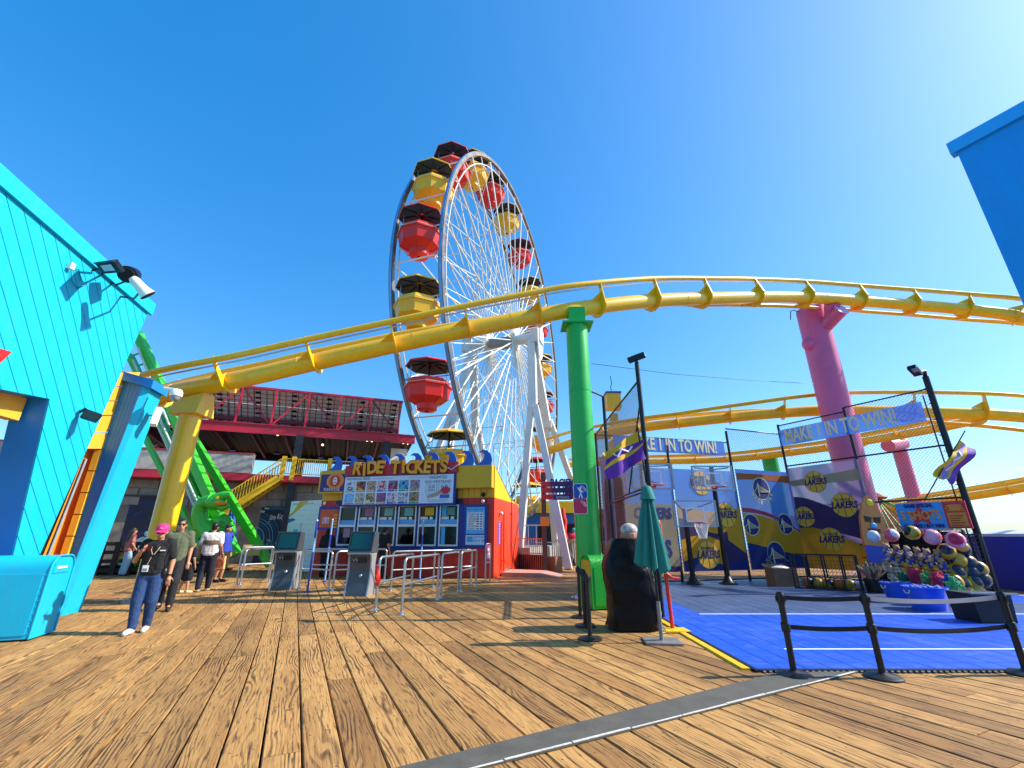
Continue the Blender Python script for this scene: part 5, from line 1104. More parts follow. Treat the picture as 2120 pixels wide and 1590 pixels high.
# ---- wheel entrance: sign, post, fence, platform, red parasol
ep = V((1.42, 20.2, 0)); t = thing('entrance_sign', 'red slatted entrance sign with dark blue lettering on a brown post', 'sign', tuple(ep))
MB().bar(ep, ep+V((0, 0, 4.2)), .2, .2).build('post', mat('brown_post', '#5a4a40', .7, var=.2), t)
SY = 20.05
for k, (v0_, v1_) in enumerate(((995, 1007), (1008, 1020), (1021, 1034))):
    a, b_ = at(1121, v0_+2, SY), at(1192, v1_, SY); p1 = at(1121, (v0_+v1_)/2+1, SY); p2 = at(1193, (v0_+v1_)/2, SY)
    MB().prism([(p1.x, p1.z-.12), (p2.x, p2.z-.12), (p2.x, p2.z+.12), ((p1.x+p2.x)/2, p1.z+.10), (p1.x, p1.z+.10)], (0, SY, 0), (1, 0, 0), (0, 0, 1), (0, -1, 0), .05).build('red_slat', mat('sign_slat_red', '#d03030', .5, dirt=.1), t)
SB = mat('sign_letter_blue', '#28307a', .45)
for s_, u, v, sz in (('PACIFIC', 1166, 1000, .44), ('WHEEL', 1166, 1016, .46)):
    p = at(u, v, SY-.08); put_text(MB(), s_, p, (1, 0, 0), (0, 0, 1), sz, .03, .74, offset=.018).build('sign_lettering', SB, t)
p0, p1 = at(1146, 1034, SY-.06), at(1183, 1028, SY-.06); MB().bx(p0.x, p1.x, SY-.1, SY-.06, p0.z-.02, p1.z+.06).build('entrance_plate', SB, t); c = at(1165, 1031, SY-.12); put_text(MB(), 'ENTRANCE', V((c.x, SY-.105, (p0.z+p1.z)/2+.02)), (1, 0, 0), (0, 0, 1), .14, .006, .8).build('sign_lettering', WHITE, t)
p0, p1 = at(1119, 1089, SY), at(1137, 1070, SY); MB().bx(p0.x, p1.x, SY-.03, SY+.0, p0.z, p1.z).build('orange_notice', mat('notice_orange', '#f0962a', .5, var=.1, scale=8), t)
a, b_ = V((.1, 21.6, 0)), V((1.5, 20.5, 0))
t = thing('wheel_fence', 'low steel picket fence on a maroon plinth beside the red booth door', 'fence', tuple(a)); Ff = frame(a, b_-a); Lf = (b_-a).length
MB(Ff).bx(0, Lf, -.05, .05, 0, .68).build('plinth', mat('plinth_brown', '#4a1c18', .6, var=.2), t)
for k in range(18): MB(Ff).bx(k*Lf/17-.012, k*Lf/17+.012, -.06, -.051, .02, 1.35).build('picket', STEEL, t)
for z in (.72, 1.33): MB(Ff).bx(0, Lf, -.075, -.05, z, z+.04).build('rail', STEEL, t)
MB(Ff).bx(Lf, Lf+.5, -.05, .5, 0, .62).build('corner_plinth', mat('plinth_tan', '#8a5a40', .7, var=.2), t)
a, b_ = V((2.2, 25.5, 0)), V((4.2, 24.2, 0)); t = thing('wheel_fence', 'pale grey vertical slat fence beyond the entrance sign post', 'fence', tuple(a)); Ff = frame(a, b_-a); Lf = (b_-a).length
GF = mat('pale_fence', '#b4b1aa', .6, var=.12)
for k in range(20): MB(Ff).bx(k*Lf/20, k*Lf/20+.06, -.03, .03, .05, 1.25).build('slat', GF, t)
for z in (.1, 1.2): MB(Ff).bx(0, Lf, .031, .07, z, z+.07).build('rail', GF, t)
p = V((3.1, 27.5, 0)); t = thing('folded_parasol', 'closed red parasol beyond the wheel fence', 'parasol', tuple(p)); MB().lathe([(.28, 1.1), (.2, 1.5), (.16, 1.7), (.22, 2.3), (.06, 3.1)], 12, p).build('canopy', mat('parasol_red', '#e0201c', .7, var=.15, scale=4), t, 40); MB().cyl(p, p+V((0, 0, 3.1)), .04, .04, 8).build('pole', SILV, t); MB().lathe([(.3, 0), (.3, .06), (.05, .1)], 12, p).build('base', BLACK, t)
# boarding platform and stalls behind
t = thing('boarding_platform', 'white railed boarding platform under the ferris wheel', 'platform', (-1, 27, 0))
MB().box((-1.5, 27.5, .45), (7, 6, .9), -WY).build('deck', mat('platform_grey', '#8f8b86', .7), t)
for k in range(16): MB().bar((-4.6+k*.42, 24.2-.0+k*-.13*0, .9), (-4.6+k*.42, 24.2, 2.0), .04, .04).build('baluster', WHITE, t)
MB().bar((-4.7, 24.2, 2.0), (1.9, 24.2, 2.0), .06, .06).build('top_rail', WHITE, t)
for i, (x, y, w_, h_, cl, lab) in enumerate(((3.6, 34, 5.0, 3.0, '#1c6ab0', 'blue walled game stall behind the tie dye man'), (-1.0, 40, 6, 3.2, '#d8d4c8', 'cream food stall far behind the wheel legs'), (8.5, 40, 5, 2.8, '#c88a30', 'ochre stall far behind the basketball banners'))):
    t = thing('game_stall', lab, 'stall', (x, y, 0), 0, 'stalls behind the wheel'); MB().box((x, y, h_/2), (w_, 3, h_)).build('wall', mat('stall%d' % i, cl, .6, var=.15), t)
    MB().prism([(-w_/2-.4, 0), (w_/2+.4, 0), (w_/2-.6, .8), (-w_/2+.6, .8)], (x, y-1.8, h_), (1, 0, 0), (0, 0, 1), (0, 1, 0), 3.6).build('roof', mat('stall_roof%d' % i, ('#e8c020', '#b04030', '#b06a30')[i], .6), t)
    MB().box((x, y-1.52, h_*.55), (w_*.7, .06, h_*.4)).build('serving_hatch', DBLACK, t); MB().box((x, y-1.7, h_*.34), (w_*.8, .4, .06)).build('counter', WHITE, t)
# ================================================================ COURT FENCE, BANNERS, HOOPS
P1, P2, P3 = V((2.9, 9.4, 0)), V((2.92, 13.3, 0)), V((2.95, 15.1, 0))
B1, B2, B3, RM, RR = V((5.65, 15.75, 0)), V((8.27, 16.5, 0)), V((10.95, 17.5, 0)), V((12.1, 15.3, 0)), V((13.25, 13.1, 0))
FENCE = thing('court_fence', 'tall black chain link fence around the basketball court', 'fence', tuple(P1))
WIRE = mat('fence_wire', '#15171b', .5, metal=.3)
def chain(a, b, z0, z1, s=.105, r=.0042):
    a, b = V((a.x, a.y, 0)), V((b.x, b.y, 0)); L = (b-a).length; d = (b-a)/L; H = z1-z0; mb = MB()
    k = -H
    def P(x, z): return a+d*x+V((0, 0, z0+z))
    n = int((L+H)/s)+1
    for i in range(n):
        c = -H+i*s; x0, x1 = max(0, c), min(L, c+H)
        if x1-x0 > .02:
            mb.tube([P(x0, x0-c), P(x1, x1-c)], r, 3, caps=False)                   # rising
            mb.tube([P(x0, H-(x0-c)), P(x1, H-(x1-c))], r, 3, caps=False)           # falling
    return mb
def post(p, h, r=.045, nm='post', z0=0): return MB().cyl(p+V((0, 0, z0)), p+V((0, 0, h)), r, r, 10).build(nm, BLKM, FENCE, 50)
post(P1, 5.3, .05); post(P2, 5.7, .05); post(P3, 4.9); post(B1, 4.6); post(B2, 5.3); post(B3, 5.8); post(RM, 5.9); post(RR, 6.3, .085)
TOP = 4.85
spans = [(P1, P2, 2.45, TOP), (P1, P2, 0.05, 2.4), (P2, P3, .05, TOP), (P3, B1, .05, TOP), (B1, B2, .05, TOP), (B2, B3, .05, 5.4), (B3, RM, .05, 5.75), (RM, RR, .05, 5.9)]
for a, b_, z0, z1 in spans:
    tag(chain(a, b_, z0, z1).build('wire_mesh', WIRE, FENCE), kind='stuff')
    for z in (z0+.02, z1): MB().cyl(a+V((0, 0, z)), b_+V((0, 0, z)), .024, .024, 8).build('rail', BLKM, FENCE, 50)
for a, b_ in ((B3, RM), (RM, RR)):
    for z in (2.55, 4.1): MB().cyl(a+V((0, 0, z)), b_+V((0, 0, z)), .028, .028, 8).build('rail', BLKM, FENCE, 50)
MB().tube([P2+V((0, 0, 5.7)), P2+V((-.5, -.5, 5.72)), V((GX+.3, GY+.1, 5.7))], .03, 8).build('pillar_bracket', BLKM, FENCE)
for k in range(12): z = .4+k*.5; MB().cyl(RR+V((-.09, .05, z)), RR+V((-.09, .05, z+.02)), .03, .03, 6).build('tension_band', BLKM, FENCE)
MB().bar(P1+V((0, .1, 4.3)), P1+V((-.0, 1.7, 2.45)), .03, .03).build('brace', BLKM, FENCE); MB().cyl(RR+V((-.16, .12, 0)), RR+V((-.16, .12, 5.7)), .02, .02, 6).build('tension_bar', BLKM, FENCE)
# flood lights on the fence posts
t = thing('court_flood_light', 'black flood light bar on the front left fence post', 'light', tuple(P1+V((0, 0, 5.3))), group='court flood lights')
a = P1+V((0, 0, 5.38)); MB().bar(a+V((-.16, .1, .0)), a+V((.17, -.1, .07)), .13, .11).build('housing', BLKM, t); MB().bar(a+V((.17, -.1, .07)), a+V((.18, -.105, .072)), .12, .1).build('lens', SILV, t); MB().cyl(P1+V((0, 0, 5.2)), a, .03, .03, 8).build('bracket', BLKM, t)
t = thing('court_flood_light', 'flat flood light on the tall right fence post', 'light', tuple(RR+V((0, 0, 6.3))), group='court flood lights')
a = RR+V((0, 0, 6.3)); h_ = at(1893, 768, 12.9); MB().tube([a, a+V((-.08, -.1, .15)), h_.lerp(a, .3)], .06, 8).build('bracket', BLKM, t)
MB().bar(h_+V((.2, .1, -.08)), h_+V((-.16, -.1, .1)), .22, .12).build('housing', BLKM, t); MB().bar(h_+V((-.02, -.12, -.06)), h_+V((-.16, -.2, .01)), .18, .02).build('lens', SILV, t)
# ---- banners
def ban_mat(name, h, alpha=.9):             # woven mesh banner: lets some light and view through
    m = mat(name, h, .75, var=.14, scale=.9, bump=.12, bscale=25); nt = m.node_tree; b = nt.nodes['Principled BSDF']; out = nt.nodes['Material Output']
    tl = nd(nt, 'ShaderNodeBsdfTranslucent'); tl.inputs[0].default_value = lin(h)+[1]; mx = nd(nt, 'ShaderNodeMixShader'); mx.inputs[0].default_value = .3
    tr = nd(nt, 'ShaderNodeBsdfTransparent'); m2 = nd(nt, 'ShaderNodeMixShader'); m2.inputs[0].default_value = 1-alpha
    nt.links.new(b.outputs[0], mx.inputs[1]); nt.links.new(tl.outputs[0], mx.inputs[2]); nt.links.new(mx.outputs[0], m2.inputs[1]); nt.links.new(tr.outputs[0], m2.inputs[2]); nt.links.new(m2.outputs[0], out.inputs[0]); return m
BBLUE, BNAVY, BGOLD, BPURP, BGREY, BBEIG, BORG = ban_mat('banner_blue', '#4a80dc'), ban_mat('banner_navy', '#2c3c84'), ban_mat('banner_gold', '#f0b020'), ban_mat('banner_purple', '#4e3a68'), ban_mat('banner_mauve', '#8e7aa0'), ban_mat('banner_beige', '#c0ac88'), ban_mat('banner_orange', '#c8703a')
PURP = mat('print_purple', '#3c1f5c', .6); GOLDP = mat('print_gold', '#f2b42a', .6, var=.08); NAVP = mat('print_navy', '#1f2f78', .6); CREAM = mat('print_cream', '#f4dc90', .6)
def banner(label, a, b, x0, x1, z0, z1, m, grp='sponsor banners on the court fence', billow=.05):
    a, b = V((a.x, a.y, 0)), V((b.x, b.y, 0)); d = (b-a).normalized(); n = V((d.y, -d.x, 0))
    if n.y > 0: n = -n
    O = a+n*.07; t = thing('banner', label, 'banner', tuple(a+d*x0), 0, grp); fr_ = frame(O, d, -n); nx_, nz_ = 14, 8; vs = []; fs = []; th = .006
    def bl_(x, z): return billow*math.sin((x-x0)/(x1-x0)*math.pi)*math.sin((z-z0)/(z1-z0)*math.pi)*-1+.008*math.sin(x*5+z*3)
    for s_ in (0, 1):
        for j in range(nz_+1):
            for i in range(nx_+1):
                x = x0+(x1-x0)*i/nx_; z = z0+(z1-z0)*j/nz_; vs.append((x, .0+s_*th, z))
    N = (nx_+1)*(nz_+1)
    for j in range(nz_):
        for i in range(nx_):
            q = j*(nx_+1)+i; fs.append((q, q+1, q+nx_+2, q+nx_+1))
    mb = MB(fr_); mb.add(vs[:N], fs); mb.build('cloth', m, t); return t, fr_
def shape(t, fr_, poly, m, nm='print_shape', y=-.006): return MB(fr_).prism(poly, (0, y, 0), (1, 0, 0), (0, 0, 1), (0, -1, 0), .003).build(nm, m, t)
def wavy(x0, x1, f, g, n=14): return [(x0+(x1-x0)*i/n, f(i/n)) for i in range(n+1)]+[(x1-(x1-x0)*i/n, g(1-i/n)) for i in range(n+1)]
def disc(t, fr_, x, z, r, m, nm, y, sx=1.0): return shape(t, fr_, [(x+r*sx*math.cos(k*math.pi/18), z+r*math.sin(k*math.pi/18)) for k in range(36)], m, nm, y)
def emb_ball(t, fr_, x, z, r):
    disc(t, fr_, x, z, r*1.03, PURP, 'emblem_ring', -.010); disc(t, fr_, x, z, r, GOLDP, 'emblem_ball', -.014)
    mb = MB(fr_); mb.bar((x, -.018, z-r*.95), (x, -.018, z+r*.95), .022, .006)
    for sg in (-1, 1): mb.tube([(x+sg*(r*.95-r*.5*math.cos(q)), -.018, z+r*.9*math.sin(q)) for q in [-.9+1.8*i/8 for i in range(9)]], .010, 4)
    mb.build('emblem_seam', PURP, t)
    put_text(MB(fr_), 'LAKERS', (x, -.022, z), (1, 0, 0), (0, 0, 1), r*.78, .004, .78, shear=.25, offset=.012).build('emblem_lettering', PURP, t)
    put_text(MB(fr_), 'LOS ANGELES', (x, -.022, z+r*.47), (1, 0, 0), (0, 0, 1), r*.28, .004, .7).build('emblem_lettering', PURP, t)
def emb_bridge(t, fr_, x, z, r, txt=True):
    disc(t, fr_, x, z, r, CREAM, 'emblem_ring', -.010); disc(t, fr_, x, z, r*.92, NAVP, 'emblem_disc', -.014)
    mb = MB(fr_); tw = x-r*.35
    mb.bar((tw, -.019, z-r*.7), (tw, -.019, z+r*.5), r*.13, .006); mb.bar((x-r*.8, -.019, z-r*.35), (x+r*.85, -.019, z-r*.30), r*.11, .006)
    cab = [(x-r*.85+(r*1.7)*i/14, (z+r*.5-(i-3.4)*.0) if i == 3 else 0) for i in range(15)]
    for i in range(1, 14):
        xx = tw+(i/13)*(x+r*.82-tw); zz = z+r*.5-(i/13)**.6*r*.75; mb.bar((xx, -.019, z-r*.33), (xx, -.019, max(zz, z-r*.28)), r*.03, .005)
    pts = [(tw+(i/13)*(x+r*.82-tw), -.019, max(z+r*.5-(i/13)**.6*r*.75, z-r*.26)) for i in range(14)]; mb.tube(pts, r*.03, 4)
    mb.tube([(tw, -.019, z+r*.5), (tw-r*.2, -.019, z), (tw-r*.45, -.019, z-r*.25)], r*.03, 4)
    mb.build('emblem_bridge', CREAM, t)
    if txt:
        s_ = 'WARRIORS'
        for i, ch in enumerate(s_):
            a = math.radians(205+i*130/7); c_ = V((x+r*1.25*math.cos(a), -.010, z+r*1.25*math.sin(a))); ta = a+math.pi/2
            put_text(MB(fr_), ch, c_, (math.cos(ta), 0, math.sin(ta)), (-math.sin(ta), 0, math.cos(ta)), r*.42, .003, .9, offset=.008).build('emblem_lettering', CREAM, t)
def span_px(a, b):
    d = (V((b.x, b.y, 0))-V((a.x, a.y, 0))).normalized(); n = V((d.y, -d.x, 0))
    def f(u, v): p = onplane(u, v, V((a.x, a.y, 0)), n); return ((p-V((a.x, a.y, 0))).dot(d), p.z)
    return f
# "make 1 in to win" strips
fA = span_px(P3, B2); L0, L1 = fA(1268, 920)[0], fA(1497, 928)[0]; zt_, zb_ = fA(1380, 908)[1], fA(1380, 938)[1]
t, fr_ = banner('long blue banner reading make 1 in to win on the back fence', P3, B2, L0, L1, zb_, zt_, BBLUE, 'make 1 in to win banners', .02)
TCR = mat('tan_letters', '#f2dca6', .6, var=.1)
put_text(MB(fr_), 'MAKE 1 IN TO WIN!', ((L0+L1)/2+.12, -.012, (zt_+zb_)/2), (1, 0, 0), (0, 0, 1), .62, .006, .66, offset=.012).build('lettering', TCR, t)
fR = span_px(B3, RR); R0, R1 = fR(1616, 905)[0], fR(1913, 845)[0]; zt2, zb2 = fR(1760, 862)[1], fR(1760, 900)[1]
t, fr_ = banner('slanting blue banner reading make 1 in to win on the right fence', B3, RR, R0, R1, zb2, zt2, BBLUE, 'make 1 in to win banners', .02)
put_text(MB(fr_), 'MAKE 1 IN TO WIN!', ((R0+R1)/2-.25, -.012, (zt2+zb2)/2), (1, 0, 0), (0, 0, 1), .74, .006, .56, offset=.014).build('lettering', TCR, t)
mb = MB(fr_)
for k in range(7): mb.tube([(R1-.95+.13*k+.1*math.sin(q*2+k), -.012, zb2+.1+q*.1) for q in range(6)], .008, 4)
mb.build('scribble_print', mat('scribble', '#8a78d0', .6), t)
# back fence panels
t, fr_ = banner('beige and blue team banner at the left end of the back fence', P3, B1, .1, 2.75, .35, 3.75, BBLUE)
shape(t, fr_, wavy(.9, 2.72, lambda f: .5, lambda f: 2.5), BBEIG); shape(t, fr_, wavy(.12, .9, lambda f: .4, lambda f: 2.9), BNAVY)
put_text(MB(fr_), 'CLIPPERS', (1.9, -.014, 2.2), (1, 0, 0), (0, 0, 1), .5, .004, .7, offset=.012).build('lettering', NAVP, t)
put_text(MB(fr_), 'S', (2.35, -.014, 1.05), (1, 0, 0), (0, 0, 1), .75, .004, .7, offset=.02).build('lettering', NAVP, t)
disc(t, fr_, .62, 2.35, .22, WHITE, 'emblem_ring', -.012); disc(t, fr_, .62, 2.35, .15, RED, 'emblem_disc', -.016)
for k in range(4): shape(t, fr_, [(.72, 2.75+k*.24), (.98, 2.75+k*.24), (.98, 2.9+k*.24), (.72, 2.9+k*.24)], mat('print_red', '#b83848', .6), y=-.012)
shape(t, fr_, wavy(.12, 2.72, lambda f: .36, lambda f: .62+.1*math.sin(f*5)), BPURP, y=-.01)
f1 = span_px(B1, B2)
t, fr_ = banner('gold and purple swirl banner behind the low basketball hoop', B1, B2, .05, 2.68, .35, 3.75, BBLUE)
shape(t, fr_, wavy(.08, 2.66, lambda f: .37, lambda f: 2.45-.15*math.sin(f*3)), BGOLD); shape(t, fr_, wavy(.08, 2.0, lambda f: 1.35+.15*math.sin(f*4), lambda f: 1.8+.25*math.cos(f*4)), BPURP, y=-.01)
shape(t, fr_, wavy(1.75, 2.66, lambda f: .42, lambda f: .9+.6*(1-f)), BPURP, y=-.0095); shape(t, fr_, wavy(.08, 2.66, lambda f: .37, lambda f: .66+.12*math.sin(f*7)), BNAVY, y=-.013)
for (u, v, r) in ((1463, 1148, .44), (1500, 1066, .42), (1448, 1000, .42)): x, z = f1(u, v); emb_ball(t, fr_, min(max(x, .3), 2.4), z, r)
f2 = span_px(B2, B3)
t, fr_ = banner('blue and gold banner with round bridge emblems on the back fence', B2, B3, .05, 2.82, .35, 3.85, BBLUE)
shape(t, fr_, wavy(.08, 2.8, lambda f: 3.45+.05*math.sin(f*4), lambda f: 3.7), BORG); shape(t, fr_, wavy(.08, 2.8, lambda f: .37, lambda f: 2.25-.7*f**2), BGOLD); shape(t, fr_, wavy(.08, 2.8, lambda f: 2.3-.72*f**2, lambda f: 2.45-.8*f**2), mat('print_red', '#b83848', .6), y=-.01)
shape(t, fr_, wavy(.08, 2.8, lambda f: .37, lambda f: 1.25-.5*f), BNAVY, y=-.01)
for (u, v, r, tx_) in ((1572, 1012, .42, 1), (1543, 1086, .38, 0), (1622, 1085, .38, 0), (1603, 1147, .44, 1)): x, z = f2(u, v); emb_bridge(t, fr_, min(max(x, .4), 2.45), z, r, tx_)
f3 = span_px(B3, RM)
t, fr_ = banner('mauve and gold banner with basketball emblems in front of the pink column', B3, RR, .05, 2.55, .35, 4.0, BGREY)
shape(t, fr_, wavy(.08, 2.52, lambda f: 1.4+.2*math.sin(f*4), lambda f: 2.6+.3*math.cos(f*4)), BPURP); shape(t, fr_, wavy(.08, 2.52, lambda f: .37, lambda f: 1.75-.5*f+.12*math.sin(f*6)), BGOLD, y=-.01); shape(t, fr_, wavy(.08, 2.52, lambda f: 3.3, lambda f: 3.5+.2*f), BBEIG)
for (u, v, r) in ((1662, 1070, .36), (1750, 1046, .40), (1724, 1117, .40), (1690, 998, .38)): x, z = f3(u, v); emb_ball(t, fr_, min(max(x, .35), 2.3), z, r)
t, fr_ = banner('orange and grey banner on the left fence beside the green column', P2, P3, .1, 1.7, .3, 4.0, BGREY)
shape(t, fr_, wavy(.3, 1.2, lambda f: 1.2, lambda f: 3.6-.5*f), BGOLD); shape(t, fr_, wavy(.15, 1.6, lambda f: .32, lambda f: .9), BPURP); emb_ball(t, fr_, .8, 2.1, .3)
t, fr_ = banner('mauve banner with gold swirl on the left fence near the covered machine', P1, P2, 2.35, 3.85, .3, 3.9, BGREY)
shape(t, fr_, wavy(2.5, 3.7, lambda f: 1.0, lambda f: 2.9+.4*f), BGOLD); shape(t, fr_, wavy(2.4, 3.8, lambda f: .32, lambda f: .8), BPURP)
# ---- hoops
GLASS = bpy.data.materials.new('backboard_glass'); GLASS.use_nodes = True; gb = GLASS.node_tree.nodes['Principled BSDF']; gb.inputs['Base Color'].default_value = (.85, .9, .95, 1); gb.inputs['Alpha'].default_value = .16; gb.inputs['Roughness'].default_value = .05
def hoop(label, base, bc, w, h, polez, net):
    t = thing('basketball_hoop', label, 'basketball hoop', tuple(base), 0, 'basketball hoops')
    MB().cyl(base+V((0, 0, .03)), V((base.x, base.y, polez)), .085, .075, 14).build('pole', BLKM, t, 50); MB().lathe([(.3, 0), (.3, .03), (.16, .1), (.1, .22), (.085, .24)], 18, base).build('pole_base', BLKM, t, 40)
    mb = MB()
    for sx in (-1, 1): mb.bar(V((base.x, base.y, polez-.1)), bc+V((sx*w*.42, .03, h*.42)), .035, .035); mb.bar(V((base.x, base.y, polez-.5)), bc+V((sx*w*.2, .03, -h*.3)), .035, .035)
    mb.build('bracing_arm', BLKM, t); bd_o = MB().box(bc, (w-.06, .012, h-.06)).build('backboard', GLASS, t)
    for (dx, dz, sx, sz) in ((0, h/2-.02, w, .045), (0, -h/2+.02, w, .045), (-w/2+.02, 0, .045, h-.09), (w/2-.02, 0, .045, h-.09)): MB().box(bc+V((dx, -.002, dz)), (sx, .05, sz)).build('board_frame', SILV, bd_o)
    for (dx, dz, sx, sz) in ((0, .18, .6, .05), (0, -.22, .6, .05), (-.28, -.02, .05, .35), (.28, -.02, .05, .35)): MB().box(bc+V((dx, -.012, dz-.02)), (sx, .008, sz)).build('target_square', WHITE, bd_o)
    rc = bc+V((0, -.36, -h/2+.10)); rim_o = MB().tube(arc(rc, .225, 0, 2*math.pi*23/24, 23, (1, 0, 0), (0, 1, 0)), .014, 6, closed=True).build('rim', mat('rim_red', '#c8301c', .4), t, 60)
    MB().bar(bc+V((0, -.03, -h/2+.08)), rc+V((0, .22, 0)), .12, .06).build('rim_bracket', mat('rim_red', '#c8301c', .4), t)
    if net:
        mb = MB()
        for k in range(12):
            for sg in (1, -1):
                pts = []
                for j in range(7):
                    a = 2*math.pi*(k+sg*j*.5)/12; r_ = .22*(1-.09*j)+(.0 if j < 5 else .005); pts.append(rc+V((r_*math.cos(a), r_*math.sin(a), -j*.075)))
                mb.tube(pts, .0075, 4)
        mb.build('net', WHITE, rim_o)
    return t
def bpt(u, v, Y): return at(u, v, Y)
hoop('low basketball hoop with clear backboard and white net in front', V((5.85, 15.35, 0)), bpt(1439, 1063, 14.6), 1.4, .82, 2.35, True)
hoop('tall basketball hoop on the thick black pole right of the low hoop', V((6.95, 15.3, 0)), bpt(1476, 990, 14.7), 1.35, .82, 3.75, False)
hoop('tall basketball hoop at the left end of the court behind the closed umbrella', V((4.3, 14.6, 0)), bpt(1350, 986, 14.2), 1.35, .82, 3.75, False)
# ---- flags
def flag(label, p0, p1, cloth, mats):
    t = thing('flag', label, 'flag', tuple(p0), 0, 'gold and purple flags'); MB().tube([p0, p1], .016, 8).build('flag_pole', BLKM, t)
    (A, Bp, D) = cloth; nx_, ny_ = 12, 8
    def P(f, g): q = A.lerp(Bp, f)+D*g; return q+V((.05*math.sin(f*6+g*5), .09*math.sin(f*9+g*2.5), -.05*math.sin(g*6)*f))
    for (g0, g1, m_) in mats:
        mb = MB(); vs = [P(i/nx_, g0+(g1-g0)*j/ny_) for j in range(ny_+1) for i in range(nx_+1)]; n_ = len(vs)
        vs += [v_+V((0, .006, 0)) for v_ in vs]; fs = [(j*(nx_+1)+i, j*(nx_+1)+i+1, (j+1)*(nx_+1)+i+1, (j+1)*(nx_+1)+i) for j in range(ny_) for i in range(nx_)]
        mb.add(vs, fs+[tuple(n_+q for q in reversed(f)) for f in fs]); mb.build('cloth_band', m_, t, 60)
    mb = MB(); c0 = P(.5, .45); mb.tube([P(.25, .3)+V((0, -.03, 0)), P(.35, .6)+V((0, -.03, 0)), P(.5, .35)+V((0, -.03, 0)), P(.6, .6)+V((0, -.03, 0)), P(.75, .4)+V((0, -.03, 0))], .022, 5); mb.build('flag_emblem', WHITE, t); return t
FG, FPp = mat('flag_gold', '#e0ae18', .7, var=.12), mat('flag_purple', '#6a2a98', .7, var=.15)
a, b_ = at(1350, 990, 9.6), at(1232, 985, 9.3); c0, c1 = at(1322, 893, 9.35), at(1247, 938, 9.25)
flag('purple and gold flag waving at the front left fence post', at(1338, 1000, 9.4), at(1318, 872, 9.35), (c1, c0, at(1330, 935, 9.35)-at(1322, 893, 9.35)+V((.05, 0, -.0))), [(0, .3, FG), (.3, .62, FPp), (.62, .8, FG), (.8, 1.25, FPp)])
c0, c1 = at(1976, 935, 12.9), at(1940, 992, 12.9)
flag('purple and gold flag hanging from a slanted pole at the right fence post', at(1916, 1032, 12.9), at(1998, 892, 12.9), (at(1988, 912, 12.85), at(1935, 985, 12.85), at(1968, 995, 12.85)-at(1940, 980, 12.85)), [(0, .3, FG), (.3, .65, mat('flag_lilac', '#b08ac8', .7)), (.65, .85, FG), (.85, 1.2, FPp)])
# ---- signs on the right fence
t = thing('shots_sign', 'sky blue sign reading 5 shots over a red star', 'sign', tuple(at(1915, 1095, 13.9))); q0, q1 = fR(1872, 1090), fR(1958, 1042); n_ = 0
frS = frame(B3+V((-.08, -.05, 0))+(V((B3.y-RR.y, 0, 0))*0), (RR-B3)); x0, x1, z0, z1 = q0[0], q1[0]-.03, fR(1915, 1095)[1], fR(1915, 1041)[1]
MB(frS).bx(x0, x1, -.14, -.11, z0, z1).build('panel', mat('sign_sky', '#1ea0e6', .4), t); xc, zc = (x0+x1)/2, (z0+z1)/2
MB(frS).prism([((.40 if k % 2 == 0 else .16)*math.sin(k*math.pi/5)*1.0, (.36 if k % 2 == 0 else .145)*math.cos(k*math.pi/5)) for k in range(10)], (xc, -.141, zc), (1, 0, 0), (0, 0, 1), (0, -1, 0), .006).build('star', mat('star_red', '#e0304a', .5), t)
for s_, zz, sz, m_ in (('5 SHOTS', zc+.0, .36, mat('shot_orange', '#f0a030', .5)), ('GAME SPECIAL', z1-.09, .15, NAVP), ('$10 - MAKE 1 IN & WIN!', z0+.08, .13, NAVP)): put_text(MB(frS), s_, (xc, -.15, zz), (1, 0, 0), (0, 0, 1), sz, .004, .72, offset=.008).build('lettering', m_, t)
t = thing('price_sign', 'red and orange price board beside the blue 5 shots sign', 'sign', tuple(at(1985, 1095, 13.4))); x0, x1 = fR(1962, 1065)[0], fR(2012, 1065)[0]
MB(frS).bx(x0, x1, -.14, -.11, z0, z1).build('panel', mat('price_red', '#e03a4a', .5), t); zm = z0+(z1-z0)*.6
for (za, zb) in ((z0+.06, zm-.02), (zm+.03, z1-.1)): MB(frS).bx(x0+.06, x1-.06, -.148, -.141, za, zb).build('price_box', mat('price_orange', '#f09030', .5), t)
put_text(MB(frS), '5   3', ((x0+x1)/2, -.152, (zm+z1)/2-.03), (1, 0, 0), (0, 0, 1), .26, .004).build('lettering', mat('price_ink', '#b04010', .5), t)
mb = MB(frS)
for k in range(6): mb.bx(x0+.1, x1-.12-.05*(k % 3), -.152, -.148, zm-.12-k*.065, zm-.095-k*.065)
mb.build('small_print', mat('price_ink', '#b04010', .5), t)
ORD = ('first', 'second', 'third', 'fourth', 'fifth', 'sixth', 'seventh', 'eighth', 'ninth')
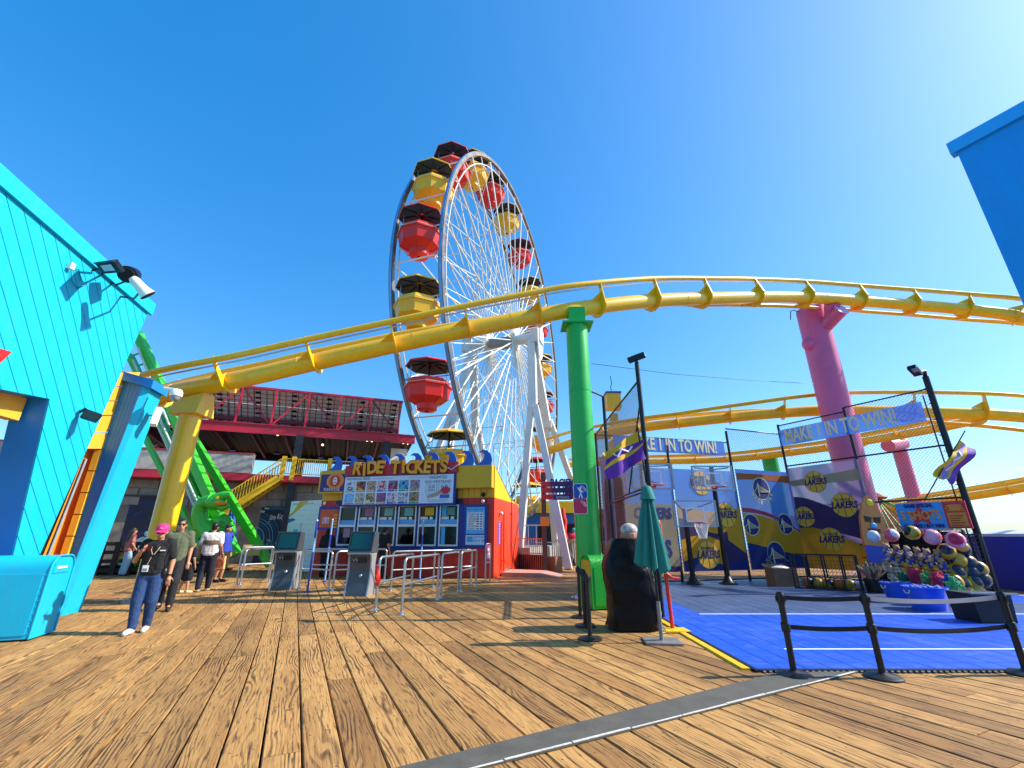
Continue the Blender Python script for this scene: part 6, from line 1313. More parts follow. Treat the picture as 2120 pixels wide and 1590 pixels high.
# ---- prizes along the right fence
def pl(u, f=1.0): return 14.6-(u-1650)/390*3.6
def prz(u, v, dy=0): return at(u, v, pl(u)+dy)
sf = thing('surfboard', 'orange surfboard painted with sunglasses standing by the right fence', 'surfboard', tuple(gnd(1812, 1180)))
YS = 13.6; c = [at(1797, 1024, YS), at(1822, 1168, YS)]; ax_ = (c[0]-c[1]); Lh_ = ax_.length; ax_.normalize(); sd_ = V((ax_.z, 0, -ax_.x)); mid = c[1]
prof = [(0, .26), (.15, .34), (.4, .37), (.65, .34), (.85, .22), (.96, .09), (1, .0)]
poly = [(w_, f*Lh_) for f, w_ in prof]+[(-w_, f*Lh_) for f, w_ in reversed(prof[:-1])]
MB().prism(poly, mid, sd_, ax_, (0, 1, 0), .08).build('board', mat('surf_orange', '#d87828', .4, var=.15, scale=3, coat=.3), sf)
MB().prism([(w_*.99, f*Lh_) for f, w_ in prof[:3]]+[(-w_*.99, f*Lh_) for f, w_ in reversed(prof[:3])], mid+V((0, -.005, 0)), sd_, ax_, (0, -1, 0), .004).build('blue_shorts', mat('surf_blue', '#2a4ab0', .5), sf) if False else MB().prism([(.33, .02), (.355, .5), (-.355, .5), (-.33, .02)], mid+V((0, -.002, 0)), sd_, ax_, (0, -1, 0), .005).build('blue_shorts', mat('surf_blue', '#2a4ab0', .5), sf)
for sx in (-1, 1): MB().prism([(sx*.02, 1.30), (sx*.24, 1.33), (sx*.22, 1.16), (sx*.06, 1.15)], mid+V((0, -.006, 0)), sd_, ax_, (0, -1, 0), .01).build('sunglass_lens', BLACK, sf)
MB().prism([(-.17, .86), (0, .78), (.17, .86), (.19, .98), (-.19, .98)], mid+V((0, -.003, 0)), sd_, ax_, (0, -1, 0), .006).build('painted_mouth', mat('mouth_dark', '#7a2a2a', .5), sf); MB().ball(mid+sd_*0+ax_*1.06+V((0, -.02, 0)), (.09, .03, .09), 10, 6).build('painted_nose', mat('nose_blue', '#3ab0e8', .5), sf, 60); MB().ball(mid+ax_*1.72+V((0, -.012, 0)), (.11, .02, .11), 12, 6).build('painted_sun', mat('sun_yellow', '#e8c820', .5), sf, 60)
sf2 = thing('surfboard', 'narrow blue surfboard standing behind the left chain link fence', 'surfboard', (3.25, 14.0, 0)); YB_ = 14.2; a0, a1 = at(1272, 995, YB_), at(1281, 1120, YB_); L_ = (a0-a1).length
MB().prism([(.16, 0), (.2, .4*L_), (.15, .8*L_), (.05, .97*L_), (0, L_), (-.05, .97*L_), (-.15, .8*L_), (-.2, .4*L_), (-.16, 0)], a1, (1, 0, 0), (a0-a1).normalized(), (0, 1, 0), .07).build('board', mat('surf_sky', '#3a86c8', .4, coat=.3), sf2); MB().cyl(a1-V((0, 0, a1.z)), a1+V((0, .1, .05)), .05, .05, 8).build('stand', BLKM, sf2)
# wire cage with balls + cardboard box
cg0, cg1 = gnd(1648, 1219), gnd(1786, 1228); CGF = frame(cg0, cg1-cg0); Lc = (cg1-cg0).length; t = thing('ball_cage', 'low black wire cage full of balls below the mauve banner', 'cage', tuple(cg0)); hc = .95
for x in (0, Lc*.22, Lc*.5, Lc*.78, Lc):
    for y in (0, .55): MB(CGF).bx(x-.02, x+.02, y-.02, y+.02, 0, hc).build('cage_post', BLKM, t)
for z in (.05, hc): 
    for y in (0, .55): MB(CGF).bx(0, Lc, y-.015, y+.015, z-.015, z+.015).build('cage_rail', BLKM, t)
mb = MB(CGF)
for k in range(int(Lc/.09)): mb.bar((k*.09, 0, .05), (k*.09, 0, hc), .007, .007)
for k in range(9): mb.bar((0, .002, .1+k*.1), (Lc, .002, .1+k*.1), .007, .007)
tag(mb.build('cage_mesh', BLKM, t), kind='stuff')
BALLS = [mat('ball_gold', '#c8981c', .4, coat=.2), mat('ball_navy', '#1c2238', .35, coat=.2), mat('ball_orange', '#c06020', .5), mat('ball_red', '#c02838', .4)]
def ball_thing(label, c, r, m1, m2, grp, R=None):
    t = thing('ball', label, 'ball', tuple(c), 0, grp); R = R or Matrix.Rotation(random.random()*6, 3, 'Z') @ Matrix.Rotation(random.random()*2, 3, 'X')
    MB().ball(c, r, 16, 10).build('shell', m1, t, 60)
    for k in range(2):
        ax = R @ V((1 if k == 0 else -1, .3, .4)); ax.normalize(); Rq = ax.to_track_quat('Z', 'Y').to_matrix()
        MB().lathe([(r*.72, r*.715), (r*.6, r*.82), (r*.35, r*.945), (r*.02, r*1.012)], 14, c, Rq, cap=False).build('panel', m2, t, 60)
    return t
for k in range(9):
    p = CGF @ V((.3+k*(Lc-.5)/8.5, .28+.1*(k % 2), .17)); ball_thing(ORD[k]+' ball from the left lying in the wire cage', p, .15, BALLS[k % 2 * 1 if k % 3 else 2], BALLS[(k+1) % 2], 'balls in the wire cage')
t = thing('cardboard_box', 'open brown cardboard box on the court left of the wire cage', 'box', tuple(gnd(1622, 1216))); c = gnd(1622, 1214); CB = mat('cardboard', '#8a6548', .8, var=.15, scale=6)
for (dx, dy, sx, sy) in ((0, -.25, .72, .015), (0, .25, .72, .015), (-.355, 0, .015, .5), (.355, 0, .015, .5)): MB().box(c+V((dx, dy, .28)), (sx, sy, .52)).build('side', CB, t)
MB().box(c+V((0, 0, .02)), (.7, .49, .02)).build('bottom', CB, t); MB().box(c+V((0, .34, .57)), (.7, .2, .015), Matrix.Rotation(.5, 3, 'X')).build('flap', CB, t); MB().ball(c+V((0, 0, .5)), (.3, .2, .1), 10, 6).build('packing_paper', WHITE, t, 60)
# row of inflatable balls on top of the prize rack
rk0, rk1 = gnd(1800, 1215), gnd(1985, 1235); RKF = frame(rk0+V((.3, .5, 0)), rk1-rk0); Lr = (rk1-rk0).length
t = thing('prize_rack', 'black slatted prize rack draped with plush toys by the right fence', 'rack', tuple(rk0))
MB(RKF).bx(0, Lr+.5, .35, .42, .05, 1.6).build('back_board', mat('rack_black', '#14151c', .7), t)
for k in range(6): MB(RKF).bx(k*(Lr+.5)/5-.02, k*(Lr+.5)/5+.02, .3, .349, 0, 1.65).build('upright', BLKM, t)
for z in (.4, .8, 1.2, 1.55): MB(RKF).bx(0, Lr+.5, .12, .30, z, z+.03).build('shelf', BLKM, t)
for k, (u, v, c1, c2) in enumerate(((1808, 1111, '#c8d0d4', '#4a5a60'), (1845, 1108, '#f05868', '#f8e8e8'), (1888, 1103, '#b89a20', '#1a1c14'), (1930, 1112, '#f0a0b0', '#d02a50'), (1978, 1118, '#f088a8', '#d01c40'))):
    p = prz(u, v, -.6); ball_thing(('silver', 'red and white', 'gold and black', 'pale pink spotted', 'rose pink spotted')[k]+' inflatable ball on top of the prize rack', p, .165+.006*k, mat('inf%d' % k, c1, .25, coat=.4), mat('infb%d' % k, c2, .3), 'inflatable balls on the prize rack')
# plush bears
def plush(label, p, s, c1, c2, grp):
    m1, m2 = mat('plush'+c1, c1, .9, var=.2, scale=12, bump=.5, bscale=120), mat('plush'+c2, c2, .8)
    t = thing('plush_toy', label, 'plush toy', tuple(p), random.uniform(-.5, .5), grp); W = WM[t.name]
    def Q(x, y, z): return W @ V((x*s, y*s, z*s))
    mb = MB(); mb.ball(Q(0, 0, .13), (.11*s, .1*s, .13*s), 10, 8); mb.ball(Q(0, -.02, .33), (.1*s, .095*s, .095*s), 10, 8)
    for sx in (-1, 1): mb.ball(Q(sx*.075, 0, .42), .035*s, 7, 5); mb.ball(Q(sx*.12, -.05, .18), (.045*s, .05*s, .075*s), 7, 5); mb.ball(Q(sx*.08, -.1, .04), (.05*s, .08*s, .045*s), 7, 5)
    mb.build('body', m1, t, 60); mb = MB(); mb.ball(Q(0, -.1, .31), (.045*s, .04*s, .035*s), 7, 5); mb.build('muzzle', m2, t, 60)
    MB().lathe([(.115*s, .06*s), (.122*s, .12*s), (.11*s, .21*s), (.07*s, .235*s)], 10, W @ V((0, 0, 0)), cap=False).build('shirt', m2, t, 60); return t
cols = [('#c8a888', '#2a3a9a', 'tan plush bear in a blue shirt'), ('#b89068', '#26368a', 'brown plush bear in a navy shirt'), ('#e0a828', '#d88a18', 'golden plush toy'), ('#c09878', '#c8c0b0', 'beige plush bear in a pale shirt')]
for k in range(23):
    r, c_ = k//6, k % 6; u = 1836+c_*21+(r % 2)*9; v = 1138+r*17+c_*3; p = prz(u, v, -.5); ci = cols[2] if r == 2 and c_ > 1 else cols[(k*3) % 2 if r < 2 else 3]
    plush(ci[2]+', '+ORD[c_]+(' from the left, row %s' % ('one', 'two', 'three', 'four')[r]), p-V((0, 0, .15)), .72, ci[0], ci[1], 'plush toys row %s' % ('one', 'two', 'three', 'four')[r])
# flower garlands
def garland(label, u, v, cl, n=34, spread=.16, hh=.45):
    p = prz(u, v, -.9); mb = MB(); 
    for k in range(n):
        q = p+V((max(-spread, min(spread, random.gauss(0, spread*.5))), random.gauss(0, .03), -random.random()*hh)); a0 = random.random()*6
        for j in range(5):
            a = a0+j*1.2566; mb.ball(q+V((.035*math.cos(a), -.02, .035*math.sin(a))), (.028, .014, .028), 6, 4)
    mb.tube([p+V((0, -.01, .02)), p+V((0, -.01, -hh))], .05, 6); mb.tube([p+V((-spread, -.01, -.1)), p+V((spread, -.01, -.1))], .03, 6)
    return tag(mb.build('flower_garland', mat('petal'+cl, cl, .7, var=.2, scale=10)), label, 'garland', 'flower garlands on the prize rack')
for (u, v, cl, lab) in ((1890, 1178, '#d8244a', 'red flower garland hanging left of centre on the prize rack'), (1868, 1185, '#2f7a58', 'dark green flower garland left of the red ones'), (1918, 1186, '#3f9a4a', 'green flower garland between the two red ones'), (1935, 1186, '#e03058', 'red flower garland above the front blue tub'), (1958, 1190, '#2a5a9a', 'blue flower garland right of the front red one'), (1968, 1196, '#4aa860', 'light green flower garland beside the ball rack')): garland(lab, u, v, cl)
t = thing('leaf_bundle', 'bundle of pale brown dried sticks beside the surfboard', 'sticks', tuple(gnd(1812, 1222))); p = gnd(1815, 1228)
for k in range(40):
    a = random.random()*6.28; q = p+V((.16*math.cos(a)*random.random(), .14*math.sin(a)*random.random(), .35)); MB().tube([q, q+V((random.gauss(0, .2), random.gauss(0, .12), .25+.2*random.random()))], [.022, .03], 5).build('stick', mat('stick_tan', '#b89a80', .7, var=.3, scale=8) if k % 3 else mat('stick_dark', '#6a5040', .7), t)
MB().lathe([(.2, .02), (.24, .36), (.22, .36), (.18, .06)], 18, p).build('tub', BLACK, t, 40)
# blue tubs
TUB = mat('tub_blue', '#2458d8', .35, var=.06, coat=.2)
def tub(label, c, r, h, m):
    t = thing('tub', label, 'tub', tuple(c), 0, 'blue plastic tubs'); MB().lathe([(r*.78, 0), (r*.97, h*.92), (r*1.06, h*.93), (r*1.07, h), (r*.96, h), (r*.90, h*.88), (r*.75, .03), (.01, .03)], 28, c).build('bucket', m, t, 40)
    for sg in (-1, 1): MB().tube(arc(c+V((sg*r*1.06, 0, h*.86)), .07, 0, math.pi, 6, (0, 1, 0), (0, 0, -1)), .012, 6).build('rope_handle', WHITE, t, 60)
    mb = MB()
    for k in range(30): a = random.random()*6.28; rr = r*.8*random.random()**.5; mb.ball(c+V((rr*math.cos(a), rr*math.sin(a), h*.93+.04*random.random())), (.05, .05, .03), 6, 4)
    tag(mb.build('loose_petals', mat('petal_mix', '#5a7ac0', .7, var=.5, scale=14), t), kind='stuff'); return t
tub('round blue plastic tub at the rear beside the dark prize rack', gnd(1885, 1248)+V((0, .2, 0)), .36, .42, TUB); tub('large bright blue plastic tub nearest the camera under the garlands', gnd(1940, 1266)+V((0, .15, 0)), .37, .46, TUB)
# rack of two tone balls
RB0 = V((10.9, 11.2, 0)); t = thing('ball_rack', 'leaning black wire rack stacked with gold and navy balls', 'rack', tuple(RB0)); Yr = 11.4
for (a, b_) in (((1942, 1108), (1972, 1245)), ((2024, 1106), (2062, 1235)), ((1985, 1108), (2012, 1240)), ((1942, 1108), (2024, 1106)), ((1972, 1245), (2062, 1235)), ((2005, 1107), (2030, 1180))): MB().bar(at(*a, Yr+.25), at(*b_, Yr+.0), .035, .035).build('rack_bar', BLKM, t)
mb = MB()
for k in range(16): f = k/15; mb.bar(at(1942+30*f, 1108+137*f, Yr+.3), at(2024+38*f, 1106+129*f, Yr+.3), .012, .012)
for k in range(9): f = k/8; mb.bar(at(1942+82*f, 1108, Yr+.3), at(1972+90*f, 1245-10*f, Yr+.3), .012, .012)
tag(mb.build('rack_mesh', BLKM, t), kind='stuff')
pos = [(1960, 1142), (1990, 1136), (1982, 1160), (2003, 1165), (1980, 1185), (2008, 1185), (2025, 1178), (1990, 1208), (2014, 1205), (2032, 1200), (2020, 1224), (2000, 1228), (1975, 1205), (1990, 1248)]
for k, (u, v) in enumerate(pos): ball_thing(('upper left gold', 'upper right navy', 'second row left', 'second row right', 'third row left', 'third row middle', 'third row right', 'fourth row left', 'fourth row middle', 'fourth row right', 'low right', 'low middle', 'outer left', 'bottom')[k]+' ball in the leaning wire rack', at(u, v, Yr-.05-.01*k), .185, BALLS[(k//1) % 2], BALLS[(k+1) % 2], 'balls stacked in the leaning rack')
# black table-height bin at right, blue stall far right
bb = gnd(2045, 1300)+V((.52, .2, 0)); t = thing('black_counter', 'black covered counter with a pale rail at the right end of the court', 'counter', tuple(bb))
MB().prism([(-.30, 0), (.34, 0), (.38, .48), (-.34, .48)], bb+V((0, .1, .02)), (1, 0, 0), (0, 0, 1), (0, 1, 0), .5).build('cover', mat('counter_black', '#0b0b0e', .6), t); MB().bar(bb+V((-.45, .0, .52)), bb+V((.4, .0, .50)), .05, .03).build('rail', SILV, t)
kb = at(2100, 1245, 13); t = thing('blue_slide', 'dark blue padded ramp with yellow edge at the far right', 'ramp', (kb.x, 13, 0))
MB().prism([(0, 0), (3, 0), (3, 1.3), (.35, 1.55), (.0, 1.45)], (kb.x+.9, 13, 0), (1, 0, 0), (0, 0, 1), (0, 1, 0), 3).build('body', mat('slide_blue', '#1f2f9a', .5), t); MB().prism([(.02, 1.46), (.35, 1.56), (3, 1.31), (3, 1.38), (.35, 1.64), (0, 1.54)], (kb.x+.9, 12.97, 0), (1, 0, 0), (0, 0, 1), (0, 1, 0), 3.05).build('pale_top', WHITE, t); MB().bar((kb.x+1.9, 12.95, .2), (kb.x+1.6, 12.95, 1.45), .06, .04).build('yellow_edge', YEL, t)
# far right background: stalls with green and tan roofs, swing ride
for k, (u, v, Y, w_, cl, rf, lab) in enumerate(((2090, 1160, 30, 5, '#7a9a78', '#9aa27a', 'far stall with tan tent roof at the right horizon'), (1850, 1150, 34, 7, '#c0a080', '#c88a50', 'far stall with orange tiled roof behind the signs'))):
    c = at(u, v, Y); t = thing('far_stall', lab, 'stall', (c.x, Y, 0), 0, 'far stalls on the right'); hz = .8 if k == 0 else 2.2
    MB().box((c.x, Y, hz/2), (w_, 3, hz)).build('wall', mat('fs%d' % k, cl, .7), t); MB().prism([(-w_/2-.4, 0), (w_/2+.4, 0), (w_/4, .9 if k == 0 else 1.5), (-w_/4, .9 if k == 0 else 1.5)], (c.x, Y-2, hz), (1, 0, 0), (0, 0, 1), (0, 1, 0), 4).build('roof', mat('fsr%d' % k, rf, .7, var=.2), t); MB().box((c.x, Y-1.52, hz*.5), (w_*.7, .06, hz*.5)).build('hatch', mat('fsh', '#3a4a38', .7), t)
t = thing('swing_tower', 'far green swing tower with cables fanning out behind the right fence', 'ride', tuple(at(1818, 1150, 27))); tp = at(1812, 1030, 27); GCB = mat('cable_green', '#3a8a5a', .5)
MB().cyl((tp.x, 27, 0), tp, .12, .12, 10).build('mast', GCB, t)
for (u, v) in ((1900, 1130), (1860, 1140), (1940, 1135), (1990, 1120), (2060, 1125), (2110, 1140), (1880, 1135), (2030, 1118)): MB().tube([tp, at(u, v, 25)], .035, 5).build('cable', GCB, t)
MB().lathe([(.5, -.1), (.6, 0), (.3, .2), (.05, .3)], 12, tp).build('hub', mat('hub_red', '#a83a3a', .5), t)
for k in range(3):
    p = at(2075+k*22, 1148+k*4, 22); t = thing('green_hedge_panel', ('left', 'middle', 'right')[k]+' green mesh screen panel at the far right edge', 'screen', (p.x, 22, 0), 0, 'green screens'); MB().box((p.x, 22, .65), (.62, .06, 1.25)).build('screen', mat('screen_green', '#2a6a4a', .8, var=.3, scale=9), t); MB().cyl((p.x-.33, 22, 0), (p.x-.33, 22, 1.35), .03, .03, 6).build('post', BLKM, t)
# ================================================================ FOREGROUND CENTRE RIGHT
trash_bin('trash_bin', 'green metal trash bin with yellow sticker beside the green column', V((2.44, 10.42, 0)), V((.95, .31, 0)).normalized(), .76, .5, 1.05, mat('green_bin', '#18a020', .35, var=.08, coat=.2, dirt=.1), mat('green_bin', '#18a020', .35), False)
gbn = [o for o in sc.objects if o.name.startswith('trash_bin')][-1]; gx_ = V((.95, .31, 0)).normalized(); MB(frame(V((2.44, 10.42, 0))-gx_*.76, gx_)).bx(-.014, -.004, .02, .46, .62, .98).build('yellow_sticker', mat('sticker_yellow', '#d8a41c', .5, var=.15, scale=8), gbn)
# covered machine: draped vinyl
cv = thing('covered_machine', 'tall machine under a wrinkled black vinyl cover beside the umbrella', 'covered machine', (2.04, 8.35, 0)); mb = MB(); n_, mz = 40, 26; vs_ = []; fs_ = []
for j in range(mz+1):
    z = .02+1.42*j/mz; f = j/mz
    for k in range(n_):
        a = 2*math.pi*k/n_; ca, sa = math.cos(a), math.sin(a); e = .35
        wx_ = .40*(1-.02*f) if f < .62 else .40-(f-.62)*.50; wy_ = .33 if f < .62 else .33-(f-.62)*.3
        x = math.copysign(abs(ca)**e, ca)*wx_; y = math.copysign(abs(sa)**e, sa)*wy_
        nz = noise.noise(V((x*5, y*5, z*4)))*.05+noise.noise(V((x*12+3, y*12, z*7)))*.025+.02*math.sin(k*1.9)*(1-f)
        vs_.append(V((2.03+x*(1+nz*1.6)+.05*math.sin(z*4), 8.35+y*(1+nz*1.6), z+.02*noise.noise(V((k*.6, z, 1))))))
for j in range(mz):
    for k in range(n_): fs_.append((j*n_+k, j*n_+(k+1) % n_, (j+1)*n_+(k+1) % n_, (j+1)*n_+k))
fs_.append(tuple(mz*n_+k for k in range(n_))); mb.add(vs_, fs_); mb.build('cover', FABBLK, cv, 70)
p = at(1302, 1098, 8.5); MB().ball(p, (.16, .16, .13), 14, 10).build('dome_top', mat('patterned_dome', '#c8bcae', .4, var=.6, scale=14), cv, 60); MB().lathe([(.18, -.12), (.17, -.06), (.14, -.04)], 14, p).build('dome_base', mat('dome_orange', '#c87850', .5), cv)
mb = MB(); mb.tube([(2.4, 8.1, .35), (2.47, 8.05, .3), (2.42, 7.98, .12), (2.5, 7.95, .02), (2.36, 7.9, .02)], .012, 5); mb.build('cable', SILV, cv)
# umbrella
ub = V((2.22, 7.34, 0)); t = thing('closed_umbrella', 'closed teal patio umbrella on a square steel base', 'umbrella', tuple(ub))
MB(frame(ub, (1, -.12, 0))).box((0, 0, .016), (.52, .44, .03)).build('base_plate', mat('galvanised_plate', '#8a8884', .5, metal=.4, var=.3, scale=5, dirt=.3), t); MB().cyl(ub, ub+V((0, 0, .55)), .03, .03, 10).build('sleeve', mat('galvanised_plate', '#8a8884', .5), t, 50); MB().cyl(ub+V((0, 0, .4)), ub+V((0, 0, 2.27)), .02, .02, 10).build('pole', BLKM, t, 50)
mb = MB(); n_, mz = 48, 20; vs_ = []; fs_ = []
for j in range(mz+1):
    f = j/mz; z = 2.24-1.22*f
    for k in range(n_):
        a = 2*math.pi*k/n_; fold = .5+.5*math.cos(a*8+.6*math.sin(a*3)); r_ = (.035+.235*f**.85)*(.55+.45*fold)*(1+.08*math.sin(a*2+1)); vs_.append(ub+V((-.03*f+r_*math.cos(a), r_*math.sin(a), z+.07*f*math.sin(a*8+1)*.6+.05*f*math.cos(a-2.6))))
for j in range(mz):
    for k in range(n_): fs_.append((j*n_+k, (j+1)*n_+k, (j+1)*n_+(k+1) % n_, j*n_+(k+1) % n_))
mb.add(vs_, fs_); mb.build('canopy', TEAL, t, 60)
MB().lathe([(.03, 2.27), (.07, 2.25), (.105, 2.13), (.125, 2.05)], 16, ub, cap=False).build('vent_cap', TEAL, t, 50)
# red bent pole on yellow base
rp = V((2.66, 8.2, 0)); t = thing('red_gate_pole', 'bent red metal pole on a yellow base plate at the court corner', 'pole', tuple(rp))
MB().tube([rp+V((.02, 0, .03)), rp+V((0, 0, 1.0)), rp+V((-.01, 0, 1.66)), rp+V((-.03, 0, 1.73)), rp+V((-.09, 0, 1.75))], .032, 10).build('pole', mat('pole_red', '#e0301c', .35, coat=.2), t, 50); MB().tube([rp+V((0, 0, .88)), rp+V((.1, -.02, .80)), rp+V((.22, -.03, .79))], .028, 8).build('side_arm', mat('pole_red', '#e0301c', .35), t, 50); MB().box(rp+V((.02, -.1, .02)), (.42, .34, .03)).build('base_plate', mat('yellow_floor_paint', '#f0b90c', .5), t)
# stanchions
def stanchion(label, p, h, caps=True):
    t = thing('stanchion', label, 'stanchion', tuple(p), 0, 'black belt stanchions'); MB().lathe([(.185, 0), (.185, .018), (.16, .032), (.06, .045), (.042, .06)], 28, p).build('base', BLACK, t, 40); MB().cyl(p+V((0, 0, .05)), p+V((0, 0, h)), .034, .034, 16).build('post', BLACK, t, 50)
    MB().lathe([(.04, h-.13), (.043, h-.12), (.043, h-.02), (.03, h)], 16, p).build('belt_head', BLACK, t, 40)
    for a in range(4): MB().box(p+V((.046*math.cos(a*1.571), .046*math.sin(a*1.571), h-.07)), (.02, .03, .06), a*1.571).build('belt_slot', BLACK, t)
    if caps: MB().lathe([(.045, .44), (.048, .45), (.048, .53), (.04, .54)], 16, p).build('lower_belt_head', BLACK, t, 40)
    return t
s1, s2, s3 = V((3.19, 5.72, 0)), V((4.13, 5.64, 0)), V((5.85, 5.75, 0))
stanchion('black stanchion at the left front edge of the blue court', s1, .86); stanchion('black stanchion in the middle of the court front edge', s2, .86); stanchion('black stanchion cut by the right frame edge', s3, .86)
stanchion('black stanchion nearest the camera left of the covered machine', V((1.19, 7.53, 0)), .92, False); stanchion('black stanchion half hidden behind the nearest one by the green bin', V((1.28, 8.55, 0)), .92, False); stanchion('rearmost black stanchion beside the green column foot', V((1.32, 9.4, 0)), .92, False)
def belt(label, a, b, z, sag, m, h=.048):
    n = 16; mb = MB(); vs = []; d = (b-a).normalized(); nv = V((-d.y, d.x, 0))
    for i in range(n+1):
        f = i/n; p = a.lerp(b, f)+V((0, 0, z-sag*4*f*(1-f))); tw = .25*math.sin(f*math.pi)
        for s_ in (-1, 1):
            for o_ in (-1, 1): vs.append(p+V((0, 0, s_*h/2))+nv*(o_*.0012+s_*tw*.01))
    fs = []
    for i in range(n):
        q = i*4; fs += [(q, q+4, q+6, q+2), (q+1, q+3, q+7, q+5), (q, q+1, q+5, q+4), (q+2, q+6, q+7, q+3)]
    mb.add(vs, fs); return tag(mb.build('barrier_belt', m), label, 'belt', 'belts between the stanchions')
BELT = mat('belt_black', '#0d0d12', .6); BELTW = mat('belt_grey', '#b4b2b0', .6)
belt('black upper belt between the left and middle court stanchions', s1+V((.05, 0, 0)), s2-V((.05, 0, 0)), .80, .015, BELT); belt('black lower belt between the left and middle court stanchions', s1+V((.05, 0, 0)), s2-V((.05, 0, 0)), .49, .015, BELT)
belt('pale grey upper belt running to the right court stanchion', s2+V((.05, 0, 0)), s3-V((.05, 0, 0)), .80, .04, BELTW); belt('black lower belt running to the right court stanchion', s2+V((.05, 0, 0)), s3-V((.05, 0, 0)), .49, .04, BELT)
# ================================================================ PEOPLE
def remesh(mb, vox, it=4):
    me = bpy.data.meshes.new('r'); me.from_pydata([tuple(p) for p in mb.v], [], mb.f); o = bpy.data.objects.new('r', me); sc.collection.objects.link(o)
    m = o.modifiers.new('r', 'REMESH'); m.mode = 'VOXEL'; m.voxel_size = vox; s = o.modifiers.new('s', 'SMOOTH'); s.factor = .5; s.iterations = it
    dg = bpy.context.evaluated_depsgraph_get(); out = bpy.data.meshes.new_from_object(o.evaluated_get(dg)); bpy.data.objects.remove(o); bpy.data.meshes.remove(me); return out
def cap(mb, a, b, r0, r1=None, n=12):
    r1 = r0 if r1 is None else r1; mb.ball(a, r0, n, 8); mb.ball(b, r1, n, 8); mb.tube([a, b], [r0, r1], n); return mb
DEF = dict(hipL=(.085, 0, .90), hipR=(-.085, 0, .90), kneeL=(.10, -.03, .48), kneeR=(-.10, -.03, .48), ankL=(.10, .02, .08), ankR=(-.10, .02, .08),
           shL=(.175, 0, 1.40), shR=(-.175, 0, 1.40), elL=(.235, .03, 1.12), elR=(-.235, .03, 1.12), wrL=(.245, -.05, .88), wrR=(-.245, -.05, .88), head=(0, -.01, 1.585), toeL=(.11, -.15, .03), toeR=(-.11, -.15, .03))
def person(label, pos, yaw, H, top, bottom, shoe, hair, J=None, skin=SKIN, sleeve='short', shorts=False, vox=.014, fat=1.0, hairlen=0, fingers=False, wide=1.0, hd=(0, 0), group=None):
    t = thing('person', label, 'person', tuple(pos), yaw, group); W = WM[t.name]; k = H/1.7; j = dict(DEF); j.update(J or {})
    q = {n: W @ (V(p)*k) for n, p in j.items()}
    def S(x, y, z): return W @ (V((x, y, z))*k)
    hc = q['head']; f_ = fat
    # ---- body: one continuous skin surface
    mb = MB()
    Rh = (W.to_3x3() @ Matrix.Rotation(hd[0], 3, 'Z') @ Matrix.Rotation(hd[1], 3, 'X'))
    def Hd(x, y, z): return hc+Rh @ (V((x, y, z))*k)
    mb.ball(Hd(0, .01, .02), (.076*k, .094*k, .105*k), 16, 12, Rh); mb.ball(Hd(0, -.025, -.055), (.055*k, .06*k, .065*k), 14, 10, Rh)
    cap(mb, Hd(0, -.09, .0), Hd(0, -.105, -.025), .011*k, .016*k, 8); 
    for sx in (-1, 1): mb.ball(Hd(sx*.078, .01, -.01), (.012*k, .02*k, .03*k), 8, 6, Rh)
    neck = S(0, .01, 1.42); cap(mb, neck, Hd(0, .01, -.07), .055*k, .05*k)
    cap(mb, S(-.13, 0, 1.36), S(.13, 0, 1.36), .07*k); cap(mb, S(0, 0, 1.32), S(0, 0, .98), .085*k*f_, .09*k*f_); cap(mb, q['hipL'], q['hipR'], .08*k)
    for s_ in 'LR':
        cap(mb, q['sh'+s_], q['el'+s_], .05*k*f_, .041*k*f_); cap(mb, q['el'+s_], q['wr'+s_], .042*k*f_, .028*k)
        cap(mb, q['hip'+s_], q['knee'+s_], .085*k*f_, .056*k*f_); m_ = q['knee'+s_].lerp(q['ank'+s_], .3)+W.to_3x3() @ V((0, .015*k, 0)); cap(mb, q['knee'+s_], m_, .054*k*f_, .056*k*f_); cap(mb, m_, q['ank'+s_], .056*k*f_, .036*k); cap(mb, q['ank'+s_], q['toe'+s_], .036*k, .03*k)
        d = (q['wr'+s_]-q['el'+s_]).normalized(); side = d.cross(W.to_3x3() @ V((0, -1, 0))).normalized()
        if j.get('palm'+s_): side = (W.to_3x3() @ V(j['palm'+s_])).normalized()
        if j.get('hand'+s_): d = (W.to_3x3() @ V(j['hand'+s_])).normalized()
        nrm = d.cross(side).normalized(); w0 = q['wr'+s_]; mb.ball(w0+d*.05*k, (.034*k,)*3, 8, 6); pm = w0+d*.06*k
        for i, (ln, off) in enumerate(((.068, -.030), (.078, -.010), (.073, .010), (.058, .029))):
            b0 = pm+side*off*k+d*.022*k; b1 = b0+d*ln*.5*k+nrm*.006*k; b2 = b1+d*ln*.42*k+nrm*.022*k; r_ = .0085*k if fingers else .011*k
            cap(mb, w0+d*.02*k+side*off*.7*k, b0, .013*k, .0105*k, 8); cap(mb, b0, b1, r_*1.08, r_, 8); cap(mb, b1, b2, r_, r_*.85, 8)
        th = w0+d*.025*k-side*.03*k*(1 if s_ == 'L' else 1); t1 = th+(d*.6-side*.7+nrm*.3).normalized()*.04*k; cap(mb, w0+d*.015*k, th, .015*k, .013*k, 8); cap(mb, th, t1, .011*k, .010*k, 8); cap(mb, t1, t1+(d*.9-side*.2+nrm*.3).normalized()*.03*k, .010*k, .008*k, 8)
    me = remesh(mb, vox*.62 if fingers else vox, 3); me.materials.clear(); me.materials.append(skin); me.polygons.foreach_set('use_smooth', [True]*len(me.polygons))
    Mi = W.inverted(); me.transform(Mi); link('body', me, t)
